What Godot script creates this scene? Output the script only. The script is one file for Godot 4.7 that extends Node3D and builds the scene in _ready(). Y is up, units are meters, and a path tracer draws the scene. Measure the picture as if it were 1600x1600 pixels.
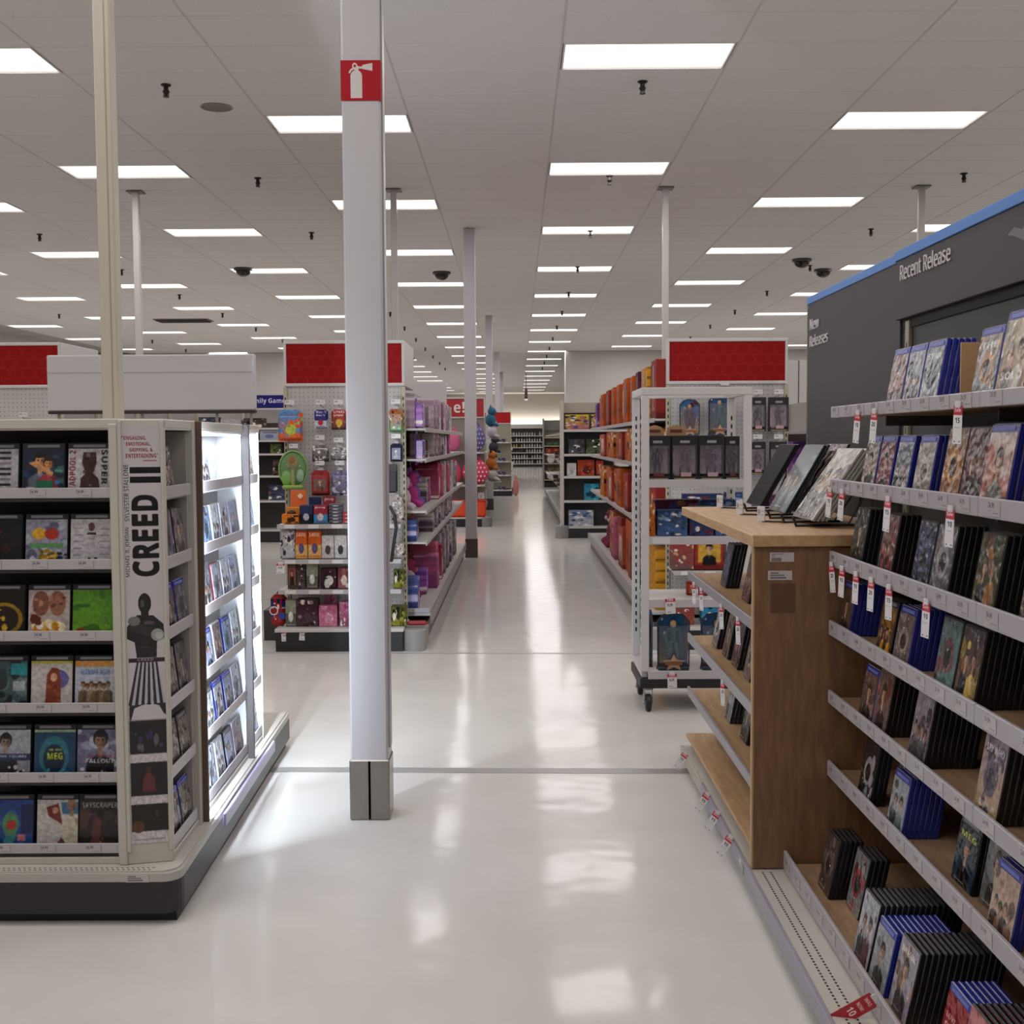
extends Node3D
# A wide discount store aisle: ceiling of lay-in tiles and light panels, media racks in front, toy gondolas behind.
# World: x right, y up, the aisle runs along -z. V(x, h, d) places a point d metres in front of the camera.

const CEIL := 4.386
const EYE := 1.57
var taken := {}
var mats := {}
var meshes := {}

class MB:
	var v := PackedVector3Array()
	var n := PackedVector3Array()
	var uv := PackedVector2Array()
	func tri(a: Vector3, b: Vector3, c: Vector3, na: Vector3, nb: Vector3, nc: Vector3, ua := Vector2(), ub := Vector2(), uc := Vector2()) -> void:
		v.append_array([a, c, b])
		n.append_array([na, nc, nb])
		uv.append_array([ua, uc, ub])
	# a planar face of 3 or more points, turned so that it looks away from point "inside"
	func face(pts: Array, inside: Vector3, uvs: Array = []) -> void:
		var nn: Vector3 = (pts[1] - pts[0]).cross(pts[2] - pts[0])
		if nn.length() < 1e-12:
			return
		nn = nn.normalized()
		var flip: bool = nn.dot(pts[0] - inside) < 0
		if flip:
			nn = -nn
		for k in range(1, pts.size() - 1):
			var u0 = uvs[0] if uvs else Vector2(); var u1 = uvs[k] if uvs else Vector2(); var u2 = uvs[k + 1] if uvs else Vector2()
			if flip:
				tri(pts[0], pts[k + 1], pts[k], nn, nn, nn, u0, u2, u1)
			else:
				tri(pts[0], pts[k], pts[k + 1], nn, nn, nn, u0, u1, u2)
	func box(c: Vector3, s: Vector3, bev := 0.0, r := Rect2(), b := Basis(), side := Rect2()) -> MB:
		var h := s * 0.5
		bev = minf(bev, minf(h.x, minf(h.y, h.z)) * 0.9)
		var has_uv := r.size.x > 0
		if side.size.x <= 0:
			side = Rect2(r.position + r.size * Vector2(0.02, 0.03), r.size * Vector2(0.05, 0.94))
		var map := func(p: Vector3, ax: int, sg: float) -> Vector2:
			if not has_uv:
				return Vector2(p.x + p.z, p.y)
			var fx := (p.x + h.x) / s.x; var fy := 1.0 - (p.y + h.y) / s.y; var fz := (p.z + h.z) / s.z
			if ax == 2 and sg > 0:
				return r.position + r.size * Vector2(fx, fy)
			if ax == 2:
				return side.position + side.size * Vector2(fx, fy)
			if ax == 0:
				return side.position + side.size * Vector2(fz, fy)
			return r.position + r.size * Vector2(0.02 + 0.96 * fx, 0.015 + 0.03 * fz)
		var corner := func(sx: float, sy: float, sz: float, ax: int) -> Vector3:
			var p := Vector3(sx * (h.x - bev), sy * (h.y - bev), sz * (h.z - bev))
			p[ax] = [sx, sy, sz][ax] * h[ax]
			return p
		for ax in 3:
			for sg in [-1.0, 1.0]:
				var pts := []; var us := []
				for q in [[-1.0, -1.0], [1.0, -1.0], [1.0, 1.0], [-1.0, 1.0]]:
					var sv := [0.0, 0.0, 0.0]
					sv[ax] = sg; sv[(ax + 1) % 3] = q[0]; sv[(ax + 2) % 3] = q[1]
					var p: Vector3 = corner.call(sv[0], sv[1], sv[2], ax)
					pts.append(c + b * p); us.append(map.call(p, ax, sg))
				face(pts, c, us)
		if bev > 0:
			for ax in 3:
				var j := (ax + 1) % 3; var k := (ax + 2) % 3
				for sj in [-1.0, 1.0]:
					for sk in [-1.0, 1.0]:
						var pts := []; var us := []
						for w in [[-1.0, j], [1.0, j], [1.0, k], [-1.0, k]]:
							var sv := [0.0, 0.0, 0.0]
							sv[ax] = w[0]; sv[j] = sj; sv[k] = sk
							var p: Vector3 = corner.call(sv[0], sv[1], sv[2], w[1])
							pts.append(c + b * p); us.append(map.call(p, j if j != 1 else k, -1.0))
						face(pts, c, us)
			for sx in [-1.0, 1.0]:
				for sy in [-1.0, 1.0]:
					for sz in [-1.0, 1.0]:
						var pts := []; var us := []
						for ax in 3:
							var p: Vector3 = corner.call(sx, sy, sz, ax)
							pts.append(c + b * p); us.append(map.call(p, 0, -1.0))
						face(pts, c, us)
		return self
	# profile of Vector2(radius, height) turned about the y axis of basis b at c
	func lathe(prof: Array, seg := 16, c := Vector3(), b := Basis()) -> MB:
		for k in prof.size() - 1:
			var p: Vector2 = prof[k]; var q: Vector2 = prof[k + 1]
			var t := (q - p)
			if t.length() < 1e-6:
				continue
			var nr := Vector2(t.y, -t.x).normalized()
			for s in seg:
				var a0 := TAU * s / seg; var a1 := TAU * (s + 1) / seg
				var e0 := Vector3(cos(a0), 0, sin(a0)); var e1 := Vector3(cos(a1), 0, sin(a1))
				var n0 := b * (e0 * nr.x + Vector3.UP * nr.y); var n1 := b * (e1 * nr.x + Vector3.UP * nr.y)
				var A := c + b * (e0 * p.x + Vector3.UP * p.y); var B := c + b * (e1 * p.x + Vector3.UP * p.y)
				var C := c + b * (e1 * q.x + Vector3.UP * q.y); var D := c + b * (e0 * q.x + Vector3.UP * q.y)
				if p.x > 1e-6:
					tri(A, C, B, n0, n1, n1)
				if q.x > 1e-6:
					tri(A, D, C, n0, n0, n1)
		return self
	func ball(c: Vector3, r: Vector3, seg := 14, b := Basis()) -> MB:
		var rings: int = maxi(5, seg / 2)
		for i in rings:
			for s in seg:
				var P := []
				for w in [[i, s], [i, s + 1], [i + 1, s + 1], [i + 1, s]]:
					var th: float = PI * w[0] / rings; var ph: float = TAU * w[1] / seg
					P.append(Vector3(sin(th) * cos(ph), cos(th), sin(th) * sin(ph)))
				var N := []; var Q := []
				for e in P:
					N.append((b * (e / r)).normalized()); Q.append(c + b * (e * r))
				tri(Q[0], Q[1], Q[2], N[0], N[1], N[2])
				tri(Q[0], Q[2], Q[3], N[0], N[2], N[3])
		return self
	# tapered limb from a to b2
	func limb(a: Vector3, b2: Vector3, ra: float, rb: float, seg := 10) -> MB:
		var y := (b2 - a)
		var L := y.length()
		y = y / L
		var x := y.cross(Vector3(0.31, 0.2, 0.93)).normalized()
		var bs := Basis(x, y, x.cross(y))
		lathe([Vector2(0, -ra), Vector2(ra * 0.7, -ra * 0.7), Vector2(ra, 0), Vector2(rb, L), Vector2(rb * 0.7, L + rb * 0.7), Vector2(0, L + rb)], seg, a, bs)
		return self
	func tube(pts: Array, r: float, seg := 8) -> MB:
		for k in pts.size() - 1:
			limb(pts[k], pts[k + 1], r, r, seg)
		return self
	# outline in x-y pushed from z0 to z1; uvr maps the outline's box
	func prism(poly: PackedVector2Array, z0: float, z1: float, uvr := Rect2(), c := Vector3(), b := Basis()) -> MB:
		var lo := poly[0]; var hi := poly[0]
		for p in poly:
			lo = lo.min(p); hi = hi.max(p)
		var idx := Geometry2D.triangulate_polygon(poly)
		var m := func(p: Vector2) -> Vector2: return uvr.position + uvr.size * Vector2((p.x - lo.x) / (hi.x - lo.x), 1.0 - (p.y - lo.y) / (hi.y - lo.y))
		var nf := b * Vector3(0, 0, 1)
		for t in range(0, idx.size(), 3):
			var a := poly[idx[t]]; var q := poly[idx[t + 1]]; var w := poly[idx[t + 2]]
			if (q - a).cross(w - a) < 0:
				var tmp := q; q = w; w = tmp
			tri(c + b * Vector3(a.x, a.y, z1), c + b * Vector3(q.x, q.y, z1), c + b * Vector3(w.x, w.y, z1), nf, nf, nf, m.call(a), m.call(q), m.call(w))
			tri(c + b * Vector3(a.x, a.y, z0), c + b * Vector3(w.x, w.y, z0), c + b * Vector3(q.x, q.y, z0), -nf, -nf, -nf, m.call(a), m.call(w), m.call(q))
		var ccw := not Geometry2D.is_polygon_clockwise(poly)
		for k in poly.size():
			var a := poly[k]; var q := poly[(k + 1) % poly.size()]
			var t := (q - a).normalized()
			var nn := b * (Vector3(t.y, -t.x, 0) * (1.0 if ccw else -1.0))
			var A := c + b * Vector3(a.x, a.y, z0); var B := c + b * Vector3(q.x, q.y, z0); var C := c + b * Vector3(q.x, q.y, z1); var D := c + b * Vector3(a.x, a.y, z1)
			var ua: Vector2 = m.call(a); var ub: Vector2 = m.call(q)
			if ccw:
				tri(A, B, C, nn, nn, nn, ua, ub, ub); tri(A, C, D, nn, nn, nn, ua, ub, ua)
			else:
				tri(A, C, B, nn, nn, nn, ua, ub, ub); tri(A, D, C, nn, nn, nn, ua, ua, ub)
		return self
	func mesh() -> ArrayMesh:
		var a := []
		a.resize(Mesh.ARRAY_MAX)
		a[Mesh.ARRAY_VERTEX] = v; a[Mesh.ARRAY_NORMAL] = n; a[Mesh.ARRAY_TEX_UV] = uv
		var m := ArrayMesh.new()
		m.add_surface_from_arrays(Mesh.PRIMITIVE_TRIANGLES, a)
		return m

func V(x: float, h: float, d: float) -> Vector3:
	return Vector3(x, h, -d)

func numbered(key: String, name_: String) -> String:
	var k := key + "/" + name_
	taken[k] = taken.get(k, -1) + 1
	return name_ if taken[k] == 0 else "%s_%03d" % [name_, taken[k]]

func tag(o: Node, label: String, category: String, group := "", kind := "") -> void:
	if label: o.set_meta("label", label)
	if category: o.set_meta("category", category)
	if group: o.set_meta("group", group)
	if kind: o.set_meta("kind", kind)

func thing(called: String, label: String, category: String, at: Vector3, turn := 0.0, group := "") -> Node3D:
	var o := Node3D.new()
	o.name = numbered("", called)
	add_child(o)
	o.position = at
	o.rotation.y = turn
	tag(o, label, category, group)
	return o

func part(parent: Node, called: String, m: Mesh, mat: Material, at := Vector3(), rot := Vector3()) -> MeshInstance3D:
	var o := MeshInstance3D.new()
	o.name = numbered("" if parent == self else str(parent.get_instance_id()), called)
	o.mesh = m
	o.material_override = mat
	parent.add_child(o)
	o.position = at
	o.rotation = rot
	return o

func solo(called: String, label: String, category: String, m: Mesh, mat: Material, at: Vector3, turn := 0.0, group := "") -> MeshInstance3D:
	var o := part(self, called, m, mat, at, Vector3(0, turn, 0))
	tag(o, label, category, group)
	return o

func struct(called: String, m: Mesh, mat: Material, at := Vector3()) -> MeshInstance3D:
	var o := part(self, called, m, mat, at)
	o.set_meta("kind", "structure")
	return o

func again(src: Node3D, called: String, at: Vector3, turn: float, label: String, group := "") -> Node3D:
	var o: Node3D = src.duplicate()
	o.name = numbered("", called)
	add_child(o)
	o.position = at
	o.rotation.y = turn
	o.set_meta("label", label)
	if group: o.set_meta("group", group)
	return o

func M(hex: String, rough := 0.55, metal := 0.0) -> StandardMaterial3D:
	var k := "%s|%s|%s" % [hex, rough, metal]
	if not mats.has(k):
		var m := StandardMaterial3D.new()
		m.albedo_color = Color(hex)
		m.roughness = rough
		m.metallic = metal
		mats[k] = m
	return mats[k]

func glow(hex: String, e: float) -> StandardMaterial3D:
	var m := StandardMaterial3D.new()
	m.albedo_color = Color("f4f4f4")
	m.emission_enabled = true
	m.emission = Color(hex)
	m.emission_energy_multiplier = e
	m.roughness = 0.4
	return m

func clear(hex: String, a: float) -> StandardMaterial3D:
	var k := "clear|%s|%s" % [hex, a]
	if not mats.has(k):
		var m := StandardMaterial3D.new()
		m.transparency = BaseMaterial3D.TRANSPARENCY_ALPHA
		m.albedo_color = Color(Color(hex), a)
		m.roughness = 0.08
		mats[k] = m
	return mats[k]

func bx(s: Vector3, bev := 0.0, c := Vector3()) -> ArrayMesh:
	var k := "bx%v%.4f%v" % [s, bev, c]
	if not meshes.has(k):
		meshes[k] = MB.new().box(c, s, bev).mesh()
	return meshes[k]

func noise_tex(freq: float, size: int, normal: bool, strength := 4.0, oct := 3, seed_ := 1, ramp: Gradient = null) -> NoiseTexture2D:
	var f := FastNoiseLite.new()
	f.noise_type = FastNoiseLite.TYPE_SIMPLEX_SMOOTH
	f.frequency = freq
	f.fractal_octaves = oct
	f.seed = seed_
	var t := NoiseTexture2D.new()
	t.width = size; t.height = size
	t.seamless = true
	t.noise = f
	t.as_normal_map = normal
	t.bump_strength = strength
	if ramp: t.color_ramp = ramp
	return t

func ramp(a: String, b: String, lo := 0.2, hi := 0.8) -> Gradient:
	var g := Gradient.new()
	g.offsets = PackedFloat32Array([lo, hi])
	g.colors = PackedColorArray([Color(a), Color(b)])
	return g

func nth(k: int) -> String:
	return ["first", "second", "third", "fourth", "fifth", "sixth", "seventh", "eighth", "ninth", "tenth", "eleventh", "twelfth", "thirteenth", "fourteenth", "fifteenth", "sixteenth", "seventeenth", "eighteenth", "nineteenth", "twentieth"][k]

# ---------------------------------------------------------------- flat print: one sheet of computed covers, labels and posters
var sheet: Image
var cells := {}
var cur := Vector2i(2, 2)
var row_h := 0
var ox := 0
var oy := 0
var ow := 0
var oh := 0
var rng := RandomNumberGenerator.new()
var ts
var font_rid := {}
var grain_noise := FastNoiseLite.new()

func sheet_begin() -> void:
	sheet = Image.create(2048, 2048, false, Image.FORMAT_RGB8)
	sheet.fill(Color(0.5, 0.5, 0.5))
	ts = TextServerManager.get_primary_interface()
	for w in [400, 700]:
		font_rid[w] = sys_font(w).get_rids()[0]

func sys_font(w: int) -> SystemFont:
	if not mats.has("font%d" % w):
		var f := SystemFont.new()
		f.font_names = PackedStringArray(["Droid Sans"])
		f.font_weight = w
		mats["font%d" % w] = f
	return mats["font%d" % w]

func cell(name_: String, w: int, h: int, c := "808080") -> void:
	ow = w; oh = h
	if name_.begins_with("poster"):          # the two tall ones stand in columns of their own
		ox = 1912 if name_ == "poster" else 1776; oy = 2
		cells[name_] = Rect2((ox + 0.5) / 2048.0, (oy + 0.5) / 2048.0, (w - 1) / 2048.0, (h - 1) / 2048.0)
		sheet.fill_rect(Rect2i(ox, oy, w, h), Color(c))
		return
	if cur.x + w + 2 > 1772:
		cur = Vector2i(2, cur.y + row_h + 2); row_h = 0
	ox = cur.x; oy = cur.y
	if oy + h > 2048:
		print("SHEET FULL at ", name_)
		oy = 2048 - h
	cur.x += w + 2
	row_h = maxi(row_h, h)
	cells[name_] = Rect2((ox + 0.5) / 2048.0, (oy + 0.5) / 2048.0, (w - 1) / 2048.0, (h - 1) / 2048.0)
	sheet.fill_rect(Rect2i(ox, oy, w, h), Color(c))

func fr(x0: float, y0: float, x1: float, y1: float, c: Color) -> void:
	var a := maxi(ox, int(round(x0))); var b := mini(ox + ow, int(round(x1)))
	var p := maxi(oy, int(round(y0))); var q := mini(oy + oh, int(round(y1)))
	if b > a and q > p:
		sheet.fill_rect(Rect2i(a, p, b - a, q - p), c)

func r(x: float, y: float, w: float, h: float, c: String) -> void:
	fr(ox + x * ow, oy + y * oh, ox + (x + w) * ow, oy + (y + h) * oh, Color(c))

func gr(c1: String, c2: String, y0 := 0.0, y1 := 1.0) -> void:
	for k in range(int(y0 * oh), int(y1 * oh)):
		fr(ox, oy + k, ox + ow, oy + k + 1, Color(c1).lerp(Color(c2), (k / float(oh) - y0) / (y1 - y0)))

func e(cx: float, cy: float, rx: float, ry: float, c: String) -> void:
	var R := ry * oh
	for k in range(int(-R), int(R) + 1):
		var w := rx * ow * sqrt(maxf(0.0, 1.0 - k * k / maxf(R * R, 0.01)))
		fr(ox + cx * ow - w, oy + cy * oh + k, ox + cx * ow + w, oy + cy * oh + k + 1, Color(c))

func pg(pts: Array, c: String) -> void:
	var lo := 9.0; var hi := -9.0
	for k in range(1, pts.size(), 2):
		lo = minf(lo, pts[k]); hi = maxf(hi, pts[k])
	for y in range(int(lo * oh), int(hi * oh) + 1):
		var xs := []
		var n := pts.size() / 2
		for k in n:
			var ax: float = pts[2 * k]; var ay: float = pts[2 * k + 1] * oh
			var bx_: float = pts[(2 * k + 2) % (2 * n)]; var by: float = pts[(2 * k + 3) % (2 * n)] * oh
			if (ay <= y + 0.5) != (by <= y + 0.5):
				xs.append(ax + (bx_ - ax) * (y + 0.5 - ay) / (by - ay))
		xs.sort()
		for k in range(0, xs.size() - 1, 2):
			fr(ox + xs[k] * ow, oy + y, ox + xs[k + 1] * ow, oy + y + 1, Color(c))

func sp(n: int, cols: Array, s0: float, s1: float, x0 := 0.0, y0 := 0.0, x1 := 1.0, y1 := 1.0) -> void:
	for k in n:
		var s := rng.randf_range(s0, s1)
		e(rng.randf_range(x0, x1), rng.randf_range(y0, y1), s, s * ow / oh * rng.randf_range(0.5, 1.6), cols[rng.randi() % cols.size()])

# text fitted into a box; rot 0 level, 1 reading upwards, -1 reading downwards
func t(s: String, x: float, y: float, w: float, h: float, c: String, rot := 0, weight := 700) -> void:
	var rid = font_rid[weight]
	var sz := Vector2i(64, 0)
	var gl := []
	var pen := 0.0; var top := 999.0; var bot := -999.0
	for ch in s:
		var gi = ts.font_get_glyph_index(rid, 64, ch.unicode_at(0), 0)
		ts.font_render_glyph(rid, sz, gi)
		var uvr: Rect2 = ts.font_get_glyph_uv_rect(rid, sz, gi)
		var off: Vector2 = ts.font_get_glyph_offset(rid, sz, gi)
		var adv: Vector2 = ts.font_get_glyph_advance(rid, 64, gi)
		if ch != " ":
			gl.append([uvr, Vector2(pen, 0) + off, ts.font_get_glyph_texture_idx(rid, sz, gi)])
			top = minf(top, off.y); bot = maxf(bot, off.y + uvr.size.y)
		pen += adv.x
	if gl.is_empty():
		return
	var mask := Image.create(int(pen) + 4, int(bot - top) + 4, false, Image.FORMAT_RGBA8)
	for g in gl:
		var im: Image = ts.font_get_texture_image(rid, sz, g[2])
		if im.get_format() != Image.FORMAT_RGBA8:
			im = im.duplicate(); im.convert(Image.FORMAT_RGBA8)
		mask.blend_rect(im, Rect2i(g[0]), Vector2i(int(g[1].x) + 1, int(g[1].y - top)))
	var X := int(x * ow); var Y := int(y * oh); var W := maxi(1, int(w * ow)); var H := maxi(1, int(h * oh))
	mask.resize(W if rot == 0 else H, H if rot == 0 else W, Image.INTERPOLATE_BILINEAR)
	var col := Color(c)
	for j in H:
		for i in W:
			var a := 0.0
			if rot == 0: a = mask.get_pixel(i, j).a
			elif rot == 1: a = mask.get_pixel(H - 1 - j, i).a
			else: a = mask.get_pixel(j, W - 1 - i).a
			var px := ox + X + i; var py := oy + Y + j
			if a > 0.02 and px >= ox and py >= oy and px < ox + ow and py < oy + oh:
				sheet.set_pixel(px, py, sheet.get_pixel(px, py).lerp(col, a))

# a plain printed figure, head to waist
func fig(x: float, y: float, s: float, skin: String, hair: String, top: String) -> void:
	var k := float(ow) / oh
	pg([x - s * 0.6, y + s * k * 2.6, x - s * 0.55, y + s * k * 1.0, x - s * 0.15, y + s * k * 0.72, x + s * 0.15, y + s * k * 0.72, x + s * 0.55, y + s * k * 1.0, x + s * 0.6, y + s * k * 2.6], top)
	r(x - s * 0.1, y + s * k * 0.3, s * 0.2, s * k * 0.5, skin)
	e(x, y - s * k * 0.08, s * 0.3, s * k * 0.42, hair)
	e(x, y + s * k * 0.05, s * 0.23, s * k * 0.33, skin)
	var dim := Color(skin).darkened(0.25).to_html(false)
	e(x + s * 0.13, y + s * k * 0.08, s * 0.09, s * k * 0.26, dim)
	for q in [-0.09, 0.09]:
		r(x + s * q - s * 0.05, y - s * k * 0.03, s * 0.1, s * k * 0.03, hair)
		e(x + s * q, y + s * k * 0.03, s * 0.028, s * k * 0.025, "201a18")
	r(x - s * 0.015, y + s * k * 0.04, s * 0.04, s * k * 0.12, dim)
	r(x - s * 0.07, y + s * k * 0.21, s * 0.14, s * k * 0.03, "6a3a34")
	e(x, y - s * k * 0.27, s * 0.24, s * k * 0.13, hair)
	pg([x - s * 0.12, y + s * k * 0.74, x, y + s * k * 1.05, x + s * 0.12, y + s * k * 0.74], Color(top).lightened(0.25).to_html(false))
	pg([x + s * 0.2, y + s * k * 0.8, x + s * 0.55, y + s * k * 1.0, x + s * 0.6, y + s * k * 2.6, x + s * 0.3, y + s * k * 2.6], Color(top).darkened(0.25).to_html(false))

# paint-like unevenness laid over a finished cell, edges softened
func grain(name_: String, amount: float) -> void:
	var c: Rect2 = cells[name_]
	var x0 := int(c.position.x * 2048); var y0 := int(c.position.y * 2048); var w := int(c.size.x * 2048); var h := int(c.size.y * 2048)
	var src: Image = sheet.get_region(Rect2i(x0, y0, w + 1, h + 1))
	for j in h:
		for i in w:
			var a := src.get_pixel(i, j)
			var b := src.get_pixel(clampi(i + rng.randi_range(-2, 2), 0, w), clampi(j + rng.randi_range(-2, 2), 0, h))
			var n := grain_noise.get_noise_2d(x0 + i, y0 + j) * amount
			var q := a.lerp(b, 0.5)
			sheet.set_pixel(x0 + i, y0 + j, Color(q.r * (1.0 + n), q.g * (1.0 + n), q.b * (1.0 + n)))

func cases_cover(name_: String, a: String, b: String, c: String, title := "", tcol := "e8e8e8", style := 0) -> void:
	cell(name_, 104, 140, a)
	gr(a, b)
	sp(14, [a, b, c, Color(c).darkened(0.35).to_html(false)], 0.03, 0.16)
	var dk := Color(a).darkened(0.55).to_html(false)
	match style % 4:
		0:
			fig(0.5, 0.38, 0.5, "b08a70", "241c18", dk)
		1:
			fig(0.33, 0.42, 0.36, "b99078", "3a2a20", dk); fig(0.68, 0.4, 0.36, "a07860", "1c1614", c)
		2:
			e(0.5, 0.5, 0.3, 0.24, c); e(0.5, 0.52, 0.18, 0.15, dk); sp(8, [c, "d8cdb8"], 0.01, 0.03)
		3:
			for k in 4: fig(0.2 + 0.2 * k, 0.5 + 0.05 * (k % 2), 0.26, ["b99078", "8a6450"][k % 2], "201a18", [dk, c][k % 2])
	sp(10, ["d8d4cc", b, c], 0.006, 0.02)
	if title:
		t(title, 0.1, 0.68 if style % 2 else 0.1, 0.8, 0.12, tcol)
	r(0.1, 0.93, 0.5, 0.015, "a8a29c")

func box_print(name_: String, w: int, h: int, a: String, b: String, c: String, title := "", tcol := "f4f0e8", style := 0) -> void:
	cell(name_, w, h, a)
	match style:
		0:
			gr(a, b); sp(8, [b, c, a], 0.05, 0.2); e(0.55, 0.6, 0.25, 0.25, c); sp(6, ["e8e2d8", b], 0.02, 0.05)
		1: # window box with something standing inside
			r(0.12, 0.18, 0.76, 0.6, b); fig(0.5, 0.36, 0.4, "c79a80", c, Color(c).darkened(0.3).to_html(false)); r(0.0, 0.86, 1.0, 0.14, Color(a).darkened(0.25).to_html(false))
		2: # split panels
			r(0, 0.5, 1, 0.5, b); e(0.5, 0.62, 0.22, 0.2, c); r(0.1, 0.9, 0.8, 0.04, a)
		3: # busy scene
			gr(a, b); sp(30, [a, b, c, "d8d0c4", Color(c).darkened(0.5).to_html(false)], 0.03, 0.13)
		5: # plain inside panel
			r(0.06, 0.2, 0.88, 0.66, b); sp(5, [b, Color(b).darkened(0.15).to_html(false)], 0.1, 0.2, 0.2, 0.3, 0.8, 0.75)
		4: # dotted
			for j in 12:
				for i in 7: e((i + 0.5 + 0.5 * (j % 2)) / 7.0, (j + 0.5) / 12.0, 0.022, 0.022 * w / h, b)
	if title:
		t(title, 0.12, 0.06, 0.76, 0.15, tcol)

func paint_sheet() -> void:
	rng.seed = 77
	sheet_begin()
	# tall poster of the chamfered panel
	cell("poster", 132, 1000, "b9b3b4")
	for k in 4:
		t([ "\"ENGAGING,", "EMOTIONAL,", "GRIPPING, &", "ENTERTAINING\""][k], [0.0, 0.12, 0.2, 0.1][k], 0.03 + 0.018 * k, [0.66, 0.66, 0.62, 0.86][k], 0.014, "7a2530")
	r(0.55, 0.103, 0.35, 0.003, "80404a")
	r(0.2, 0.124, 0.8, 0.019, "0c0b0d"); r(0.2, 0.153, 0.8, 0.019, "0c0b0d")
	for k in 5: t("CREED", 0.2 + 0.012 * k, 0.2 + 0.0012 * (k % 3), 0.75, 0.262, "0c0b0d", 1)
	t("MICHAEL B. JORDAN", 0.04, 0.305, 0.14, 0.155, "1c1a1c", 1, 400)
	t("SYLVESTER STALLONE", 0.04, 0.114, 0.14, 0.175, "1c1a1c", 1, 400)
	oy -= 180; oh = 1200
	# a boxer: head, crossed arms, light gloves, striped shorts, legs
	e(0.5, 0.6, 0.17, 0.026, "1d1a1b"); e(0.44, 0.602, 0.05, 0.012, "4a4444"); r(0.4, 0.61, 0.2, 0.03, "1a1718")
	pg([0.03, 0.66, 0.3, 0.63, 0.72, 0.632, 0.98, 0.655, 1.0, 0.69, 0.8, 0.7, 0.78, 0.745, 0.27, 0.745, 0.22, 0.7, 0.02, 0.69], "1b1819")
	pg([0.05, 0.665, 0.2, 0.645, 0.85, 0.672, 0.95, 0.695, 0.7, 0.692], "2e2a2b"); e(0.22, 0.645, 0.16, 0.012, "6a6a66"); e(0.82, 0.682, 0.17, 0.016, "8f908a"); e(0.86, 0.684, 0.1, 0.009, "a9aaa4"); e(0.6, 0.65, 0.14, 0.005, "5a4448"); r(0.4, 0.7, 0.18, 0.002, "3a3536"); r(0.42, 0.712, 0.16, 0.002, "3a3536"); r(0.49, 0.69, 0.02, 0.045, "0f0d0e")
	pg([0.25, 0.74, 0.8, 0.74, 1.0, 0.862, 0.82, 0.868, 0.55, 0.852, 0.2, 0.868, 0.02, 0.86], "a9a5ab")
	for k in 6:
		var xt := 0.27 + 0.095 * k; var xb := 0.02 + 0.165 * k
		pg([xt, 0.748, xt + 0.045, 0.748, xb + 0.085, 0.862, xb, 0.862], ["241c26", "2c1a22", "1f1c2c"][k % 3])
	r(0.05, 0.741, 0.95, 0.011, "2c1c22"); t("CREED", 0.28, 0.7415, 0.44, 0.009, "8d8086")
	pg([0.04, 0.862, 0.98, 0.858, 1.0, 0.87, 0.55, 0.856, 0.05, 0.874], "241f2c")
	pg([0.04, 0.868, 0.18, 0.866, 0.08, 0.9, 0.04, 0.9], "1a1718"); pg([0.82, 0.864, 0.98, 0.862, 1.0, 0.89, 0.93, 0.885], "1a1718")
	cells["poster"].size.y *= 0.9
	cell("poster_foot", 132, 300, "b9b3b4")
	r(0.03, 0.0, 0.97, 0.27, "141113"); sp(12, ["3a3440", "5a5058", "2a2850"], 0.02, 0.07, 0.05, 0.08, 0.95, 0.22)
	r(0.03, 0.34, 0.97, 0.27, "120e0f"); e(0.5, 0.4, 0.08, 0.03, "4a2224"); pg([0.33, 0.58, 0.36, 0.46, 0.5, 0.42, 0.66, 0.46, 0.7, 0.58], "5a262a")
	r(0.03, 0.68, 0.97, 0.22, "120f0e"); e(0.2, 0.86, 0.16, 0.05, "50301c"); e(0.7, 0.76, 0.05, 0.03, "33282a")
	r(0.05, 0.96, 0.85, 0.012, "8d8890")
	# the front rack
	cell("f_stripes", 104, 140, "aaa6aa")
	for k in 9: r(0.0, 0.06 + 0.11 * k, 0.82, 0.05, "17151a" if k not in [2, 5] else "77727a")
	e(0.05, 0.75, 0.22, 0.2, "141214")
	cell("f_couple", 104, 140, "1c2436"); sp(16, ["24365a", "1a2a44", "2c4a5a", "385a52"], 0.04, 0.14)
	fig(0.42, 0.24, 0.5, "c98f5e", "17120f", "5a6070"); fig(0.62, 0.3, 0.42, "c98a52", "2a1a12", "a03038"); pg([0.15, 0.3, 0.3, 0.26, 0.75, 0.5, 0.7, 0.58, 0.25, 0.36], "c98f5e"); r(0.33, 0.66, 0.4, 0.34, "1f6a48"); sp(5, ["3a6aa8", "4f9080"], 0.03, 0.08, 0.75, 0.4, 0.95, 0.9); r(0.1, 0.8, 0.2, 0.1, "a8a6b0")
	cell("f_vertical", 104, 140, "b9b4b6"); t("DEADPOOL 2", 0.03, 0.03, 0.17, 0.95, "7a2430", 1); t("SUPER", 0.78, 0.02, 0.17, 0.75, "15100f", -1); pg([0.28, 0.98, 0.3, 0.62, 0.42, 0.52, 0.33, 0.3, 0.36, 0.08, 0.66, 0.08, 0.68, 0.3, 0.6, 0.52, 0.72, 0.62, 0.8, 0.98], "3c2420"); sp(12, ["5a3a34", "2a1612", "70605c"], 0.02, 0.07, 0.34, 0.1, 0.65, 0.9)
	cell("f_black_red", 104, 140, "141214"); pg([0.1, 0.7, 0.5, 0.2, 0.55, 0.24, 0.16, 0.76], "4a1a1c"); sp(10, ["1c1a1e", "241c1e", "301818"], 0.04, 0.12); sp(4, ["5a2a28"], 0.01, 0.03)
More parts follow.
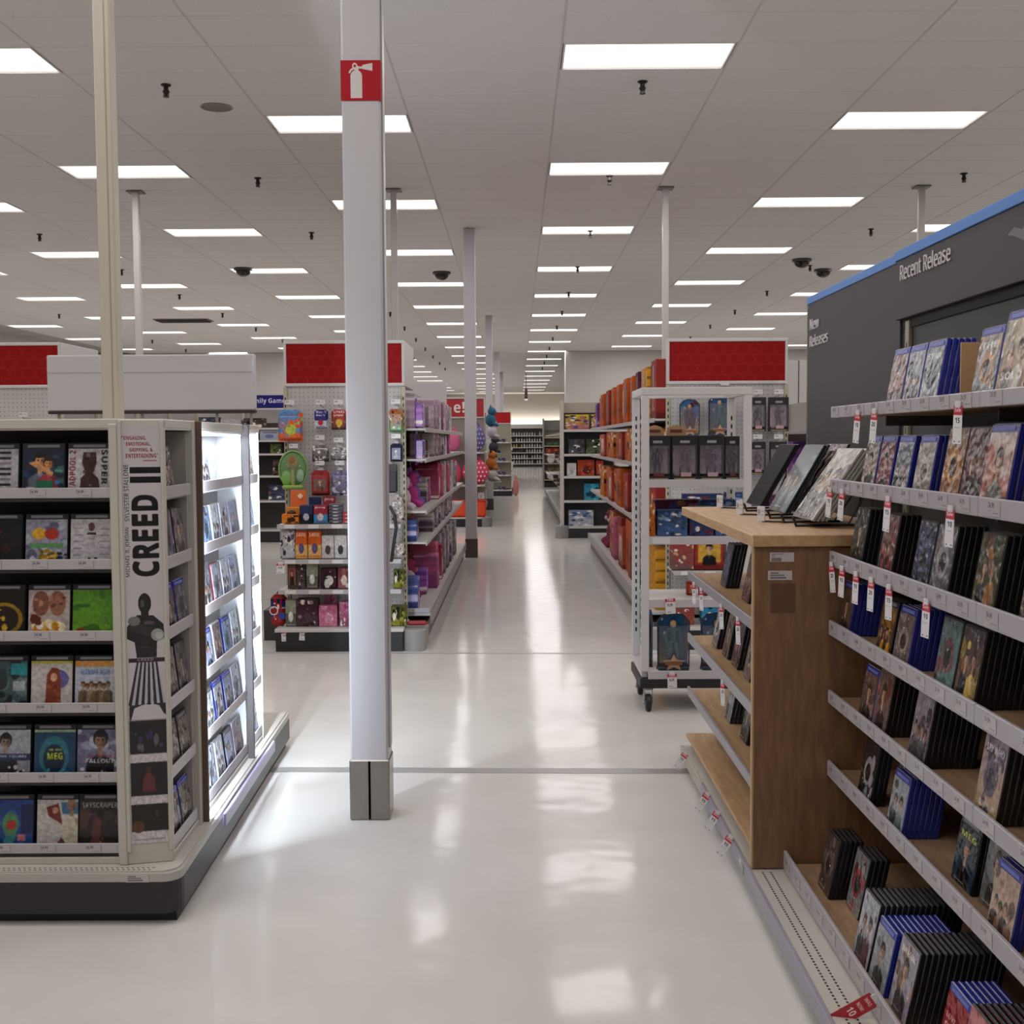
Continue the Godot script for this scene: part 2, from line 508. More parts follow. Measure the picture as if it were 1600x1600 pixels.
	cell("f_burst", 104, 140, "8b8798"); sp(18, ["b8bac4", "5c5870", "9aa0a8"], 0.05, 0.13); e(0.32, 0.3, 0.17, 0.12, "c8982a"); e(0.62, 0.3, 0.17, 0.12, "a33022"); r(0.1, 0.5, 0.8, 0.1, "5a8a5c"); sp(20, ["c9a42c", "a07820", "6a5210"], 0.03, 0.1, 0.3, 0.65, 0.75, 0.98); sp(6, ["1e2436"], 0.04, 0.09, 0.8, 0.7, 1.0, 1.0)
	cell("f_list", 104, 140, "b4afb2")
	for k in 6: r(0.07, 0.18 + 0.14 * k, 0.22, 0.02, "7a767c"); r(0.7, 0.2 + 0.13 * k, 0.24, 0.02, "8a7a80")
	e(0.5, 0.16, 0.08, 0.09, "5a3a34"); pg([0.4, 0.28, 0.6, 0.28, 0.62, 0.33, 0.38, 0.33], "3a2a28"); t("THE", 0.42, 0.36, 0.18, 0.09, "8a8488"); t("DATE", 0.4, 0.48, 0.22, 0.1, "96908f"); r(0.42, 0.8, 0.06, 0.18, "17151a"); r(0.57, 0.8, 0.07, 0.18, "17151a")
	cell("f_ring", 104, 140, "17130c"); e(0.5, 0.6, 0.46, 0.34, "8a6a18"); e(0.5, 0.6, 0.36, 0.27, "241c10"); sp(10, ["c09a30", "5a4412", "9a8040"], 0.03, 0.08, 0.2, 0.4, 0.8, 0.9)
	cell("f_faces", 104, 140, "a99c94"); e(0.3, 0.28, 0.2, 0.26, "7a4a3c"); e(0.7, 0.28, 0.2, 0.26, "8a5a48"); sp(8, ["5a3428", "a8745c"], 0.03, 0.06, 0.15, 0.12, 0.85, 0.45); sp(30, ["d8a030", "c07a1c", "e8d8b0", "f0e8d8"], 0.04, 0.12, 0.15, 0.68, 0.9, 1.0); sp(5, ["5a2018"], 0.04, 0.1, 0.1, 0.5, 0.3, 0.7)
	cell("f_green", 104, 140, "4a7a22"); gr("4f8428", "5f9420"); sp(8, ["3c6a1c", "6aa02a"], 0.06, 0.16); r(0.06, 0.3, 0.36, 0.07, "2c5a1c"); e(0.2, 0.88, 0.12, 0.09, "8a3018")
	cell("f_teal_beast", 104, 140, "3c5054"); sp(20, ["2a3638", "5a6a6c", "1c2426", "6a7a7a"], 0.05, 0.16); r(0.6, 0.05, 0.4, 0.24, "2a8088"); r(0.65, 0.42, 0.3, 0.2, "9aa0a0"); sp(6, ["3a2420"], 0.05, 0.1, 0.2, 0.75, 0.7, 1.0)
	cell("f_redhair", 104, 140, "b8b0ac"); r(0, 0, 1, 0.06, "a8a040"); e(0.65, 0.38, 0.26, 0.2, "5a5a90"); pg([0.34, 0.98, 0.38, 0.3, 0.5, 0.14, 0.66, 0.16, 0.72, 0.4, 0.72, 0.98], "7a3420"); e(0.55, 0.34, 0.08, 0.09, "c89a7a"); sp(8, ["8f4a2c", "5f2818"], 0.02, 0.06, 0.42, 0.5, 0.68, 0.95)
	cell("f_mamma", 104, 140, "a9adb8"); r(0, 0, 1, 0.13, "c08a4a"); t("MAMMA MIA!", 0.15, 0.18, 0.7, 0.13, "4a6a98")
	for k in 7: fig(0.2 + 0.1 * k, 0.5 + 0.04 * (k % 2), 0.2, "a88060", "4a3424", ["6a5a40", "5a4434", "8a7454"][k % 3])
	cell("f_soldier", 104, 140, "9a9da2"); gr("a8abb0", "70747c"); fig(0.4, 0.24, 0.5, "8a7468", "241f1e", "26262c"); r(0.0, 0.5, 1.0, 0.14, "2a3350"); t("ON THE SQUARE", 0.03, 0.53, 0.9, 0.07, "c0c4cc"); sp(14, ["1c2030", "5a3434", "c0b4b0"], 0.03, 0.08, 0.0, 0.7, 1.0, 1.0)
	cell("f_ocean", 104, 140, "1f3f5c"); e(0.48, 0.55, 0.36, 0.42, "2f6a78"); e(0.48, 0.6, 0.26, 0.3, "15283c"); r(0, 0, 1, 0.06, "8a9a80"); t("THE MEG", 0.34, 0.4, 0.34, 0.05, "c8d040"); t("MEG", 0.3, 0.48, 0.42, 0.16, "c4cf2c"); sp(10, ["3a7a88", "28566c"], 0.02, 0.06, 0.05, 0.8, 0.95, 1.0)
	cell("f_purple", 104, 140, "6a6880"); sp(20, ["8a88a0", "504e66", "a8a6b8"], 0.05, 0.16); fig(0.56, 0.22, 0.6, "8a6a5c", "1a1618", "16141a"); t("FALLOUT", 0.2, 0.62, 0.72, 0.1, "d0ccd4"); t("MISSION", 0.25, 0.53, 0.6, 0.06, "8a2a34"); sp(12, ["1e1c26", "c8c4cc"], 0.02, 0.06, 0.0, 0.8, 1.0, 1.0)
	cell("f_flower", 104, 140, "24407a"); sp(16, ["2a5a9a", "3a7a80", "1f3566"], 0.05, 0.15); e(0.45, 0.5, 0.2, 0.24, "4a7a50"); e(0.47, 0.52, 0.12, 0.1, "a0302c"); r(0.62, 0.72, 0.2, 0.14, "b06a70"); r(0.7, 0.1, 0.3, 0.6, "1c2450")
	cell("f_photos", 104, 140, "b4aeaa"); pg([0.22, 0.16, 0.52, 0.08, 0.62, 0.52, 0.28, 0.34], "6a2a20"); e(0.44, 0.22, 0.07, 0.07, "b08a70"); pg([0.58, 0.06, 1.0, 0.06, 1.0, 0.3, 0.62, 0.3], "3a6a88"); fig(0.84, 0.13, 0.4, "8a6a58", "8a6a58", "b8b098"); r(0.66, 0.5, 0.34, 0.5, "b4ac94"); pg([0.42, 1.0, 0.6, 0.78, 0.75, 1.0], "5a3a38")
	cell("f_tower", 104, 140, "2a2424"); sp(14, ["3a2e2c", "1c1818", "4a3430"], 0.05, 0.15); t("SKYSCRAPER", 0.06, 0.06, 0.88, 0.13, "9aa49a"); pg([0.28, 0.95, 0.34, 0.4, 0.42, 0.32, 0.52, 0.42, 0.5, 0.9], "5a3430"); r(0.1, 0.3, 0.28, 0.03, "5f403c"); sp(6, ["8a5a2c"], 0.01, 0.03, 0.2, 0.8, 0.8, 1.0)
	# new release wall and wooden gondola
	var pal := [["8a7a74", "6a5450", "a85a50"], ["7c8288", "9a9a9c", "4a5058"], ["6c7478", "a0a4a0", "3c4448"], ["8a8478", "5c6468", "a87848"], ["a49a80", "8a6a4a", "b0a898"],
		["7a746c", "9a8a7c", "4a3c34"], ["6a3a3c", "7a4a50", "9a2e30"], ["5c6470", "888c90", "a8a4a0"], ["8a8680", "70685f", "b0aaa0"], ["70503c", "8a5a30", "b08040"], ["4a2426", "5a3638", "30181a"], ["b4aca4", "a0584a", "7a4a34"],
		["28332e", "1c2824", "3a4a40"], ["5a3634", "70484a", "7a2a30"], ["24304a", "1c2438", "3a4c6a"], ["5c5c60", "48484c", "8a8a8c"], ["2c3020", "4a4a20", "8a5a24"], ["5a4a40", "70584c", "a04038"],
		["5a4638", "4a382c", "7a6248"], ["6a4a20", "3a1c10", "c88a20"], ["5a504c", "6a5c56", "8a7a70"], ["4c6460", "5a7470", "6a4444"], ["3c3438", "6a4a2c", "c0a050"],
		["5a4640", "4a3a38", "7a5a50"], ["5c4a46", "6a5652", "9a4a3c"], ["8a8088", "5c5058", "40383c"], ["8a7a84", "a88a60", "5a4c5c"], ["141214", "1c1a1c", "8a8688"], ["8a9098", "9ca4ac", "70787c"], ["12202c", "1a3444", "2a4c5c"], ["6a6c68", "5a5c5a", "80827c"], ["a08878", "b09884", "8a6a5a"],
		["38302e", "4a3c3a", "5a4a44"], ["6a6a68", "7c7c78", "8a3c40"], ["9a9ca4", "a8aab0", "6a4a4c"], ["8c8e92", "989a9c", "7c7e80"], ["8a8490", "a09aa0", "b08a74"], ["8a2024", "7a181c", "a83034"], ["b06a6c", "a85a5e", "c88a88"]]
	var titles := {2: "STAR", 3: "THE", 4: "SOLO", 26: "SPY WHO", 29: "MEG", 36: "JURASSIC", 37: "SIMON", 38: "SIMON"}
	for k in pal.size():
		cases_cover("m%d" % k, pal[k][0], pal[k][1], pal[k][2], titles.get(k, ""), "c8d040" if k == 29 else "d8d4d0", k * 7 + k / 3)
		if k == 26: t("DUMPED ME", 0.2, 0.82, 0.7, 0.09, "d8d4d0", 0)
		if k == 37 or k == 38:
			r(0, 0, 1, 1, pal[k][0]); t("LOVE,", 0.1, 0.3, 0.5, 0.12, "d8b0b0"); t("SIMON", 0.1, 0.46, 0.8, 0.16, "e0c0c0")
	for k in 14:
		var a: String = ["5e5454", "6a5f58", "54505e", "6c6660", "4c4448", "8f9298", "9aa0b0", "b4b8c2", "8a97b8", "7a6a70", "6f8aa8", "b8c4cc", "a0a4b4", "7a86a0"][k]
		cases_cover("s%d" % k, a, Color(a).lightened(0.15).to_html(false), Color(a).darkened(0.3).to_html(false), "", "ffffff", k)
	cases_cover("lp_black", "0c0b0c", "121012", "1a1412", "", "", 2); r(0, 0, 1, 1, "0b0a0b"); gr("100d0c", "0a0a0c"); r(0.02, 0.68, 0.96, 0.02, "3a2414")
	cases_cover("lp_teal", "16282c", "2a3c40", "5a6a6c", "", "", 3)
	cases_cover("lp_rose", "5a4848", "6a5858", "7a5058", "", "", 0)
	cases_cover("lp_cream", "a8a498", "8a8678", "5c5a54", "", "", 1)
	# print on labels and signs
	cell("price", 64, 40, "aca6a8"); t("24.99", 0.05, 0.12, 0.5, 0.4, "4a4648"); r(0.05, 0.6, 0.3, 0.06, "8a8688"); r(0.4, 0.74, 0.5, 0.07, "6a6668")
	cell("price_white", 64, 40, "d0cccc"); t("9.99", 0.08, 0.2, 0.36, 0.45, "585458"); r(0.55, 0.3, 0.35, 0.08, "a09c9c"); r(0.55, 0.55, 0.3, 0.08, "a8a4a4")
	for k in 3:
		cell("sale%d" % k, 40, 120, "d4d0cf"); r(0, 0, 1, 0.24, "b02a34"); t("Sale", 0.12, 0.05, 0.76, 0.12, "f0d8d8"); t(["10", "20", "15"][k], 0.2, 0.3, 0.6, 0.17, "2a282a"); r(0.2, 0.55, 0.6, 0.03, "b0acac"); r(0.15, 0.92, 0.16, 0.03, "3a383a"); r(0.7, 0.92, 0.16, 0.03, "3a383a")
	cell("sale_red", 48, 120, "a8242c"); t("WAS", 0.2, 0.1, 0.6, 0.1, "e8d0d0"); t("NOW", 0.2, 0.3, 0.6, 0.1, "e8d0d0"); t("10", 0.2, 0.48, 0.6, 0.2, "f0e0e0")
	cell("sale_short", 48, 60, "cfcbca"); r(0, 0, 1, 0.22, "b02a34"); t("Sale", 0.15, 0.04, 0.7, 0.15, "f0d8d8"); t("16.99", 0.15, 0.32, 0.6, 0.22, "3a383a"); r(0.15, 0.85, 0.4, 0.05, "8a8688")
	cell("note1", 96, 36, "b8b0ae"); r(0.06, 0.1, 0.5, 0.12, "8a8482"); t("13", 0.08, 0.25, 0.14, 0.25, "5a5654"); r(0.06, 0.55, 0.42, 0.4, "7a7674")
	cell("note2", 96, 36, "b4acaa"); r(0.1, 0.2, 0.35, 0.14, "6a6664"); r(0.08, 0.42, 0.6, 0.16, "7a7674"); r(0.1, 0.66, 0.65, 0.16, "6a6664")
	cell("extinguisher", 128, 128, "a5202a")
	var wh := "cfc8c4"
	r(0.25, 0.4, 0.29, 0.54, wh); e(0.395, 0.4, 0.145, 0.16, wh); r(0.35, 0.14, 0.1, 0.2, wh); e(0.36, 0.14, 0.065, 0.08, wh); e(0.36, 0.14, 0.03, 0.035, "a5202a"); r(0.42, 0.16, 0.14, 0.05, wh); pg([0.55, 0.12, 0.8, 0.07, 0.8, 0.27, 0.55, 0.22], wh); pg([0.2, 0.31, 0.25, 0.22, 0.34, 0.17, 0.36, 0.22, 0.28, 0.26, 0.24, 0.33], wh)
	cell("circles", 240, 96, "860c0e")
	for j in 5:
		for i in 10:
			var cx := (i + 0.5 * (j % 2)) / 9.0 + 0.02; var cy := -0.05 + 0.25 * j
			e(cx, cy, 0.055, 0.14, "901a1b"); e(cx, cy, 0.049, 0.124, "840c0e")
	cell("pegboard", 192, 192, "aaa5a4")
	for j in 16:
		for i in 16: e((i + 0.5) / 16.0, (j + 0.5) / 16.0, 0.012, 0.012, "6c6868")
	cell("family", 192, 60, "241f66"); t("Family Games", 0.08, 0.22, 0.84, 0.56, "d4d0e4", 0, 700)
	cell("bang", 160, 96, "b02428"); t("e!", 0.04, 0.2, 0.4, 0.62, "ecd8d4")
	cell("red_plain", 16, 16, "a02024")
	# toy and game packs: name, size, colours, title, style
	for q in [["g_blue", 80, 100, "5a8ac0", "d85a28", "a8b848", "", 0], ["g_phone", 60, 80, "2a2a70", "b8b4c0", "a02838", "Phase 10", 2], ["g_uno", 60, 80, "a02a20", "5a3a2c", "c8a030", "UNO", 0], ["g_bw1", 64, 64, "8a8284", "3a3638", "d0ccc8", "", 3], ["g_bw2", 64, 64, "a8a0a2", "5a5658", "d0ccc8", "", 3],
		["g_red", 64, 90, "9a3030", "6a5a58", "a85a48", "", 1], ["g_violet", 64, 90, "7a7090", "4a4460", "b0a8c0", "", 3], ["g_ginger", 64, 100, "a07040", "5a8a5a", "b03a2c", "", 3], ["g_dark", 56, 72, "2a2440", "3a3458", "b0acb8", "", 1], ["g_white", 56, 72, "b8b0ac", "8a8480", "2a2624", "", 3],
		["g_orange", 72, 96, "c86a18", "d88424", "3a2010", "", 0], ["g_navy", 72, 80, "2a3050", "16141c", "a8a4b4", "", 2], ["g_sushi", 72, 80, "8a2c3c", "3a7aa8", "c8b0b0", "Jenny", 2], ["g_grey", 64, 24, "5c5860", "4a464e", "c0bcc0", "", 2], ["g_redlow", 48, 24, "a03a44", "b05a60", "d0b0b0", "", 2],
		["g_sheet", 72, 100, "9a969c", "b0acb0", "5a585e", "Sly Deal", 3], ["g_five", 64, 100, "c85a20", "c8a060", "5a4a70", "5 ALIVE", 2], ["g_cat", 64, 90, "c4bebc", "b8b2b0", "4a4646", "", 2], ["g_dog", 64, 90, "c4bebc", "b4b6b4", "3a3838", "", 2], ["g_tan", 40, 80, "5c4a40", "8a4a44", "3a3028", "", 1],
		["g_umber", 40, 80, "3c2c30", "5a4a4c", "2c2224", "", 3], ["g_mint", 44, 90, "8a8a7a", "5a5650", "c8ccc4", "", 2], ["g_disc", 64, 72, "4a2430", "2a1c24", "c8c4c0", "", 0], ["g_nope", 56, 72, "6a3038", "8a5a5a", "c8b8b4", "", 0], ["g_stripe", 72, 100, "3a1c24", "4c3a40", "8a7a7c", "", 3],
		["g_pink", 72, 90, "a85a78", "c87a98", "d090a8", "", 0], ["g_pink2", 56, 90, "b06a8a", "8a4a68", "d0a0b4", "", 3], ["g_ball", 72, 110, "7a1c1c", "a03030", "2a3a80", "", 3], ["g_yellow", 72, 48, "4a4a1c", "8a8a30", "2a2a10", "", 3]]:
		box_print(q[0], q[1], q[2], q[3], q[4], q[5], q[6], "e8e4e0", q[7])
	for q in [["pk0", "b49cac", "8a6c88", "2a2028", 1], ["pk1", "a89aa0", "6c6068", "201a1e", 1], ["pk2", "8a2c48", "a05870", "d8b0b8", 0], ["pk3", "8a8088", "b0a8b0", "70405c", 1], ["pk4", "a0507c", "80406a", "e0b0c8", 3], ["pk5", "6a3c8a", "9a5aa8", "d090c0", 3], ["pk6", "9c9498", "7a7078", "5a4a58", 3], ["pk7", "c0607a", "8a2040", "e0a8a0", 1],
		["pk8", "54609a", "3a4880", "c0b8d8", 3], ["pk9", "a8a0a4", "c4bcc0", "8a7a84", 2], ["or0", "b8541c", "a04818", "6a2a14", 0], ["or1", "c0702c", "a85a1c", "7a2c1c", 3], ["or2", "8a2c24", "a0402c", "d0a080", 1], ["or3", "c88a28", "6a4a14", "a05a1c", 4], ["or4", "4a1c38", "6a2a4c", "8a3a50", 0], ["or5", "a84830", "c0a098", "d0c0b8", 1],
		["md0", "b8a030", "a86070", "5a4a80", 3], ["md1", "3a383c", "5a5860", "24222a", 3], ["md2", "2c3028", "5a6a48", "1c2018", 3], ["md3", "b0aaa8", "c0bcba", "9a9694", 2], ["md4", "8a3020", "a0482c", "5a2018", 0], ["md5", "28708a", "3a90a8", "143848", 0], ["md6", "6c7c98", "a8a4a8", "4a6080", 3], ["bag0", "7a2c24", "8a4a3c", "c0a090", 3],
		["hero0", "2a5a90", "b89040", "5a2028", 0], ["hero1", "1c4a78", "6a4a3c", "2a6070", 0], ["fig0", "141214", "a8989c", "241c1e", 5], ["fig1", "161416", "b09aa2", "3a2c30", 5], ["fig2", "18141a", "a896a8", "7a3a4c", 5], ["cm0", "8a2a24", "b89038", "241c1e", 1], ["cm1", "8a3430", "6a4a4c", "b8a070", 3], ["veh0", "28385c", "4a6088", "7a8aa8", 3], ["veh1", "1c2a4c", "30406a", "5a2c34", 3], ["veh2", "4a2030", "3a3468", "8a5a40", 3], ["glob", "2a6a90", "4a90b0", "1c3c54", 3], ["card", "a07858", "b08a64", "7a3c2c", 2],
		["ice", "a8aab4", "9aa0b0", "6a70a0", 2], ["dk0", "3a302c", "5a4a44", "241e1c", 3], ["dk1", "2a3048", "4a5068", "8a4a40", 3], ["purple", "5a3080", "8a3c8a", "4a6ab0", 3], ["lime", "4a5a30", "6a7a48", "2a3020", 3]]:
		box_print(q[0], 60, 84, q[1], q[2], q[3], "", "e8e4e0", q[4])
		if q[0] == "ice": t("ICECOOL", 0.2, 0.2, 0.75, 0.2, "3a3a4c")
	grain_noise.frequency = 0.06
	grain_noise.seed = 4
	for k in cells.keys():
		if k[0] in ["m", "s", "f", "l", "p", "o", "g", "v", "h", "c", "d"] and not k in ["price", "price_white", "circles", "family", "sale0", "sale1", "sale2", "sale_red", "sale_short", "card", "poster"]:
			grain(k, 0.2)

func sheet_material() -> void:
	var tx := ImageTexture.create_from_image(sheet)
	var m := StandardMaterial3D.new()
	m.albedo_texture = tx
	m.roughness = 0.6
	m.metallic_specular = 0.25
	mats["print"] = m
	var wr := StandardMaterial3D.new()           # the same print under crinkled shrink wrap
	wr.albedo_texture = tx
	wr.roughness = 0.22
	wr.normal_enabled = true
	wr.normal_texture = noise_tex(0.06, 1024, true, 9.0, 2, 5)
	wr.normal_scale = 0.22
	mats["wrap"] = wr
	var gl := StandardMaterial3D.new()
	gl.albedo_texture = tx
	gl.roughness = 0.25
	mats["gloss"] = gl

func C(name_: String) -> Rect2:
	if not cells.has(name_):
		print("NO CELL ", name_)
		return Rect2(0, 0, 0.01, 0.01)
	return cells[name_]

# ---------------------------------------------------------------- the scene
func _ready() -> void:
	var cam := Camera3D.new()
	cam.name = "camera"
	add_child(cam)
	cam.position = Vector3(0, EYE, 0)
	cam.rotation_order = EULER_ORDER_YXZ
	cam.rotation = Vector3(-0.0594419, 0.00424636, -0.0056234)
	cam.fov = 46.22
	cam.near = 0.05
	cam.far = 200.0
	var we := WorldEnvironment.new()
	we.name = "environment"
	var env := Environment.new()
	env.background_mode = Environment.BG_COLOR
	env.background_color = Color(0.02, 0.02, 0.02)
	env.tonemap_mode = Environment.TONE_MAPPER_LINEAR
	env.tonemap_exposure = 1.0
	env.sdfgi_enabled = true
	env.ssao_enabled = true
	env.ssil_enabled = true
	we.environment = env
	add_child(we)
	ceiling_lights()
	paint_sheet()
	sheet_material()
	room()
	media_island()
	games_endcap()
	doll_gondola()
	far_aisle()
	action_gondola()
	action_endcap()
	cart()
	wood_gondola()
	release_wall()
	ceiling_fittings()

const LIGHT_POWER := 2.35
const GX := 0.338          # ceiling grid: a line between two tiles
const GD := 8.721
const TW := 1.258
const TD := 0.6096

func ceiling_lights() -> void:
	var diffuser := glow("fff8f0", 1.6)
	var rim := M("d8d6d2", 0.5)
	var fm := MB.new()
	for s in [-1.0, 1.0]:
		fm.box(Vector3(0, 0, s * 0.292), Vector3(1.23, 0.03, 0.016), 0.003)
		fm.box(Vector3(s * 0.607, 0, 0), Vector3(0.016, 0.03, 0.568), 0.003)
	var frame := fm.mesh()
	var pane := bx(Vector3(1.198, 0.008, 0.568), 0.002)
	for k in range(-5, 5):
		for q in range(-4, 18):
			var x := GX + TW * 2 * k + TW * 0.5
			var d := GD + TD * (6 * q + (3 if k % 2 else 0)) + TD * 0.5
			if (d > 37.3 and (x > 1.4 or x < -12.3)) or d > 70.5 or d < -5.5 or absf(x) > 12.3:
				continue
			if absf(x) > 0.46 * d + 5.0 and d > 3.0:
				continue
			var seen: bool = d > 8.0 and absf(x) < 0.43 * d + 0.6
			var where_: String = {0: "over the aisle", 1: "just past the red figure header", 2: "over the dark wall", 3: "beyond the dark wall", 4: "furthest to that side", -1: "behind the near column", -2: "over the game display", -3: "over the film rack", -4: "beyond the film rack", -5: "furthest beyond the film rack"}[k]
			var o := thing("ceiling_light", "lit ceiling panel, %s from the front in the line %s" % [nth(q), where_] if seen else "lit white ceiling panel of the same kind, outside the picture", "ceiling light", V(x, CEIL + 0.006, d), 0.0, "recessed ceiling light panels" if seen else "ceiling light panels outside the picture")
			part(o, "frame", frame, rim, Vector3(0, 0.008, 0))
			part(o, "diffuser", pane, diffuser, Vector3(0, 0.012, 0))
			var l := AreaLight3D.new()
			l.name = "panel_light"
			l.area_size = Vector2(1.19, 0.56)
			l.light_energy = LIGHT_POWER
			l.light_color = Color(1.0, 0.985, 0.99)
			l.shadow_enabled = true
			l.area_range = 30.0
			l.area_attenuation = 2.0
			o.add_child(l)
			l.position = Vector3(0, -0.004, 0)
			l.rotation.x = -PI / 2

func room() -> void:
	var white := M("b9b5b0", 0.8)
	# floor: polished vinyl laid in three fields, parted by two joint strips
	var fl := StandardMaterial3D.new()
	fl.albedo_texture = noise_tex(0.012, 512, false, 1.0, 4, 3, ramp("c8c4be", "ccc8c2", 0.3, 0.7))
	fl.uv1_triplanar = true
	fl.uv1_world_triplanar = true
	fl.uv1_scale = Vector3(0.35, 0.35, 0.35)
	fl.roughness = 0.11
	fl.metallic_specular = 0.2
	fl.normal_enabled = true
	fl.normal_texture = noise_tex(0.02, 512, true, 3.0, 2, 9)
	fl.normal_scale = 0.06
	var base := struct("floor", MB.new().box(V(0, -0.15, 32), Vector3(27, 0.28, 82)).mesh(), M("8a8680", 0.7))
	part(base, "floor_field", MB.new().box(V(0, -0.005, 32), Vector3(26.6, 0.01, 81)).mesh(), fl)
	var j1 := struct("trim_1", bx(Vector3(26.4, 0.0025, 0.088), 0.0008), M("8f8c88", 0.35), V(0, 0.0004, 5.632))
	j1.rotation.y = -0.029
	var j2 := struct("trim_2", bx(Vector3(26.4, 0.0025, 0.02), 0.0008), M("7d7a76", 0.4), V(0, 0.0004, 8.79))
	j2.rotation.y = -0.034
	# ceiling: a slab, with lay-in tiles hung below it
	var tile := StandardMaterial3D.new()
	tile.albedo_texture = noise_tex(0.16, 512, false, 1.0, 3, 21, ramp("d0ccca", "dbd8d6", 0.3, 0.6))
	tile.uv1_triplanar = true
	tile.uv1_world_triplanar = true
	tile.uv1_scale = Vector3(1.1, 1.1, 1.1)
	tile.roughness = 0.95
	var cl := struct("ceiling", MB.new().box(V(0, CEIL + 0.13, 32), Vector3(27, 0.2, 82)).mesh(), M("aaa6a2", 0.9))
	var tm := MB.new().box(Vector3(0, 0.011, 0), Vector3(TW - 0.014, 0.022, TD - 0.011), 0.004).mesh()
	var rest := MB.new()
	var bars := MB.new()
	var n := 0
	var slots := []
	for i in range(-27, 105):
		for j in range(-10, 10):
			var d := GD + TD * (i + 0.5)
			var x := GX + TW * (j + 0.5)
			var lit: bool = (j % 2 == 0) and posmod(i - (3 if posmod(j / 2, 2) else 0), 6) == 0
			if lit:
				var skip: bool = (d > 37.3 and (x > 1.4 or x < -12.3)) or d > 70.5 or d < -5.5 or absf(x) > 12.3 or (absf(x) > 0.46 * d + 5.0 and d > 3.0)
				if not skip:
					continue
			if d > 6.6 and d < 18.5 and absf(x) - 0.7 < 0.44 * d and n < 295:
				n += 1
				part(cl, "ceiling_tile", tm, tile, V(x, CEIL, d))
			else:
				rest.box(V(x, CEIL + 0.011, d), Vector3(TW - 0.014, 0.022, TD - 0.011))
	var far := part(cl, "ceiling_tile_field", rest.mesh(), tile)
	far.set_meta("kind", "stuff")
	for i in range(-27, 106):
		bars.box(V(0, CEIL + 0.0085, GD + TD * i), Vector3(26.6, 0.008, 0.0105))
	for j in range(-10, 11):
		bars.box(V(GX + TW * j, CEIL + 0.009, 32), Vector3(0.0135, 0.008, 81))
	part(cl, "ceiling_grid", bars.mesh(), M("c4c0bd", 0.7))
	# walls
	struct("wall_rear", MB.new().box(V(0, 2.2, -8.6), Vector3(27, 4.6, 0.2)).mesh(), white)
	struct("wall_left", MB.new().box(V(-13.4, 2.2, 32), Vector3(0.2, 4.6, 82)).mesh(), white)
	struct("wall_right", MB.new().box(V(13.4, 2.2, 32), Vector3(0.2, 4.6, 82)).mesh(), white)
	struct("wall_back", MB.new().box(V(0, 2.2, 72.7), Vector3(27, 4.6, 0.2)).mesh(), M("8e8a84", 0.8))
	struct("wall_left_far", MB.new().box(V(-8.35, 2.2, 38.4), Vector3(9.9, 4.37, 0.6), 0.01).mesh(), white)
	struct("wall_right_far", MB.new().box(V(7.45, 2.2, 38.5), Vector3(11.8, 4.37, 0.8), 0.01).mesh(), white)
	# columns, all of one row
	var cw := M("b9b6b8", 0.35)
	for k in 5:
		var d := 4.97 + 11.18 * k
		var c := thing("support_column", ["white square support column with a red extinguisher sign in the aisle", "second white support column, beside the far end of the doll shelves", "third white support column down the aisle behind the plush shelves", "fourth white support column, far down the aisle", "furthest white support column in the row"][k], "column", V(-0.617, 0, d))
		c.set_meta("kind", "structure")
		var s := MB.new().box(Vector3(0, 2.19, 0), Vector3(0.156, 4.385, 0.15), 0.008)
		part(c, "shaft", s.mesh(), cw)
		if k == 0:
			part(c, "side_channel", MB.new().box(Vector3(0.0795, 2.3, 0.02), Vector3(0.012, 4.0, 0.07), 0.002).mesh(), M("a09c9e", 0.4))
			part(c, "seam_cover", MB.new().box(Vector3(0, 0.125, 0.078), Vector3(0.012, 0.25, 0.004), 0.001).mesh(), M("7d7872", 0.3, 0.6))
		part(c, "base_guard", MB.new().box(Vector3(0, 0.127, 0), Vector3(0.166, 0.254, 0.16), 0.005).mesh(), M("8f8a84", 0.28, 0.75) if k == 0 else M("4a4340", 0.4))
	var es := MB.new().box(Vector3(0, 0, 0.077), Vector3(0.16, 0.158, 0.003), 0.0, C("extinguisher"), Basis(), C("red_plain"))
	es.box(Vector3(0.079, 0, 0), Vector3(0.158, 0.158, 0.003), 0.0, C("extinguisher"), Basis(Vector3.UP, PI / 2), C("red_plain"))
	solo("extinguisher_sign", "red wraparound sign with a white fire extinguisher pictogram on the near column", "sign", es.mesh(), mats["print"], V(-0.617, 3.012, 4.97))
	# thin power poles
	for q in [[-4.262, 13.64, "thin white power pole rising behind the blank white header"], [-1.364, 13.63, "thin white power pole partly hidden by the near support column"], [1.681, 13.62, "thin white power pole standing beside the red header over the orange toys"], [4.547, 13.64, "thin white power pole behind the blue trim of the new release wall"], [-8.62, 20.0, "distant thin power pole at the far side of the store"]]:
		var p := thing("power_pole", q[2], "pole", V(q[0], 0, q[1]))
		var y0: float = {-4.262: 1.952, -1.364: 1.982, 1.681: 2.052}.get(q[0], 0.0)
		part(p, "shaft", MB.new().box(Vector3(0, (y0 + 4.38) * 0.5, 0), Vector3(0.07, 4.38 - y0, 0.07), 0.006).mesh(), M("b4b0ac", 0.4))
		part(p, "ceiling_plate", bx(Vector3(0.17, 0.014, 0.17), 0.003), M("7a7470", 0.5), Vector3(0, CEIL - 0.012, 0))

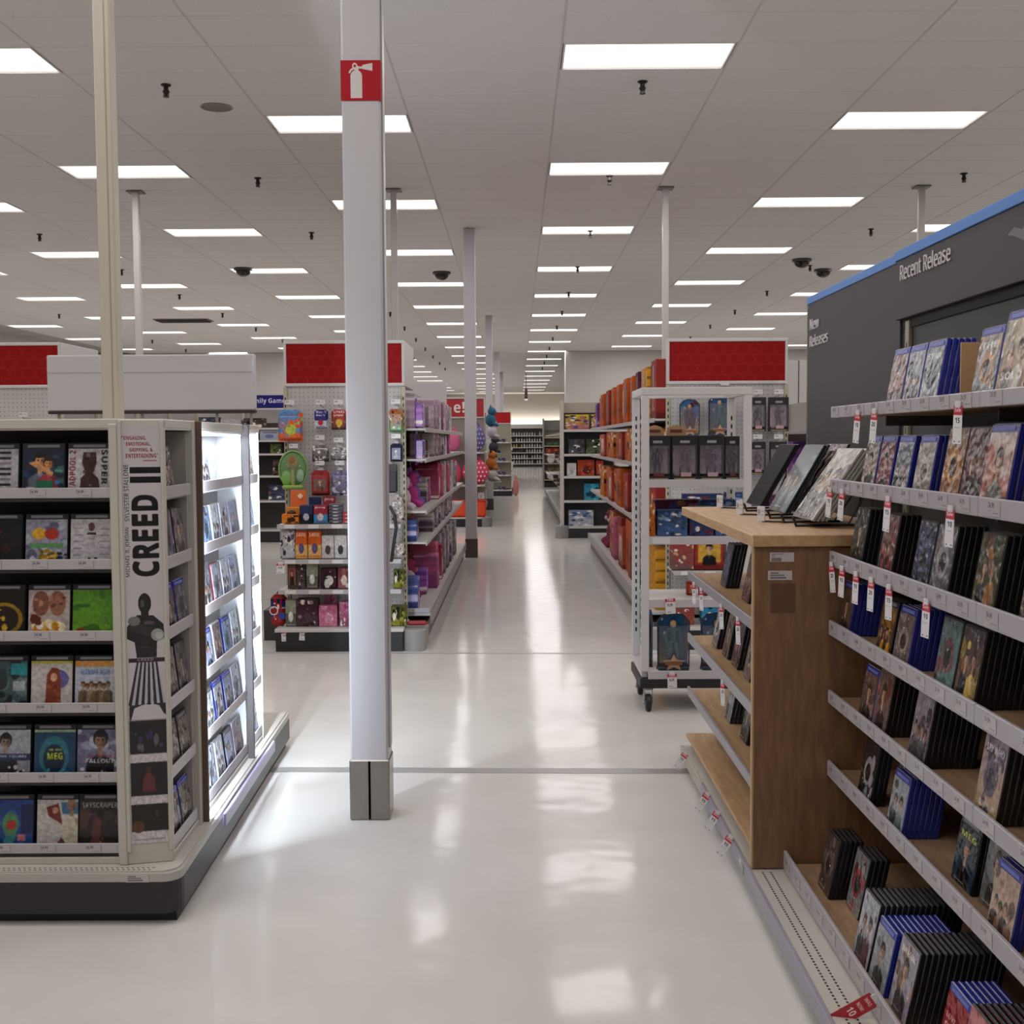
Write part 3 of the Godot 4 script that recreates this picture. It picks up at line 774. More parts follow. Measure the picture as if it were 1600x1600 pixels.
func ceiling_fittings() -> void:
	# sprinklers hang in a grid
	var body := M("2a2624", 0.4, 0.5)
	var rose := MB.new().lathe([Vector2(0, 0), Vector2(0.04, 0), Vector2(0.04, -0.008), Vector2(0.018, -0.02), Vector2(0.018, -0.05), Vector2(0, -0.05)], 12).mesh()
	var head := MB.new().lathe([Vector2(0.02, 0.0), Vector2(0.03, -0.01), Vector2(0.012, -0.03), Vector2(0.012, -0.045), Vector2(0.0, -0.045)], 10)
	head.box(Vector3(0.018, -0.02, 0), Vector3(0.006, 0.05, 0.006)).box(Vector3(-0.018, -0.02, 0), Vector3(0.006, 0.05, 0.006))
	var hm := head.mesh()
	var plate := MB.new().lathe([Vector2(0, 0.002), Vector2(0.024, 0.002), Vector2(0.024, -0.002), Vector2(0, -0.002)], 12).mesh()
	for x in [-10.0, -6.42, -2.75, 1.005, 4.78]:
		for k in 12:
			var d := 9.63 + 3.36 * k
			if absf(x) > 0.43 * d or (d > 37.5 and x > 1.4):
				continue
			var s := thing("sprinkler", "dark sprinkler head, %s from the front in the line %s" % [nth(k), {-10.0: "furthest over beyond the film rack", -6.42: "beyond the film rack", -2.75: "over the game display", 1.005: "over the aisle", 4.78: "over the dark wall"}[x]], "sprinkler", V(x, CEIL, d), 0.0, "ceiling sprinkler heads")
			part(s, "rose", rose, body)
			part(s, "head", hm, body, Vector3(0, -0.045, 0))
			part(s, "deflector", plate, body, Vector3(0, -0.095, 0))
	for q in [[4.491, 19.05, "dark dome camera near the new release wall, the nearer of two close together"], [5.116, 20.2, "dark dome camera behind its twin above the blue trim"], [-1.238, 20.22, "dark dome camera on the ceiling beside the second support column"], [-4.42, 19.64, "dark dome camera seen against a light panel, above the blank white header"], [-3.6, 41.0, "tiny dark dome camera above the doll gondola, far away"]]:
		var c := thing("dome_camera", q[2], "camera", V(q[0], CEIL, q[1]))
		part(c, "ring", MB.new().lathe([Vector2(0, 0), Vector2(0.15, 0), Vector2(0.15, -0.035), Vector2(0.12, -0.04)], 24).mesh(), M("4a4644", 0.5))
		var pr := []
		for k in 9: pr.append(Vector2(0.12 * cos(PI * 0.5 * k / 8.0), -0.04 - 0.1 * sin(PI * 0.5 * k / 8.0)))
		part(c, "dome", MB.new().lathe(pr, 24).mesh(), M("1c1817", 0.1))
	var sk := thing("ceiling_speaker", "round flat white speaker grille set in the ceiling tiles", "speaker", V(-2.511, CEIL, 10.27))
	part(sk, "rim", MB.new().lathe([Vector2(0.13, 0), Vector2(0.135, -0.006), Vector2(0.12, -0.01), Vector2(0.118, -0.004)], 28).mesh(), M("8a8682", 0.6))
	part(sk, "grille", MB.new().lathe([Vector2(0, -0.003), Vector2(0.12, -0.005)], 28).mesh(), M("77726e", 0.8))
	var vt := thing("ceiling_vent", "long dark air vent in the ceiling above the far shelves", "vent", V(-7.66, CEIL, 27.83))
	part(vt, "frame", MB.new().box(Vector3(0, -0.012, 0), Vector3(1.24, 0.022, 0.6), 0.004).mesh(), M("6a645e", 0.6))
	for k in 5:
		part(vt, "slat", bx(Vector3(1.16, 0.012, 0.07), 0.003), M("4c4742", 0.6), Vector3(0, -0.028, -0.22 + 0.11 * k), Vector3(0.5, 0, 0))
	var pd := thing("pendant_fitting", "small dark pendant with a white tip hanging far down the aisle", "pendant", V(0.4, 3.6, 50.0))
	part(pd, "stem", MB.new().limb(Vector3(0, 0.78, 0), Vector3(0, 0.1, 0), 0.015, 0.015).mesh(), M("3a2c28", 0.5))
	part(pd, "body", MB.new().limb(Vector3(0, 0.1, 0), Vector3(0, -0.25, 0), 0.06, 0.07).mesh(), M("3a2420", 0.5))
	part(pd, "tip", MB.new().ball(Vector3(0, -0.36, 0), Vector3(0.08, 0.08, 0.08)).mesh(), M("d8d4d0", 0.4))

# ---------------------------------------------------------------- film cases
var case_parts := {}
# kind: "k" black case with a black band (uhd), "b" blue case, "d" taller black case, "w" clear slip
func film_case(called: String, label: String, art: String, kind: String, at: Vector3, turn: float, tilt: float, group := "", mat := "wrap", big := 1.0) -> Node3D:
	var key := art + kind + str(big) + mat
	if not case_parts.has(key):
		var hgt: float = 0.19 if kind == "d" else 0.171
		var s := Vector3(0.136, hgt, 0.0135) * big
		var col: Material = {"k": M("121113", 0.3), "b": M("1f2880", 0.25), "d": M("0f0e10", 0.3), "w": M("a8a6aa", 0.35), "r": M("7a1c22", 0.3), "c": M("b4b8c0", 0.2)}[kind]
		var body := MB.new().box(Vector3(0, s.y * 0.5, 0), s, 0.0018).mesh()
		var band: float = 0.018 if kind in ["k", "b"] else 0.002
		var ch := s.y - band - 0.004
		var cover := MB.new().box(Vector3(0, 0.002 + ch * 0.5, s.z * 0.5 + 0.0006), Vector3(s.x - 0.006, ch, 0.0014), 0.0, C(art)).mesh()
		var edge := MB.new().box(Vector3(s.x * 0.5 + 0.0003, s.y * 0.5, 0), Vector3(0.0008, s.y - 0.01, 0.0016)).mesh()
		case_parts[key] = [body, col, cover, band, s, edge]
	var p: Array = case_parts[key]
	var o := thing(called, label, "film case", at, turn, group)
	o.rotation.x = -tilt
	part(o, "case", p[0], p[1])
	part(o, "cover", p[2], mats[mat])
	if p[3] > 0.01:
		part(o, "title_band", bx(Vector3(0.1 * big, 0.009, 0.0012), 0.0), M("77747a" if kind == "k" else "5a66b0", 0.4), Vector3(0, p[4].y - 0.011, p[4].z * 0.5 + 0.0006))
	part(o, "opening_edge", p[5], M("1c1a1d" if kind != "b" else "2a3492", 0.4))
	if kind == "b" or kind == "d":
		part(o, "insert_edge", bx(Vector3(0.122 * big, 0.001, 0.002)), M("b4b4c0" if kind == "b" else "4a484c", 0.5), Vector3(0, p[4].y + 0.0003, p[4].z * 0.5 - 0.0022))
	return o

# n cases one behind the other, the front one first
func film_stack(label: String, back_label: String, art: String, kind: String, n: int, at: Vector3, turn: float, tilt: float, mat := "wrap", big := 1.0) -> void:
	film_case("film_case", label, art, kind, at, turn, tilt, "", mat, big)
	var back := Basis(Vector3.UP, turn) * Vector3(0, 0, -1)
	for k in range(1, n):
		film_case("film_case", "film case %s behind the front one %s" % [nth(k - 1), back_label], art, kind, at + back * (0.0153 * big / cos(tilt)) * k, turn, tilt, "cases behind the front one " + back_label, mat, big)

func price_rail(o: Node, c: Vector3, w: float, h: float, turn: float, n: int, cellname := "price", first := 0.3) -> void:
	# printed labels slid into a shelf rail whose face is at c
	for k in n:
		var b := Basis(Vector3.UP, turn)
		var m: ArrayMesh
		var key := "lab%s%.3f" % [cellname, h]
		if not meshes.has(key):
			meshes[key] = MB.new().box(Vector3(), Vector3(h * 1.7, h * 0.86, 0.0015), 0.0, C(cellname)).mesh()
		part(o, "price_label", meshes[key], mats["gloss"], c + b * Vector3(-w * 0.5 + w * (k + first) / n, 0, 0.001), Vector3(0, turn, 0))

func media_island() -> void:
	var at := V(-1.75, 0, 4.9)
	var o := thing("media_rack", "white island rack of film cases with a tall black and white poster on its corner", "display rack", at)
	var W := func(x: float, h: float, d: float) -> Vector3: return V(x, h, d) - at
	var cream := M("b5b0a6", 0.45)
	var white := M("b8b4b0", 0.4)
	var black := M("151314", 0.6)
	var flat := Basis(Vector3(1, 0, 0), Vector3(0, 0, -1), Vector3(0, 1, 0))
	var rel := -at
	# base: black kick, rounded cream deck, vinyl bumper
	part(o, "kick_plate", MB.new().prism(PackedVector2Array([Vector2(-2.6, 3.86), Vector2(-1.127, 3.86), Vector2(-1.2, 6.1), Vector2(-2.6, 6.1)]), 0.0, 0.115, Rect2(), rel, flat).mesh(), M("1a1819", 0.5))
	var rim := [Vector2(-2.62, 3.815), Vector2(-1.165, 3.815)]
	for k in 6:
		var a := PI * 0.5 * k / 5.0
		rim.append(Vector2(-1.165 + 0.06 * sin(a), 3.875 - 0.06 * cos(a)))
	rim.append_array([Vector2(-1.183, 6.12), Vector2(-2.62, 6.12)])
	part(o, "bumper", MB.new().prism(PackedVector2Array(rim), 0.04, 0.144, Rect2(), rel, flat).mesh(), M("242224", 0.4))
	part(o, "deck_lip", MB.new().prism(PackedVector2Array(rim), 0.145, 0.172, Rect2(), rel, flat).mesh(), M("aaa69e", 0.4))
	var inner := []
	for p in rim: inner.append(Vector2(p.x + (-0.012 if p.x > -2 else 0.012), p.y + (0.012 if p.y < 4.5 else -0.012)))
	part(o, "deck", MB.new().prism(PackedVector2Array(inner), 0.172, 0.178, Rect2(), rel, flat).mesh(), cream)
	var dots := MB.new()
	for k in 80:
		for j in 2:
			dots.box(W.call(-2.55 + 0.017 * k + 0.008 * j, 0.1782, 3.838 + 0.018 * j), Vector3(0.007, 0.001, 0.007))
	part(o, "deck_holes", dots.mesh(), M("6a655c", 0.8)).set_meta("kind", "stuff")
	part(o, "deck_label", MB.new().box(W.call(-1.24, 0.158, 3.813), Vector3(0.075, 0.026, 0.002), 0.0, C("note2")).mesh(), mats["gloss"])
	part(o, "bumper_led_sheen", MB.new().box(W.call(-1.118, 0.16, 4.95), Vector3(0.012, 0.05, 1.1), 0.003, Rect2(), Basis(Vector3.UP, 0.034)).mesh(), M("9a94b4", 0.3))  # lavender strip coloured to stand in for LED light reflected by the bumper
	# core, top and frame of the front
	part(o, "core", MB.new().box(W.call(-1.95, 0.9, 4.95), Vector3(1.3, 1.44, 1.66)).mesh(), white)
	part(o, "top_panel", MB.new().prism(PackedVector2Array([Vector2(-2.6, 3.885), Vector2(-1.29, 3.885), Vector2(-1.155, 3.92), Vector2(-1.192, 5.56), Vector2(-2.6, 5.9)]), 1.612, 1.626, Rect2(), rel, flat).mesh(), cream)
	part(o, "top_trim", MB.new().box(W.call(-1.945, 1.632, 3.888), Vector3(1.31, 0.032, 0.018), 0.003).mesh(), cream)
	part(o, "back_panel", MB.new().box(W.call(-1.95, 0.9, 4.075), Vector3(1.31, 1.43, 0.02)).mesh(), black)
	for x in [-1.305, -2.58]:
		part(o, "post", MB.new().box(W.call(x, 0.905, 3.9), Vector3(0.03, 1.455, 0.05), 0.004).mesh(), cream)
	part(o, "plinth", MB.new().box(W.call(-1.945, 0.189, 3.9), Vector3(1.25, 0.024, 0.02), 0.003).mesh(), cream)
	var rows := [1.425, 1.192, 0.957, 0.719, 0.487, 0.249]
	for r_ in rows:
		part(o, "shelf", MB.new().box(W.call(-1.945, r_ - 0.04, 3.98), Vector3(1.25, 0.012, 0.17), 0.002).mesh(), M("2a2726", 0.6))
		var pr := part(o, "price_rail", MB.new().box(W.call(-1.945, r_ - 0.017, 3.89), Vector3(1.25, 0.034, 0.006), 0.002).mesh(), M("aaa4a4", 0.35))
		price_rail(pr, W.call(-1.62, r_ - 0.018, 3.886), 0.6, 0.03, 0.0, 4, "price", 0.42)
	# chamfered panel with the poster
	var A := Vector2(-1.29, 3.882); var Bp := Vector2(-1.152, 3.915)
	var ang := atan2(Bp.y - A.y, Bp.x - A.x)
	var pb := Basis(Vector3.UP, ang)
	var mid := W.call((A.x + Bp.x) * 0.5, 0.0, (A.y + Bp.y) * 0.5) as Vector3
	part(o, "corner_panel", MB.new().box(mid + Vector3(0, 0.912, 0) - pb.z * 0.01, Vector3(0.146, 1.47, 0.02), 0.004, Rect2(), pb).mesh(), cream)
	part(o, "poster", MB.new().box(mid + Vector3(0, 1.142, 0) + pb.z * 0.0015, Vector3(0.12, 0.962, 0.002), 0.0, C("poster"), pb).mesh(), mats["gloss"]).set_meta("label", "tall black and white boxing film poster")
	part(o, "poster_foot", MB.new().box(mid + Vector3(0, 0.452, 0) + pb.z * 0.0015, Vector3(0.12, 0.41, 0.002), 0.0, C("poster_foot"), pb).mesh(), mats["gloss"])
	for s in [-1.0, 1.0]:
		part(o, "poster_frame", MB.new().box(mid + Vector3(0, 0.93, 0) + pb * Vector3(0.066 * s, 0, 0.004), Vector3(0.012, 1.42, 0.01), 0.002, Rect2(), pb).mesh(), cream)
	# side run: cubbies, then two lit bays
	var th := PI / 2 + 0.027
	var sb := Basis(Vector3.UP, th)
	var B0: Vector3 = W.call(-1.152, 0.0, 3.915)
	var S := func(x: float, h: float, z: float) -> Vector3: return B0 + sb * Vector3(x, h, z)
	var sbox := func(called: String, x: float, h: float, z: float, s: Vector3, m: Material, bev := 0.003): part(o, called, MB.new().box(S.call(x, h, z), s, bev, Rect2(), sb).mesh(), m)
	sbox.call("post", 0.012, 0.912, -0.012, Vector3(0.026, 1.47, 0.024), cream)
	sbox.call("top_trim", 0.82, 1.632, -0.008, Vector3(1.62, 0.03, 0.016), cream)
	sbox.call("side_plinth", 0.82, 0.188, -0.012, Vector3(1.62, 0.024, 0.02), cream)
	sbox.call("cubby_back", 0.2, 0.9, -0.17, Vector3(0.36, 1.42, 0.01), M("6a6460", 0.6))
	sbox.call("cubby_side", 0.026, 0.9, -0.09, Vector3(0.012, 1.42, 0.15), M("8a847e", 0.5))
	sbox.call("cubby_side", 0.368, 0.9, -0.09, Vector3(0.016, 1.42, 0.15), M("9a948e", 0.5))
	sbox.call("post", 0.395, 0.912, -0.01, Vector3(0.036, 1.47, 0.03), cream)
	sbox.call("post", 0.42, 0.912, 0.008, Vector3(0.014, 1.47, 0.036), M("5a463a", 0.5))
	sbox.call("post", 1.3, 0.912, 0.008, Vector3(0.012, 1.47, 0.036), M("3a3230", 0.5))
	var lit := M("d4d6da", 0.5)
	for q in [[0.425, 1.292], [1.31, 1.635]]:
		var w: float = q[1] - q[0]
		sbox.call("bay_back", (q[0] + q[1]) * 0.5, 0.9, -0.185, Vector3(w, 1.43, 0.01), lit)
		sbox.call("bay_side", q[0], 0.9, -0.1, Vector3(0.012, 1.43, 0.17), lit)
		sbox.call("bay_side", q[1], 0.9, -0.1, Vector3(0.012, 1.43, 0.18), lit)
		sbox.call("bay_top", (q[0] + q[1]) * 0.5, 1.608, -0.1, Vector3(w, 0.01, 0.18), lit)
		var led := glow("e8f0ff", 3.0)
		part(o, "led_strip", MB.new().box(S.call(q[0] + 0.009, 0.9, 0.006), Vector3(0.006, 1.38, 0.012), 0.0, Rect2(), sb).mesh(), led)
		var l := AreaLight3D.new()
		l.name = "led_light"
		l.area_size = Vector2(1.38, 0.012)
		l.light_energy = 6.5 if w > 0.5 else 4.0
		l.light_color = Color(0.88, 0.94, 1.0)
		l.shadow_enabled = true
		l.area_range = 8.0
		o.add_child(l)
		var tb := AreaLight3D.new()
		tb.name = "led_bar_light"
		tb.area_size = Vector2(w - 0.06, 0.012)
		tb.light_energy = 0.35 if w > 0.5 else 0.15
		tb.light_color = Color(0.88, 0.94, 1.0)
		tb.shadow_enabled = true
		o.add_child(tb)
		tb.position = S.call((q[0] + q[1]) * 0.5, 1.592, -0.022)
		tb.basis = Basis(sb.x, -sb.z, Vector3.UP)
		part(o, "led_bar", MB.new().box(S.call((q[0] + q[1]) * 0.5, 1.599, -0.022), Vector3(w - 0.04, 0.008, 0.014), 0.0, Rect2(), sb).mesh(), led)
		# its face looks along the bay, away from the near post
		l.position = S.call(q[0] + 0.014, 0.9, 0.008)
		var fwd: Vector3 = sb * Vector3(0.8, 0, -0.6)
		l.basis = Basis(Vector3.UP, (-fwd).cross(Vector3.UP), -fwd)
	sbox.call("end_panel", 1.65, 0.912, -0.1, Vector3(0.016, 1.47, 0.2), cream)
	for k in rows.size():
		var y: float = rows[k]
		for q in [[0.033, 0.36, "cubby_shelf"], [0.432, 1.286, "lit_shelf"], [1.317, 1.628, "lit_shelf"]]:
			var xm: float = (q[0] + q[1]) * 0.5; var w: float = q[1] - q[0]
			sbox.call(q[2], xm, y - 0.042, -0.095, Vector3(w, 0.008, 0.165), M("a49e9a", 0.5) if q[2] == "cubby_shelf" else lit, 0.001)
			sbox.call("price_rail", xm, y - 0.02, -0.006, Vector3(w, 0.042, 0.006), M("a49e9e", 0.35), 0.002)
	# blank header over the far end
	var hb := V(-1.7, 0, 5.62)
	var hd := thing("blank_header", "wide blank white header board standing above the film rack", "sign", V(-1.7, 1.626, 5.62))
	part(hd, "board", MB.new().box(Vector3(0, 0.222, 0), Vector3(0.965, 0.26, 0.05), 0.006).mesh(), M("b8b4b4", 0.5))
	part(hd, "underside_shade", MB.new().box(Vector3(0, 0.086, 0), Vector3(0.965, 0.014, 0.046), 0.002).mesh(), M("2a2220", 0.6))  # dark strip: the shadow under the board, put in as colour
	part(hd, "crease", MB.new().box(Vector3(0, 0.27, 0.0255), Vector3(0.955, 0.003, 0.002)).mesh(), M("a09c9c", 0.5))
	for x in [-0.44, -0.05, 0.3, 0.46]:
		part(hd, "support", MB.new().box(Vector3(x, 0.042, 0), Vector3(0.012, 0.084, 0.012), 0.002).mesh(), M("8a8684", 0.5))
	var pp := thing("power_pole", "thick cream power pole rising from the top of the film rack to the ceiling", "pole", V(-1.462, 1.627, 4.36))
	part(pp, "shaft", MB.new().box(Vector3(0, 1.38, 0), Vector3(0.062, 2.76, 0.062), 0.006).mesh(), M("b4ae9e", 0.45))
	part(pp, "foot_bracket", MB.new().box(Vector3(0, 0.012, 0), Vector3(0.11, 0.022, 0.09), 0.004).mesh(), M("bdb8a8", 0.5))
	part(pp, "seam", MB.new().box(Vector3(0.01, 1.38, 0.0315), Vector3(0.004, 2.74, 0.002)).mesh(), M("968f80", 0.5))
	# cases on the front shelves
	var front := [["f_stripes", "striped black and white"], ["f_couple", "blue and green, two people embracing"], ["f_vertical", "white, with red and black lettering running upright"], ["f_black_red", "near black, one red slash"], ["f_burst", "yellow, red and green burst"], ["f_list", "pale, a dress figure between small print"],
		["f_ring", "black with a golden ring"], ["f_faces", "two brown faces above fire"], ["f_green", "plain bright green"], ["f_teal_beast", "grey and teal"], ["f_redhair", "pale, one long red-brown figure"], ["f_mamma", "pale blue, a row of people"],
		["f_soldier", "grey, a lone soldier"], ["f_ocean", "deep teal with yellow lettering"], ["f_purple", "violet grey with a dark man"], ["f_flower", "blue with a red flower shape"], ["f_photos", "cream, tilted snapshots and a man in white"], ["f_tower", "dark brown, pale tower title on top"]]
	for k in 6:
		for j in 3:
			var q: Array = front[k * 3 + j]
			var x: float = [-1.711, -1.56, -1.409][j] + [0.0, 0.004, 0.006, 0.008, 0.012, 0.014][k] * (1.0 if j < 2 else 0.4)
			film_case("film_case", "film case on the front rack's %s shelf, %s" % [["top", "second", "third", "fourth", "fifth", "lowest"][k], q[1]], q[0], "k", V(x, rows[k] - 0.033, 3.945), 0.0, 0.12, "", "gloss", 1.05)
			film_case("film_case", "black case behind the rack's %s shelf case, %s" % [["top", "second", "third", "fourth", "fifth", "lowest"][k], q[1]], q[0], "k", V(x, rows[k] - 0.033, 3.968), 0.0, 0.1, "black cases stacked behind the front ones on the rack", "gloss", 1.05)
	# cases in the cubbies and the lit bays
	var w0 := at + B0
	for k in 6:
		for j in 2:
			if k == 0 and j == 1: continue
			film_case("film_case", "film case in the %s corner cubby beside the poster, %s" % [["top", "second", "third", "fourth", "fifth", "lowest"][k], ["the one nearer the poster", "the one further from the poster"][j]], "s%d" % ((k * 2 + j * 3) % 5), ["k", "d", "b", "d", "k", "b"][k], w0 + sb * Vector3(0.125 + 0.15 * j, rows[k] - 0.037, -0.021), th, 0.12)
		var n1: int = [2, 5, 5, 5, 5, 5][k]
		for j in n1:
			var kind: String = [["b", "c", "c", "c", "c"], ["w", "c", "w", "c", "c"], ["d", "d", "r", "c", "c"], ["c", "b", "w", "b", "c"], ["c", "k", "b", "b", "c"], ["c", "c", "w", "k", "c"]][k][j]
			film_case("film_case", "film case in the near lit bay, %s shelf, %s from the brown post" % [["top", "second", "third", "fourth", "fifth", "lowest"][k], nth(j)], "s%d" % (6 + (k * 3 + j) % 8) if kind != "d" else "m7", kind, w0 + sb * Vector3(0.51 + 0.165 * j, rows[k] - 0.037, -0.021), th, 0.12)
		for j in 2:
			film_case("film_case", "film case in the far lit bay, %s shelf, %s from the dark post" % [["top", "second", "third", "fourth", "fifth", "lowest"][k], nth(j)], "s%d" % (6 + (k + j * 3) % 8), ["c", "w", "c", "k"][(k + j) % 4], w0 + sb * Vector3(1.395 + 0.155 * j, rows[k] - 0.037, -0.021), th, 0.12)

# ---------------------------------------------------------------- right-hand side: wooden gondola and the new release wall
func wood(hex1: String, hex2: String, seed_: int, up: bool) -> StandardMaterial3D:
	var k := "wood" + hex1 + str(up)
	if not mats.has(k):
		var m := StandardMaterial3D.new()
		m.albedo_texture = noise_tex(0.02, 512, false, 1.0, 4, seed_, ramp(hex1, hex2, 0.25, 0.75))
		m.uv1_triplanar = true
		m.uv1_world_triplanar = true
		m.uv1_scale = Vector3(3.0, 0.5, 3.0) if up else Vector3(3.0, 3.0, 0.5)
		m.roughness = 0.5
		mats[k] = m
	return mats[k]

func wood_gondola() -> void:
	var at := V(1.1, 0, 4.92)
	var o := thing("wooden_shelf_unit", "low wooden shelf unit with a plain brown end panel and a maple top", "shelf unit", at)
	var W := func(called: String, x0: float, x1: float, h0: float, h1: float, d0: float, d1: float, m: Material, bev := 0.002): return part(o, called, MB.new().box(V((x0 + x1) * 0.5, (h0 + h1) * 0.5, (d0 + d1) * 0.5) - at, Vector3(x1 - x0, h1 - h0, d1 - d0), bev).mesh(), m)
	var maple := wood("a88660", "b8966e", 31, false)
	var panel := wood("6e4e34", "7d5b3e", 32, true)
	W.call("end_panel", 0.805, 1.395, 0.092, 1.205, 4.06, 4.085, panel)
	W.call("end_panel_edge", 0.8, 0.8065, 0.092, 1.205, 4.06, 4.085, M("b0916a", 0.5), 0.001)
	W.call("top", 0.795, 1.398, 1.206, 1.246, 4.045, 5.79, maple, 0.003)
	W.call("back_panel", 1.365, 1.395, 0.13, 1.205, 4.09, 5.74, wood("8a7452", "96805c", 33, true))
	for h in [0.93, 0.628, 0.368]:
		W.call("shelf", 0.832, 1.36, h - 0.02, h, 4.09, 5.74, maple)
		W.call("price_rail", 0.818, 0.83, h - 0.028, h + 0.014, 4.09, 5.74, M("8a868a", 0.35))
	W.call("bottom_board", 0.815, 1.36, 0.132, 0.15, 4.09, 5.745, maple)
	W.call("board_support", 0.86, 1.36, 0.092, 0.131, 4.095, 5.74, M("8a7a60", 0.6))
	for q in [["note1", 0.868, 1.17], ["note2", 0.862, 1.108]]:
		part(o, "paper_note", MB.new().box(V(q[1] + 0.03, q[2], 4.0585) - at, Vector3(0.082, 0.032, 0.001), 0.0, C(q[0])).mesh(), mats["print"])
	W.call("tape_mark", 0.86, 0.945, 0.98, 1.08, 4.0588, 4.0595, M("5c3f2c", 0.45), 0.0)
	# cases on its aisle side
	var L := -PI / 2
	var n := 0
	for q in [[0.932, 5.2, 4, "m14"], [0.932, 4.7, 2, "m13"], [0.63, 5.42, 2, "m8"], [0.63, 5.15, 3, "m23"], [0.63, 4.92, 2, "m10"], [0.63, 4.66, 2, "m20"], [0.63, 4.4, 2, "m6"], [0.37, 5.08, 7, "m28"], [0.37, 4.72, 2, "m12"], [0.37, 4.38, 2, "m15"], [0.152, 5.6, 5, "m33"], [0.152, 5.32, 2, "m34"], [0.152, 5.12, 2, "m24"], [0.152, 4.93, 2, "m0"], [0.152, 4.74, 2, "m22"], [0.152, 4.5, 2, "m31"], [0.152, 4.3, 2, "m7"]]:
		var row: String = {0.932: "upper", 0.63: "middle", 0.37: "lower", 0.152: "bottom"}[q[0]]
		film_stack("front film case on the wooden unit's %s shelf, %s case along that side" % [row, nth(n)], "on the wooden unit's %s shelf, %s stack along" % [row, nth(n)], q[3], "d", q[2], V(0.9 if q[0] > 0.2 else 0.95, q[0], q[1]), L, 0.2)
		n += 1
	# square albums on easels on top
	var albums := [["lp_black", 5.45, 1.075, "glossy black square album with a thin brown line", 0.52], ["lp_teal", 4.95, 1.075, "dark teal square album, shiny, showing a row of people", 0.52], ["lp_rose", 4.82, 1.14, "dull rose square album between the teal and cream ones", 0.5], ["lp_cream", 4.5, 1.075, "cream square album in crinkled wrap, nearest on the wooden top", 0.6]]
	var ns := [2, 2, 1, 4]
	for k in 4:
		var q: Array = albums[k]
		for j in ns[k]:
			var a := thing("record_album", q[3] if j == 0 else "square album %s behind the %s one on the wooden top" % [nth(j - 1), ["black", "teal", "rose", "cream"][k]], "album", V(q[2] + 0.0125 * j / cos(q[4]), 1.272, q[1]), L, "" if j == 0 else "albums stacked behind the front ones")
			a.rotation.x = -q[4]
			part(a, "sleeve", MB.new().box(Vector3(0, 0.157, 0), Vector3(0.315, 0.315, 0.009), 0.001).mesh(), M("1a181a", 0.3) if k != 3 else M("8f8c86", 0.3))
			part(a, "cover", MB.new().box(Vector3(0, 0.157, 0.0052), Vector3(0.309, 0.309, 0.0012), 0.0, C(q[0])).mesh(), mats["print"] if k == 0 else mats["gloss"] if k == 1 else mats["wrap"])
		if k == 2: continue
		var e_ := thing("display_easel", ["small black easel with price card under the black album", "small black easel with price card under the teal album", "", "small black easel with price card under the cream album"][k], "easel", V(q[2], 1.246, q[1]), L)
		var wire := MB.new()
		for x in [-0.1, 0.1]:
			wire.tube([Vector3(x, 0.008, -0.16), Vector3(x, 0.006, 0.05), Vector3(x, 0.036, 0.062)], 0.005, 6)
			wire.tube([Vector3(x, 0.006, -0.1 if k < 2 else -0.14), Vector3(x * 0.6, 0.16, -0.16 if k < 2 else -0.235), Vector3(x, 0.006, -0.16 if k < 2 else -0.235)], 0.003, 6)
		part(e_, "stand", wire.mesh(), M("151315", 0.4))
		var by := Basis(Vector3.UP, 0.7)
		part(e_, "arm", MB.new().tube([Vector3(-0.1, 0.006, 0.04), Vector3(-0.16, 0.006, 0.12)], 0.004, 6).mesh(), M("151315", 0.4))
		part(e_, "price_card", MB.new().box(Vector3(-0.165, 0.035, 0.125), Vector3(0.036, 0.058, 0.006), 0.001, C("price_white"), by).mesh(), mats["print"], Vector3(), Vector3())

func sale_tag(at: Vector3, turn: float, label: String, size := Vector2(0.03, 0.1), cellname := "sale0", roll := 0.0) -> void:
	var o := thing("sale_tag", label, "price tag", at, turn)
	o.rotation.z = roll
	part(o, "card", MB.new().box(Vector3(0, -size.y * 0.5, 0), Vector3(size.x, size.y, 0.0012), 0.0, C(cellname)).mesh(), mats["gloss"])
	part(o, "clip", MB.new().box(Vector3(0, 0.004, 0.001), Vector3(size.x * 0.6, 0.016, 0.004), 0.001).mesh(), M("c8c4c4", 0.3))

func lettering(o: Node, called: String, txt: String, at: Vector3, turn: float, width: float, cap: float, mat: Material, weight := 400) -> void:
	var tm := TextMesh.new()
	tm.text = txt
	tm.font = sys_font(weight)
	tm.font_size = 48
	tm.pixel_size = 0.002
	tm.depth = 0.004
	tm.horizontal_alignment = HORIZONTAL_ALIGNMENT_LEFT
	tm.curve_step = 1.0
	var bb := tm.get_aabb()
	var m := part(o, called, tm, mat)
	var s := Vector3(width / bb.size.x, cap / bb.size.y, 1.0)
	m.transform = Transform3D(Basis(Vector3.UP, turn) * Basis.from_scale(s), at - Basis(Vector3.UP, turn) * (bb.position * s))

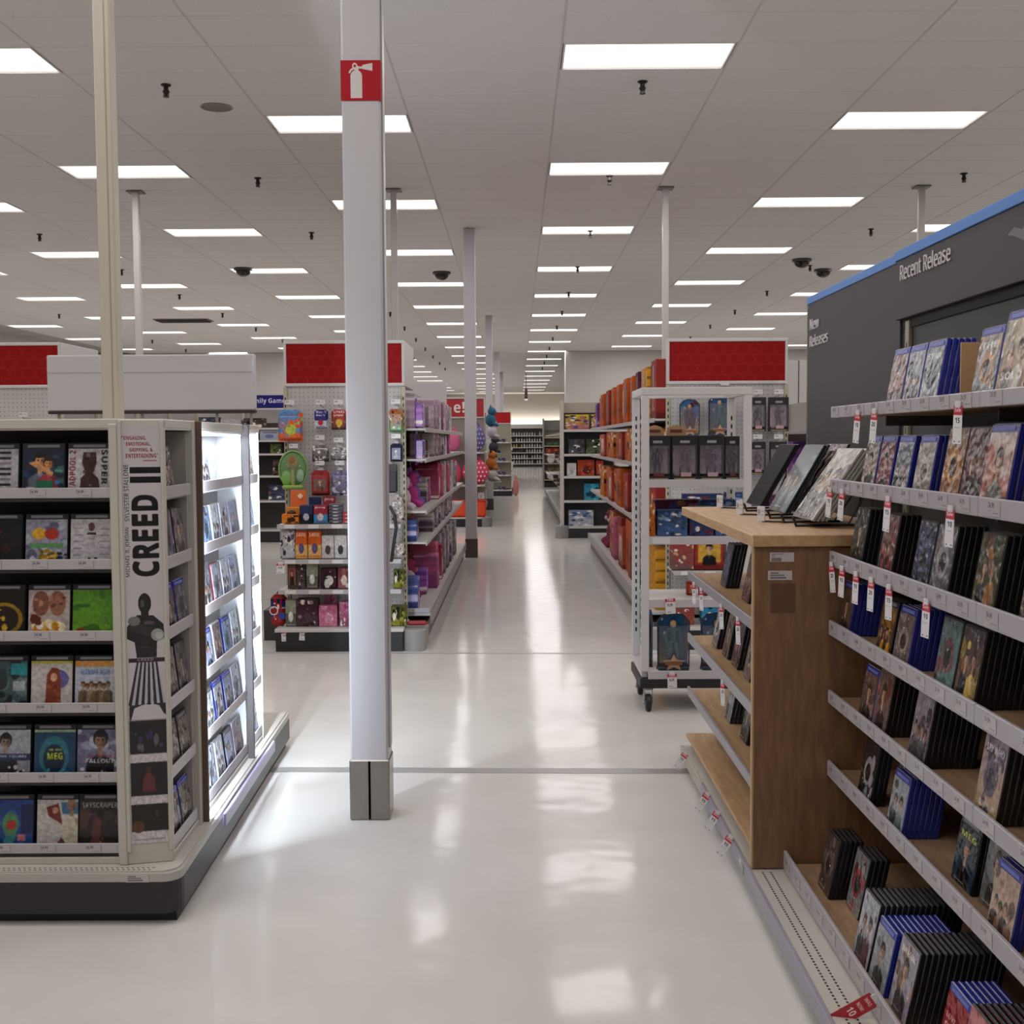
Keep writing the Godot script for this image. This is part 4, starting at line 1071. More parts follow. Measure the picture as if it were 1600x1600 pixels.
func release_wall() -> void:
	var at := V(1.2, 0, 3.4)
	var o := thing("new_release_wall", "dark wall fixture of film shelves with a blue top trim and white lettering", "wall fixture", at)
	var W := func(called: String, x0: float, x1: float, h0: float, h1: float, d0: float, d1: float, m: Material, bev := 0.002): return part(o, called, MB.new().box(V((x0 + x1) * 0.5, (h0 + h1) * 0.5, (d0 + d1) * 0.5) - at, Vector3(x1 - x0, h1 - h0, d1 - d0), bev).mesh(), m)
	var dark := M("353232", 0.6)
	var darker := M("2f312f", 0.6)
	var cream := M("b5b0a6", 0.45)
	W.call("panel", 1.402, 1.46, 0.09, 2.212, 4.42, 5.82, dark)
	W.call("panel_edge", 1.4, 1.46, 0.09, 2.212, 5.8, 5.822, M("5c5856", 0.6))
	W.call("back_panel", 1.412, 1.46, 0.09, 2.0, 0.6, 4.42, darker)
	W.call("header", 1.388, 1.46, 2.0, 2.212, 0.6, 4.43, dark)
	W.call("header_gap", 1.405, 1.46, 1.965, 2.0, 0.6, 4.4, M("0c0b0b", 0.8))
	W.call("top_trim", 1.398, 1.465, 2.212, 2.246, 4.43, 5.82, M("3f78c0", 0.5))
	W.call("top_trim", 1.382, 1.465, 2.212, 2.248, 0.6, 4.43, M("3f78c0", 0.5))
	for d in [4.33, 2.75, 1.5]:
		var up: Node = W.call("upright", 1.398, 1.412, 0.1, 1.99, d - 0.02, d + 0.02, M("8a8472", 0.4, 0.3))
		var sl := MB.new()
		for k in 36: sl.box(V(1.3975, 0.15 + 0.05 * k, d) - at, Vector3(0.001, 0.024, 0.008))
		part(up, "upright_slots", sl.mesh(), M("1a1816", 0.7)).set_meta("kind", "stuff")
	var lw := M("c4c0c0", 0.5)
	var L := -PI / 2
	lettering(o, "lettering", "New", V(1.401, 2.085, 5.76) - at, L, 0.17, 0.052, lw)
	lettering(o, "lettering", "Releases", V(1.401, 2.005, 5.76) - at, L, 0.33, 0.055, lw)
	lettering(o, "lettering", "Recent Release", V(1.387, 2.135, 4.37) - at, L, 0.5, 0.058, lw)
	var g := MB.new().prism(PackedVector2Array([Vector2(0, 0.12), Vector2(0.05, 0.135), Vector2(0.1, 0.12), Vector2(0.16, 0.145), Vector2(0.2, 0.12), Vector2(0.3, 0.14), Vector2(0.32, 0.02), Vector2(0.26, 0.0), Vector2(0.21, 0.03), Vector2(0.19, 0.08), Vector2(0.12, 0.085), Vector2(0.05, 0.11)]), 0.0, 0.001, Rect2(), V(1.3875, 2.02, 3.43) - at, Basis(Vector3.UP, L))
	part(o, "header_graphic", g.mesh(), M("6a6868", 0.6))
	# base
	W.call("kick_plate", 0.83, 1.44, 0.0, 0.06, 0.6, 5.72, M("242122", 0.5))
	W.call("deck", 0.8, 1.44, 0.06, 0.088, 0.6, 5.76, cream)
	W.call("deck_rail", 0.786, 0.8, 0.035, 0.092, 0.6, 5.1, M("908b98", 0.35))
	W.call("deck_rail", 0.788, 0.8, 0.035, 0.09, 5.11, 5.76, M("b0a99a", 0.4))
	W.call("rail_label", 0.7845, 0.7865, 0.045, 0.085, 4.12, 4.2, mats["gloss"], 0.0)
	var dots := MB.new()
	for k in 150:
		for j in 2: dots.box(V(0.835 + 0.028 * j, 0.0882, 1.2 + 0.019 * k) - at, Vector3(0.006, 0.001, 0.009))
	part(o, "deck_holes", dots.mesh(), M("2e2a26", 0.8)).set_meta("kind", "stuff")
	var maple := wood("94765a", "a48464", 31, false)
	var lips := [[1.64, 1.677], [1.39, 1.436], [1.142, 1.192], [0.906, 0.956], [0.672, 0.717], [0.421, 0.474], [0.094, 0.16]]
	for k in 7:
		var x0: float = 1.06 if k < 6 else 0.913
		var i := 0
		for q in [[2.752, 4.05], [1.5, 2.748], [0.62, 1.496]]:
			W.call("shelf", x0 + 0.008, 1.405, lips[k][0] + 0.003, lips[k][0] + 0.018, q[0], q[1], maple)
			var pr: Node = W.call("price_rail", x0 - 0.004, x0 + 0.007, lips[k][0], lips[k][1], q[0], q[1], M("a39ea2", 0.35))
			if i < 2:
				price_rail(pr, V(x0 - 0.004, (lips[k][0] + lips[k][1]) * 0.5, (q[0] + q[1]) * 0.5) - at, q[1] - q[0], 0.04, L, 9 if i == 0 else 6, "price", 0.45)
				for e_ in [0.2, 1.1]:
					W.call("bracket", x0 + 0.12, 1.41, lips[k][0] - 0.03, lips[k][0] + 0.002, q[0] + e_, q[0] + e_ + 0.004, M("6a6668", 0.4, 0.4))
			i += 1
	var rowname := ["top", "second", "third", "fourth", "fifth", "sixth", "bottom"]
	# row, far end of the case, front x, print, kind, how many deep, what it looks like
	var cs := [
		[0, 3.545, 1.09, "m0", "b", 4, "rose and grey art"], [0, 3.4, 1.09, "m1", "b", 4, "silver grey art"], [0, 3.256, 1.09, "m2", "b", 5, "green grey art"], [0, 2.885, 1.09, "m3", "b", 2, "white lettering low down"], [0, 2.73, 1.09, "m4", "b", 2, "large and tan with dark lettering"],
		[1, 3.78, 1.085, "m5", "b", 2, "crinkled grey art"], [1, 3.63, 1.085, "m6", "b", 3, "red portrait"], [1, 3.47, 1.085, "m7", "b", 2, "pale grey portrait"], [1, 3.29, 1.085, "m8", "b", 5, "beige art beside dark blue cases"], [1, 3.08, 1.085, "m9", "d", 3, "brown and orange art"], [1, 2.94, 1.085, "m10", "d", 3, "dark red art"], [1, 2.8, 1.085, "m11", "b", 5, "white with an orange figure"],
		[2, 3.9, 1.085, "m12", "d", 4, "dark green art"], [2, 3.6, 1.085, "m13", "d", 4, "red brown art"], [2, 3.29, 1.085, "m14", "d", 1, "dark blue art"], [2, 3.145, 1.085, "m15", "d", 5, "grey with pale lettering"], [2, 2.85, 1.085, "m16", "d", 4, "green and orange art"], [2, 2.58, 1.085, "m17", "d", 3, "brown and red art"],
		[3, 4.03, 1.085, "m18", "b", 7, "tan art, beside a blue stack"], [3, 3.6, 1.085, "m19", "k", 3, "golden flames"], [3, 3.44, 1.085, "m20", "b", 6, "dull brown art"], [3, 3.1, 1.085, "m21", "d", 1, "teal and red art"], [3, 2.955, 1.085, "m22", "d", 9, "golden scrawl on dark violet"], [3, 2.5, 1.085, "m5", "d", 3, "grey art"],
		[4, 3.77, 1.085, "m23", "b", 1, "brown art, no stack"], [4, 3.63, 1.085, "m24", "d", 5, "grey with a yellow badge"], [4, 3.29, 1.085, "m25", "d", 9, "pale framed comic panels"], [4, 2.81, 1.085, "m26", "d", 6, "orange with big white lettering"],
		[5, 3.77, 1.085, "m27", "d", 3, "black with a white scrawl"], [5, 3.6, 1.14, "m15", "d", 2, "dim grey art"], [5, 3.47, 1.085, "m28", "b", 7, "pale blue art"], [5, 3.04, 1.12, "m29", "k", 2, "dark teal with yellow lettering"], [5, 2.88, 1.13, "m30", "d", 1, "plain grey art"], [5, 2.72, 1.085, "m31", "b", 2, "peach art"],
		[6, 3.86, 0.985, "m32", "d", 5, "dark brown art"], [6, 3.69, 1.03, "m33", "d", 4, "grey and red art"], [6, 3.34, 0.955, "m34", "d", 15, "pale blue grey art"], [6, 3.19, 0.955, "m35", "b", 10, "plain silver art"], [6, 3.03, 0.96, "m36", "d", 14, "two faces in lilac light"], [6, 2.79, 1.0, "m37", "b", 7, "deep red"], [6, 2.64, 0.99, "m38", "d", 12, "pinkish red"]]
	for q in cs:
		var big: float = 1.14 if q[3] in ["m4", "m11"] else 1.0
		film_stack("front film case on the dark wall's %s shelf, %s" % [rowname[q[0]], q[6]], "with %s, %s shelf" % [q[6], rowname[q[0]]], q[3], q[4], q[5], V(q[2], lips[q[0]][0] + 0.0185, q[1] - 0.07), L, 0.17 if q[0] < 6 else 0.2, "wrap", big)
	var dv := solo("shelf_divider", "plain tan card divider between the blue cases on the top shelf", "divider", MB.new().box(Vector3(0, 0.075, 0), Vector3(0.006, 0.15, 0.16), 0.001).mesh(), M("a88660", 0.6), V(1.19, 1.6585, 3.02), L)
	# sale tags hanging from the rails
	var kt := 0
	for q in [[0, 3.7, 0.12], [0, 3.53, 0.1], [0, 2.86, 0.04], [1, 4.02, 0.14], [1, 3.87, 0.12], [1, 3.39, 0.1], [1, 2.9, 0.06], [2, 3.99, -0.12], [2, 3.86, 0.06], [2, 3.7, 0.06], [2, 3.54, 0.06], [2, 3.37, 0.02], [2, 3.06, 0.06]]:
		sale_tag(V(1.048, lips[q[0]][0] + 0.006, q[1]), L + 0.3, "red-topped sale tag on the dark wall's %s rail, %s along it" % [rowname[q[0]], nth(kt - [0, 3, 7][q[0]])], Vector2(0.032, 0.09), "sale%d" % (kt % 3), -q[2])
		kt += 1
	sale_tag(V(0.903, 0.145, 2.98), -0.25, "all red sale tag sticking out over the cream base deck", Vector2(0.04, 0.12), "sale_red", -0.95)
	kt = 0
	for q in [[0.9, 5.5], [0.9, 5.28], [0.9, 4.76], [0.9, 4.4], [0.6, 4.72]]:
		sale_tag(V(0.812, q[0] + 0.004, q[1]), L + 0.5, "narrow white tag under the wooden unit's %s rail, %s along that side" % ["upper" if q[0] > 0.7 else "middle", nth(kt)], Vector2(0.026, 0.09), "sale1", 0.05)
		kt += 1
	for q in [5.55, 4.9, 4.65, 4.36]:
		sale_tag(V(0.783, 0.1, q), -0.5, "white tag with a red clip on the base rail below the wooden unit, %s one" % nth(kt - 5), Vector2(0.032, 0.085), "sale2", -0.55)
		kt += 1

# ---------------------------------------------------------------- store fixtures and toys
func peg_material() -> StandardMaterial3D:
	if not mats.has("peg"):
		var im := Image.create(32, 32, false, Image.FORMAT_RGB8)
		im.fill(Color("b3aeab"))
		for y in 32:
			for x in 32:
				if Vector2(x - 15.5, y - 15.5).length() < 3.6: im.set_pixel(x, y, Color("5c5856"))
		var m := StandardMaterial3D.new()
		m.albedo_texture = ImageTexture.create_from_image(im)
		m.uv1_triplanar = true
		m.uv1_world_triplanar = true
		m.uv1_scale = Vector3(30, 30, 30)
		m.roughness = 0.6
		mats["peg"] = m
	return mats["peg"]

# an end display: pegboard with a header sign above, shelves below. xc, width, board depth, shelf heights
func endcap(label: String, xc: float, w: float, db: float, shelves: Array, header: String, top := 2.35, board := "peg", hdepth := 0.84) -> Node3D:
	var o := thing("endcap_display", label, "store display", V(xc, 0, db - 0.2))
	var B := func(called: String, x: float, h: float, z: float, s: Vector3, m: Material, bev := 0.003): return part(o, called, MB.new().box(Vector3(x, h, z), s, bev).mesh(), m)
	var cream := M("b3aea4", 0.45)
	var white := M("bcb8b4", 0.4)
	var sign_h := 0.352
	var y1 := top - sign_h
	B.call("back_board", 0, (y1 + 0.2) * 0.5, -0.21, Vector3(w - 0.03, y1 - 0.2, 0.02), peg_material() if board == "peg" else M(board, 0.6), 0.0)
	for s in [-1.0, 1.0]:
		var up: Node = B.call("upright", s * (w * 0.5 - 0.01), y1 * 0.5, -0.2, Vector3(0.03, y1 - 0.01, 0.036), M("a8a288", 0.4))
		var sl := MB.new()
		for k in int(y1 / 0.05) - 5: sl.box(Vector3(s * (w * 0.5 - 0.01), 0.25 + 0.05 * k, -0.1815), Vector3(0.009, 0.026, 0.001))
		part(up, "upright_slots", sl.mesh(), M("1e1c18", 0.7)).set_meta("kind", "stuff")
	if header:
		B.call("header_box", 0, y1 + sign_h * 0.5, -0.2 - hdepth * 0.5, Vector3(w, sign_h, hdepth), white)
		var fr_ := MB.new()
		for s in [-1.0, 1.0]:
			fr_.box(Vector3(0, y1 + sign_h * 0.5 + s * (sign_h * 0.5 - 0.012), -0.192), Vector3(w, 0.024, 0.016), 0.003)
			fr_.box(Vector3(s * (w * 0.5 - 0.01), y1 + sign_h * 0.5, -0.192), Vector3(0.02, sign_h - 0.048, 0.016), 0.003)
		part(o, "header_frame", fr_.mesh(), white)
		part(o, "header_face", MB.new().box(Vector3(0, y1 + sign_h * 0.5, -0.196), Vector3(w - 0.04, sign_h - 0.048, 0.008), 0.0, C(header)).mesh(), mats["print"]).set_meta("label", "plain red header" if header != "circles" else "red header with faint rings")
	for h in shelves:
		B.call("shelf", 0, h - 0.012, 0.0, Vector3(w - 0.01, 0.014, 0.4), white)
		var pr: Node = B.call("price_rail", 0, h - 0.018, 0.203, Vector3(w - 0.01, 0.034, 0.006), M("a8a3a2", 0.35), 0.001)
		for k in 5:
			part(pr, "price_label", bx(Vector3(0.08, 0.028, 0.002)), M("cbc7c4", 0.5), Vector3(-w * 0.5 + 0.1 + k * w * 0.19, h - 0.018, 0.207))
	B.call("base_deck", 0, 0.16, 0.02, Vector3(w + 0.03, 0.026, 0.48), white)
	B.call("kick_plate", 0, 0.073, 0.02, Vector3(w + 0.02, 0.146, 0.46), M("171516", 0.5))
	return o

# a straight double shelf run along the aisle. side +1: its goods face +x
func gondola(label: String, xf: float, xs: float, d0: float, d1: float, shelves: Array, top: float, depth: float, back := "8a8480") -> Node3D:
	var side := signf(xf - xs)
	var o := thing("shelf_gondola", label, "shelving", V(xs, 0, (d0 + d1) * 0.5))
	var L := d1 - d0
	var B := func(called: String, x0: float, x1: float, h0: float, h1: float, z0: float, z1: float, m: Material, bev := 0.002): return part(o, called, MB.new().box(Vector3((x0 + x1) * 0.5, (h0 + h1) * 0.5, (z0 + z1) * 0.5), Vector3(absf(x1 - x0), h1 - h0, absf(z1 - z0)), bev).mesh(), m)
	var white := M("b8b4b0", 0.4)
	var w := absf(xf - xs)
	B.call("spine", -0.02 * side, 0.02 * side, 0.16, top, -L * 0.5, L * 0.5, M(back, 0.6))
	B.call("far_side_body", -0.02 * side, -w * side, 0.0, 0.24, -L * 0.5, L * 0.5, M("3a3636", 0.6))
	B.call("kick_plate", 0.02 * side, (w - 0.03) * side, 0.0, 0.13, -L * 0.5, L * 0.5, M("4a4646", 0.4))
	B.call("base_deck", 0.02 * side, w * side, 0.19, 0.216, -L * 0.5, L * 0.5, white)
	B.call("base_rail", (w - 0.002) * side, (w + 0.012) * side, 0.125, 0.222, -L * 0.5, L * 0.5, M("8a8684", 0.35))
	var n := maxi(1, int(round(L / 1.25)))
	for k in n + 1:
		B.call("upright", 0.02 * side, 0.05 * side, 0.2, top, -L * 0.5 + L * k / n - 0.015, -L * 0.5 + L * k / n + 0.015, M("a8a288", 0.4))
	for h in shelves:
		for k in n:
			var z1 := L * 0.5 - L * k / n - 0.003; var z0 := z1 - L / n + 0.006
			B.call("shelf", 0.03 * side, depth * side, h - 0.016, h, z0, z1, white)
			B.call("price_rail", depth * side, (depth + 0.007) * side, h - 0.03, h + 0.006, z0, z1, M("aaa5a4", 0.35), 0.001)
	return o

func carton(called: String, label: String, cat: String, art: String, s: Vector3, at: Vector3, turn := 0.0, group := "", roll := 0.0, mat := "print") -> Node3D:
	var key := "ct%s%v" % [art, s]
	if not meshes.has(key):
		meshes[key] = MB.new().box(Vector3(0, s.y * 0.5, 0), s, minf(0.004, s.x * 0.04), C(art)).mesh()
	var o := thing(called, label, cat, at, turn, group)
	o.rotation.z = roll
	part(o, "carton", meshes[key], mats[mat])
	if s.y > 0.1:
		part(o, "lid_flap", bx(Vector3(s.x * 0.96, 0.0025, s.z * 0.94), 0.001), M(sheet_pick(art), 0.6), Vector3(0, s.y + 0.0005, 0))
	return o

func sheet_pick(art: String) -> String:
	var r_ := C(art)
	return sheet.get_pixel(int((r_.position.x + r_.size.x * 0.06) * 2048), int((r_.position.y + r_.size.y * 0.05) * 2048)).to_html(false)

# a toy figure standing, h tall; pose 0 legs apart, 1 crouch, 2 arm up
func figure_mesh(h: float, pose: int) -> ArrayMesh:
	var key := "fig%.3f%d" % [h, pose]
	if not meshes.has(key):
		var m := MB.new()
		var k := h
		var hip := Vector3(0, 0.5 * k, 0)
		var sx := 0.12 * k
		m.ball(Vector3(0, 0.92 * k, 0), Vector3(0.06, 0.078, 0.066) * k, 12)
		m.limb(Vector3(0, 0.84 * k, 0), Vector3(0, 0.87 * k, 0), 0.03 * k, 0.03 * k)
		m.limb(Vector3(0, 0.78 * k, 0), hip, 0.085 * k, 0.065 * k)
		m.limb(Vector3(-sx, 0.8 * k, 0), Vector3(sx, 0.8 * k, 0), 0.045 * k, 0.045 * k)
		for s in [-1.0, 1.0]:
			var foot := Vector3(s * 0.1 * k, 0.03 * k, 0.02 * k)
			var knee := Vector3(s * 0.085 * k, 0.27 * k, 0.03 * k)
			if pose == 1: knee = Vector3(s * 0.16 * k, 0.3 * k, 0.07 * k); foot = Vector3(s * 0.14 * k, 0.03 * k, -0.02 * k)
			m.limb(hip + Vector3(s * 0.05 * k, 0, 0), knee, 0.06 * k, 0.042 * k)
			m.limb(knee, foot, 0.042 * k, 0.026 * k)
			m.limb(foot, foot + Vector3(0, -0.012 * k, 0.05 * k), 0.026 * k, 0.02 * k)
			var el := Vector3(s * 0.19 * k, 0.63 * k, 0.02 * k); var ha := Vector3(s * 0.15 * k, 0.5 * k, 0.07 * k)
			if pose == 2 and s > 0: el = Vector3(0.2 * k, 0.72 * k, 0.05 * k); ha = Vector3(0.24 * k, 0.86 * k, 0.06 * k)
			m.limb(Vector3(s * sx, 0.8 * k, 0), el, 0.036 * k, 0.03 * k)
			m.limb(el, ha, 0.03 * k, 0.022 * k)
			m.ball(ha, Vector3(0.026, 0.03, 0.026) * k, 8)
		meshes[key] = m.mesh()
	return meshes[key]

# figure in a window box: dark box, recessed backing, standing figure, clear window
func figure_pack(label: String, art: String, s: Vector3, at: Vector3, turn: float, box_col: String, fig_col: String, pose: int, head := "", arch := false) -> Node3D:
	var o := thing("figure_pack", label, "toy", at, turn)
	var b := MB.new()
	if arch:
		var p := PackedVector2Array([Vector2(-s.x * 0.5, 0), Vector2(s.x * 0.5, 0), Vector2(s.x * 0.46, s.y * 0.1), Vector2(s.x * 0.48, s.y * 0.86), Vector2(s.x * 0.3, s.y * 0.97), Vector2(0, s.y), Vector2(-s.x * 0.3, s.y * 0.97), Vector2(-s.x * 0.48, s.y * 0.86), Vector2(-s.x * 0.46, s.y * 0.1)])
		b.prism(p, -s.z, -s.z * 0.82, C(art))
		part(o, "backing_card", b.mesh(), mats["print"])
		part(o, "foot_tray", MB.new().box(Vector3(0, s.y * 0.03, -s.z * 0.42), Vector3(s.x * 0.94, s.y * 0.06, s.z * 0.8), 0.004).mesh(), M(box_col, 0.5))
		var st := PackedVector2Array()
		for k in 10:
			var rr: float = (0.13 if k % 2 else 0.3) * s.x
			st.append(Vector2(rr * 1.25 * sin(TAU * k / 10.0 + PI), s.y * 0.13 - rr * 0.9 * cos(TAU * k / 10.0) * -1.0))
		part(o, "star_badge", MB.new().prism(st, -0.003, 0.001).mesh(), M("a88a68", 0.5))
		part(o, "badge_print", MB.new().box(Vector3(0, s.y * 0.13, 0.002), Vector3(s.x * 0.52, s.y * 0.07, 0.002), 0.001).mesh(), M("7a4a34", 0.5))
		part(o, "rim", MB.new().tube([Vector3(-s.x * 0.47, s.y * 0.06, -s.z * 0.3), Vector3(-s.x * 0.48, s.y * 0.86, -s.z * 0.3), Vector3(-s.x * 0.3, s.y * 0.975, -s.z * 0.3), Vector3(0, s.y, -s.z * 0.3), Vector3(s.x * 0.3, s.y * 0.975, -s.z * 0.3), Vector3(s.x * 0.48, s.y * 0.86, -s.z * 0.3), Vector3(s.x * 0.47, s.y * 0.06, -s.z * 0.3)], 0.005, 6).mesh(), M("1a2436", 0.4))
	else:
		b.box(Vector3(0, s.y * 0.5, -s.z * 0.92), Vector3(s.x, s.y, s.z * 0.12), 0.002, C(art))
		b.box(Vector3(0, s.y * 0.5, -s.z * 0.92), Vector3(0.001, 0.001, 0.001))
		part(o, "backing_card", b.mesh(), mats["print"])
		var f := MB.new()
		f.box(Vector3(0, s.y * 0.885, -s.z * 0.5), Vector3(s.x, s.y * 0.23, s.z * 0.84), 0.003)
		part(o, "box_top", f.mesh(), M(box_col, 0.4))
		part(o, "box_floor", MB.new().box(Vector3(0, s.y * 0.045, -s.z * 0.5), Vector3(s.x, s.y * 0.09, s.z * 0.86), 0.003).mesh(), M(box_col, 0.4))
		for q in [-1.0, 1.0]:
			part(o, "box_side", MB.new().box(Vector3(q * s.x * 0.475, s.y * 0.42, -s.z * 0.5), Vector3(s.x * 0.05, s.y * 0.7, s.z * 0.84), 0.002).mesh(), M(box_col, 0.4))
		part(o, "title_strip", MB.new().box(Vector3(0, s.y * 0.86, -s.z * 0.075), Vector3(s.x * 0.36, s.y * 0.06, 0.003)).mesh(), M("8a8684", 0.5))
		part(o, "logo_strip", MB.new().box(Vector3(s.x * 0.05, s.y * 0.12, -s.z * 0.07), Vector3(s.x * 0.4, s.y * 0.09, 0.004), 0.001).mesh(), M("b08c92" if pose != 0 else "5a2a20", 0.5))
		part(o, "bottom_strip", MB.new().box(Vector3(0, s.y * 0.03, -s.z * 0.065), Vector3(s.x * 0.8, s.y * 0.03, 0.003)).mesh(), M("8a7a58", 0.5))
	part(o, "figure", figure_mesh(s.y * (0.62 if not arch else 0.76), pose), M(fig_col, 0.5), Vector3(0, s.y * 0.1, -s.z * 0.45))
	if head:
		part(o, "head", MB.new().ball(Vector3(0, s.y * (0.1 + 0.76 * 0.92), -s.z * 0.45), Vector3(0.05, 0.062, 0.055) * s.y, 10).mesh(), M(head, 0.5))
		part(o, "hair", MB.new().ball(Vector3(0, s.y * (0.112 + 0.76 * 0.92), -s.z * 0.52), Vector3(0.058, 0.066, 0.055) * s.y, 10).mesh(), M("a8804a", 0.6))
	part(o, "window", MB.new().box(Vector3(0, s.y * 0.46, -s.z * 0.09), Vector3(s.x * 0.9, s.y * 0.66, 0.0015)).mesh(), clear("c8c0cc", 0.05))
	return o

# something flat hung on a peg: card with a punched tab, bubble in front
func hang_pack(called: String, label: String, art: String, w: float, h: float, at: Vector3, turn := 0.0, dep := 0.035, group := "") -> Node3D:
	var o := thing(called, label, "toy", at, turn, group)
	var p := PackedVector2Array([Vector2(-w * 0.5, 0), Vector2(w * 0.5, 0), Vector2(w * 0.5, h * 0.9), Vector2(w * 0.3, h), Vector2(-w * 0.3, h), Vector2(-w * 0.5, h * 0.9)])
	part(o, "card", MB.new().prism(p, 0.0, 0.003, C(art)).mesh(), mats["print"])
	part(o, "inner_box", MB.new().box(Vector3(0, h * 0.44, dep * 0.5 + 0.003), Vector3(w * 0.84, h * 0.72, dep), 0.006, C(art)).mesh(), mats["gloss"])
	part(o, "hang_tab", MB.new().prism(PackedVector2Array([Vector2(-w * 0.18, h), Vector2(w * 0.18, h), Vector2(w * 0.12, h + 0.022), Vector2(-w * 0.12, h + 0.022)]), 0.0, 0.002).mesh(), M("b8b4b2", 0.4))
	return o

func peg_hook(o: Node, at: Vector3, len_: float, label_tag := true) -> void:
	part(o, "peg_hook", MB.new().tube([at, at + Vector3(0, 0, len_), at + Vector3(0, 0.015, len_ + 0.012)], 0.003, 6).mesh(), M("8a8686", 0.3, 0.6))
	if label_tag:
		part(o, "price_tag", MB.new().box(at + Vector3(0, 0.03, len_ + 0.014), Vector3(0.07, 0.034, 0.002), 0.001, C("price_white")).mesh(), mats["gloss"])

func plush(label: String, at: Vector3, s: float, body: String, accent: String, turn := 0.0, kind := 0) -> Node3D:
	var o := thing("plush_toy", label, "plush toy", at, turn)
	part(o, "body", MB.new().ball(Vector3(0, s * 0.42, 0), Vector3(0.4, 0.42, 0.36) * s, 14).mesh(), M(body, 0.9))
	part(o, "head", MB.new().ball(Vector3(0, s * 0.98, s * 0.08), Vector3(0.3, 0.28, 0.28) * s, 14).mesh(), M(body if kind != 1 else accent, 0.9))
	for q in [-1.0, 1.0]:
		part(o, "ear", MB.new().limb(Vector3(q * 0.2 * s, s * 1.18, 0), Vector3(q * 0.26 * s, s * 1.34, 0), 0.08 * s, 0.05 * s).mesh(), M(accent, 0.9))
		part(o, "paw", MB.new().limb(Vector3(q * 0.26 * s, s * 0.2, 0.2 * s), Vector3(q * 0.3 * s, s * 0.1, 0.42 * s), 0.12 * s, 0.1 * s).mesh(), M(body, 0.9))
		part(o, "eye", MB.new().ball(Vector3(q * 0.1 * s, s * 1.02, 0.34 * s), Vector3(0.03, 0.035, 0.02) * s, 8).mesh(), M("151315", 0.2))
	part(o, "muzzle", MB.new().ball(Vector3(0, s * 0.9, 0.32 * s), Vector3(0.12, 0.09, 0.1) * s, 10).mesh(), M(accent, 0.9))
	return o

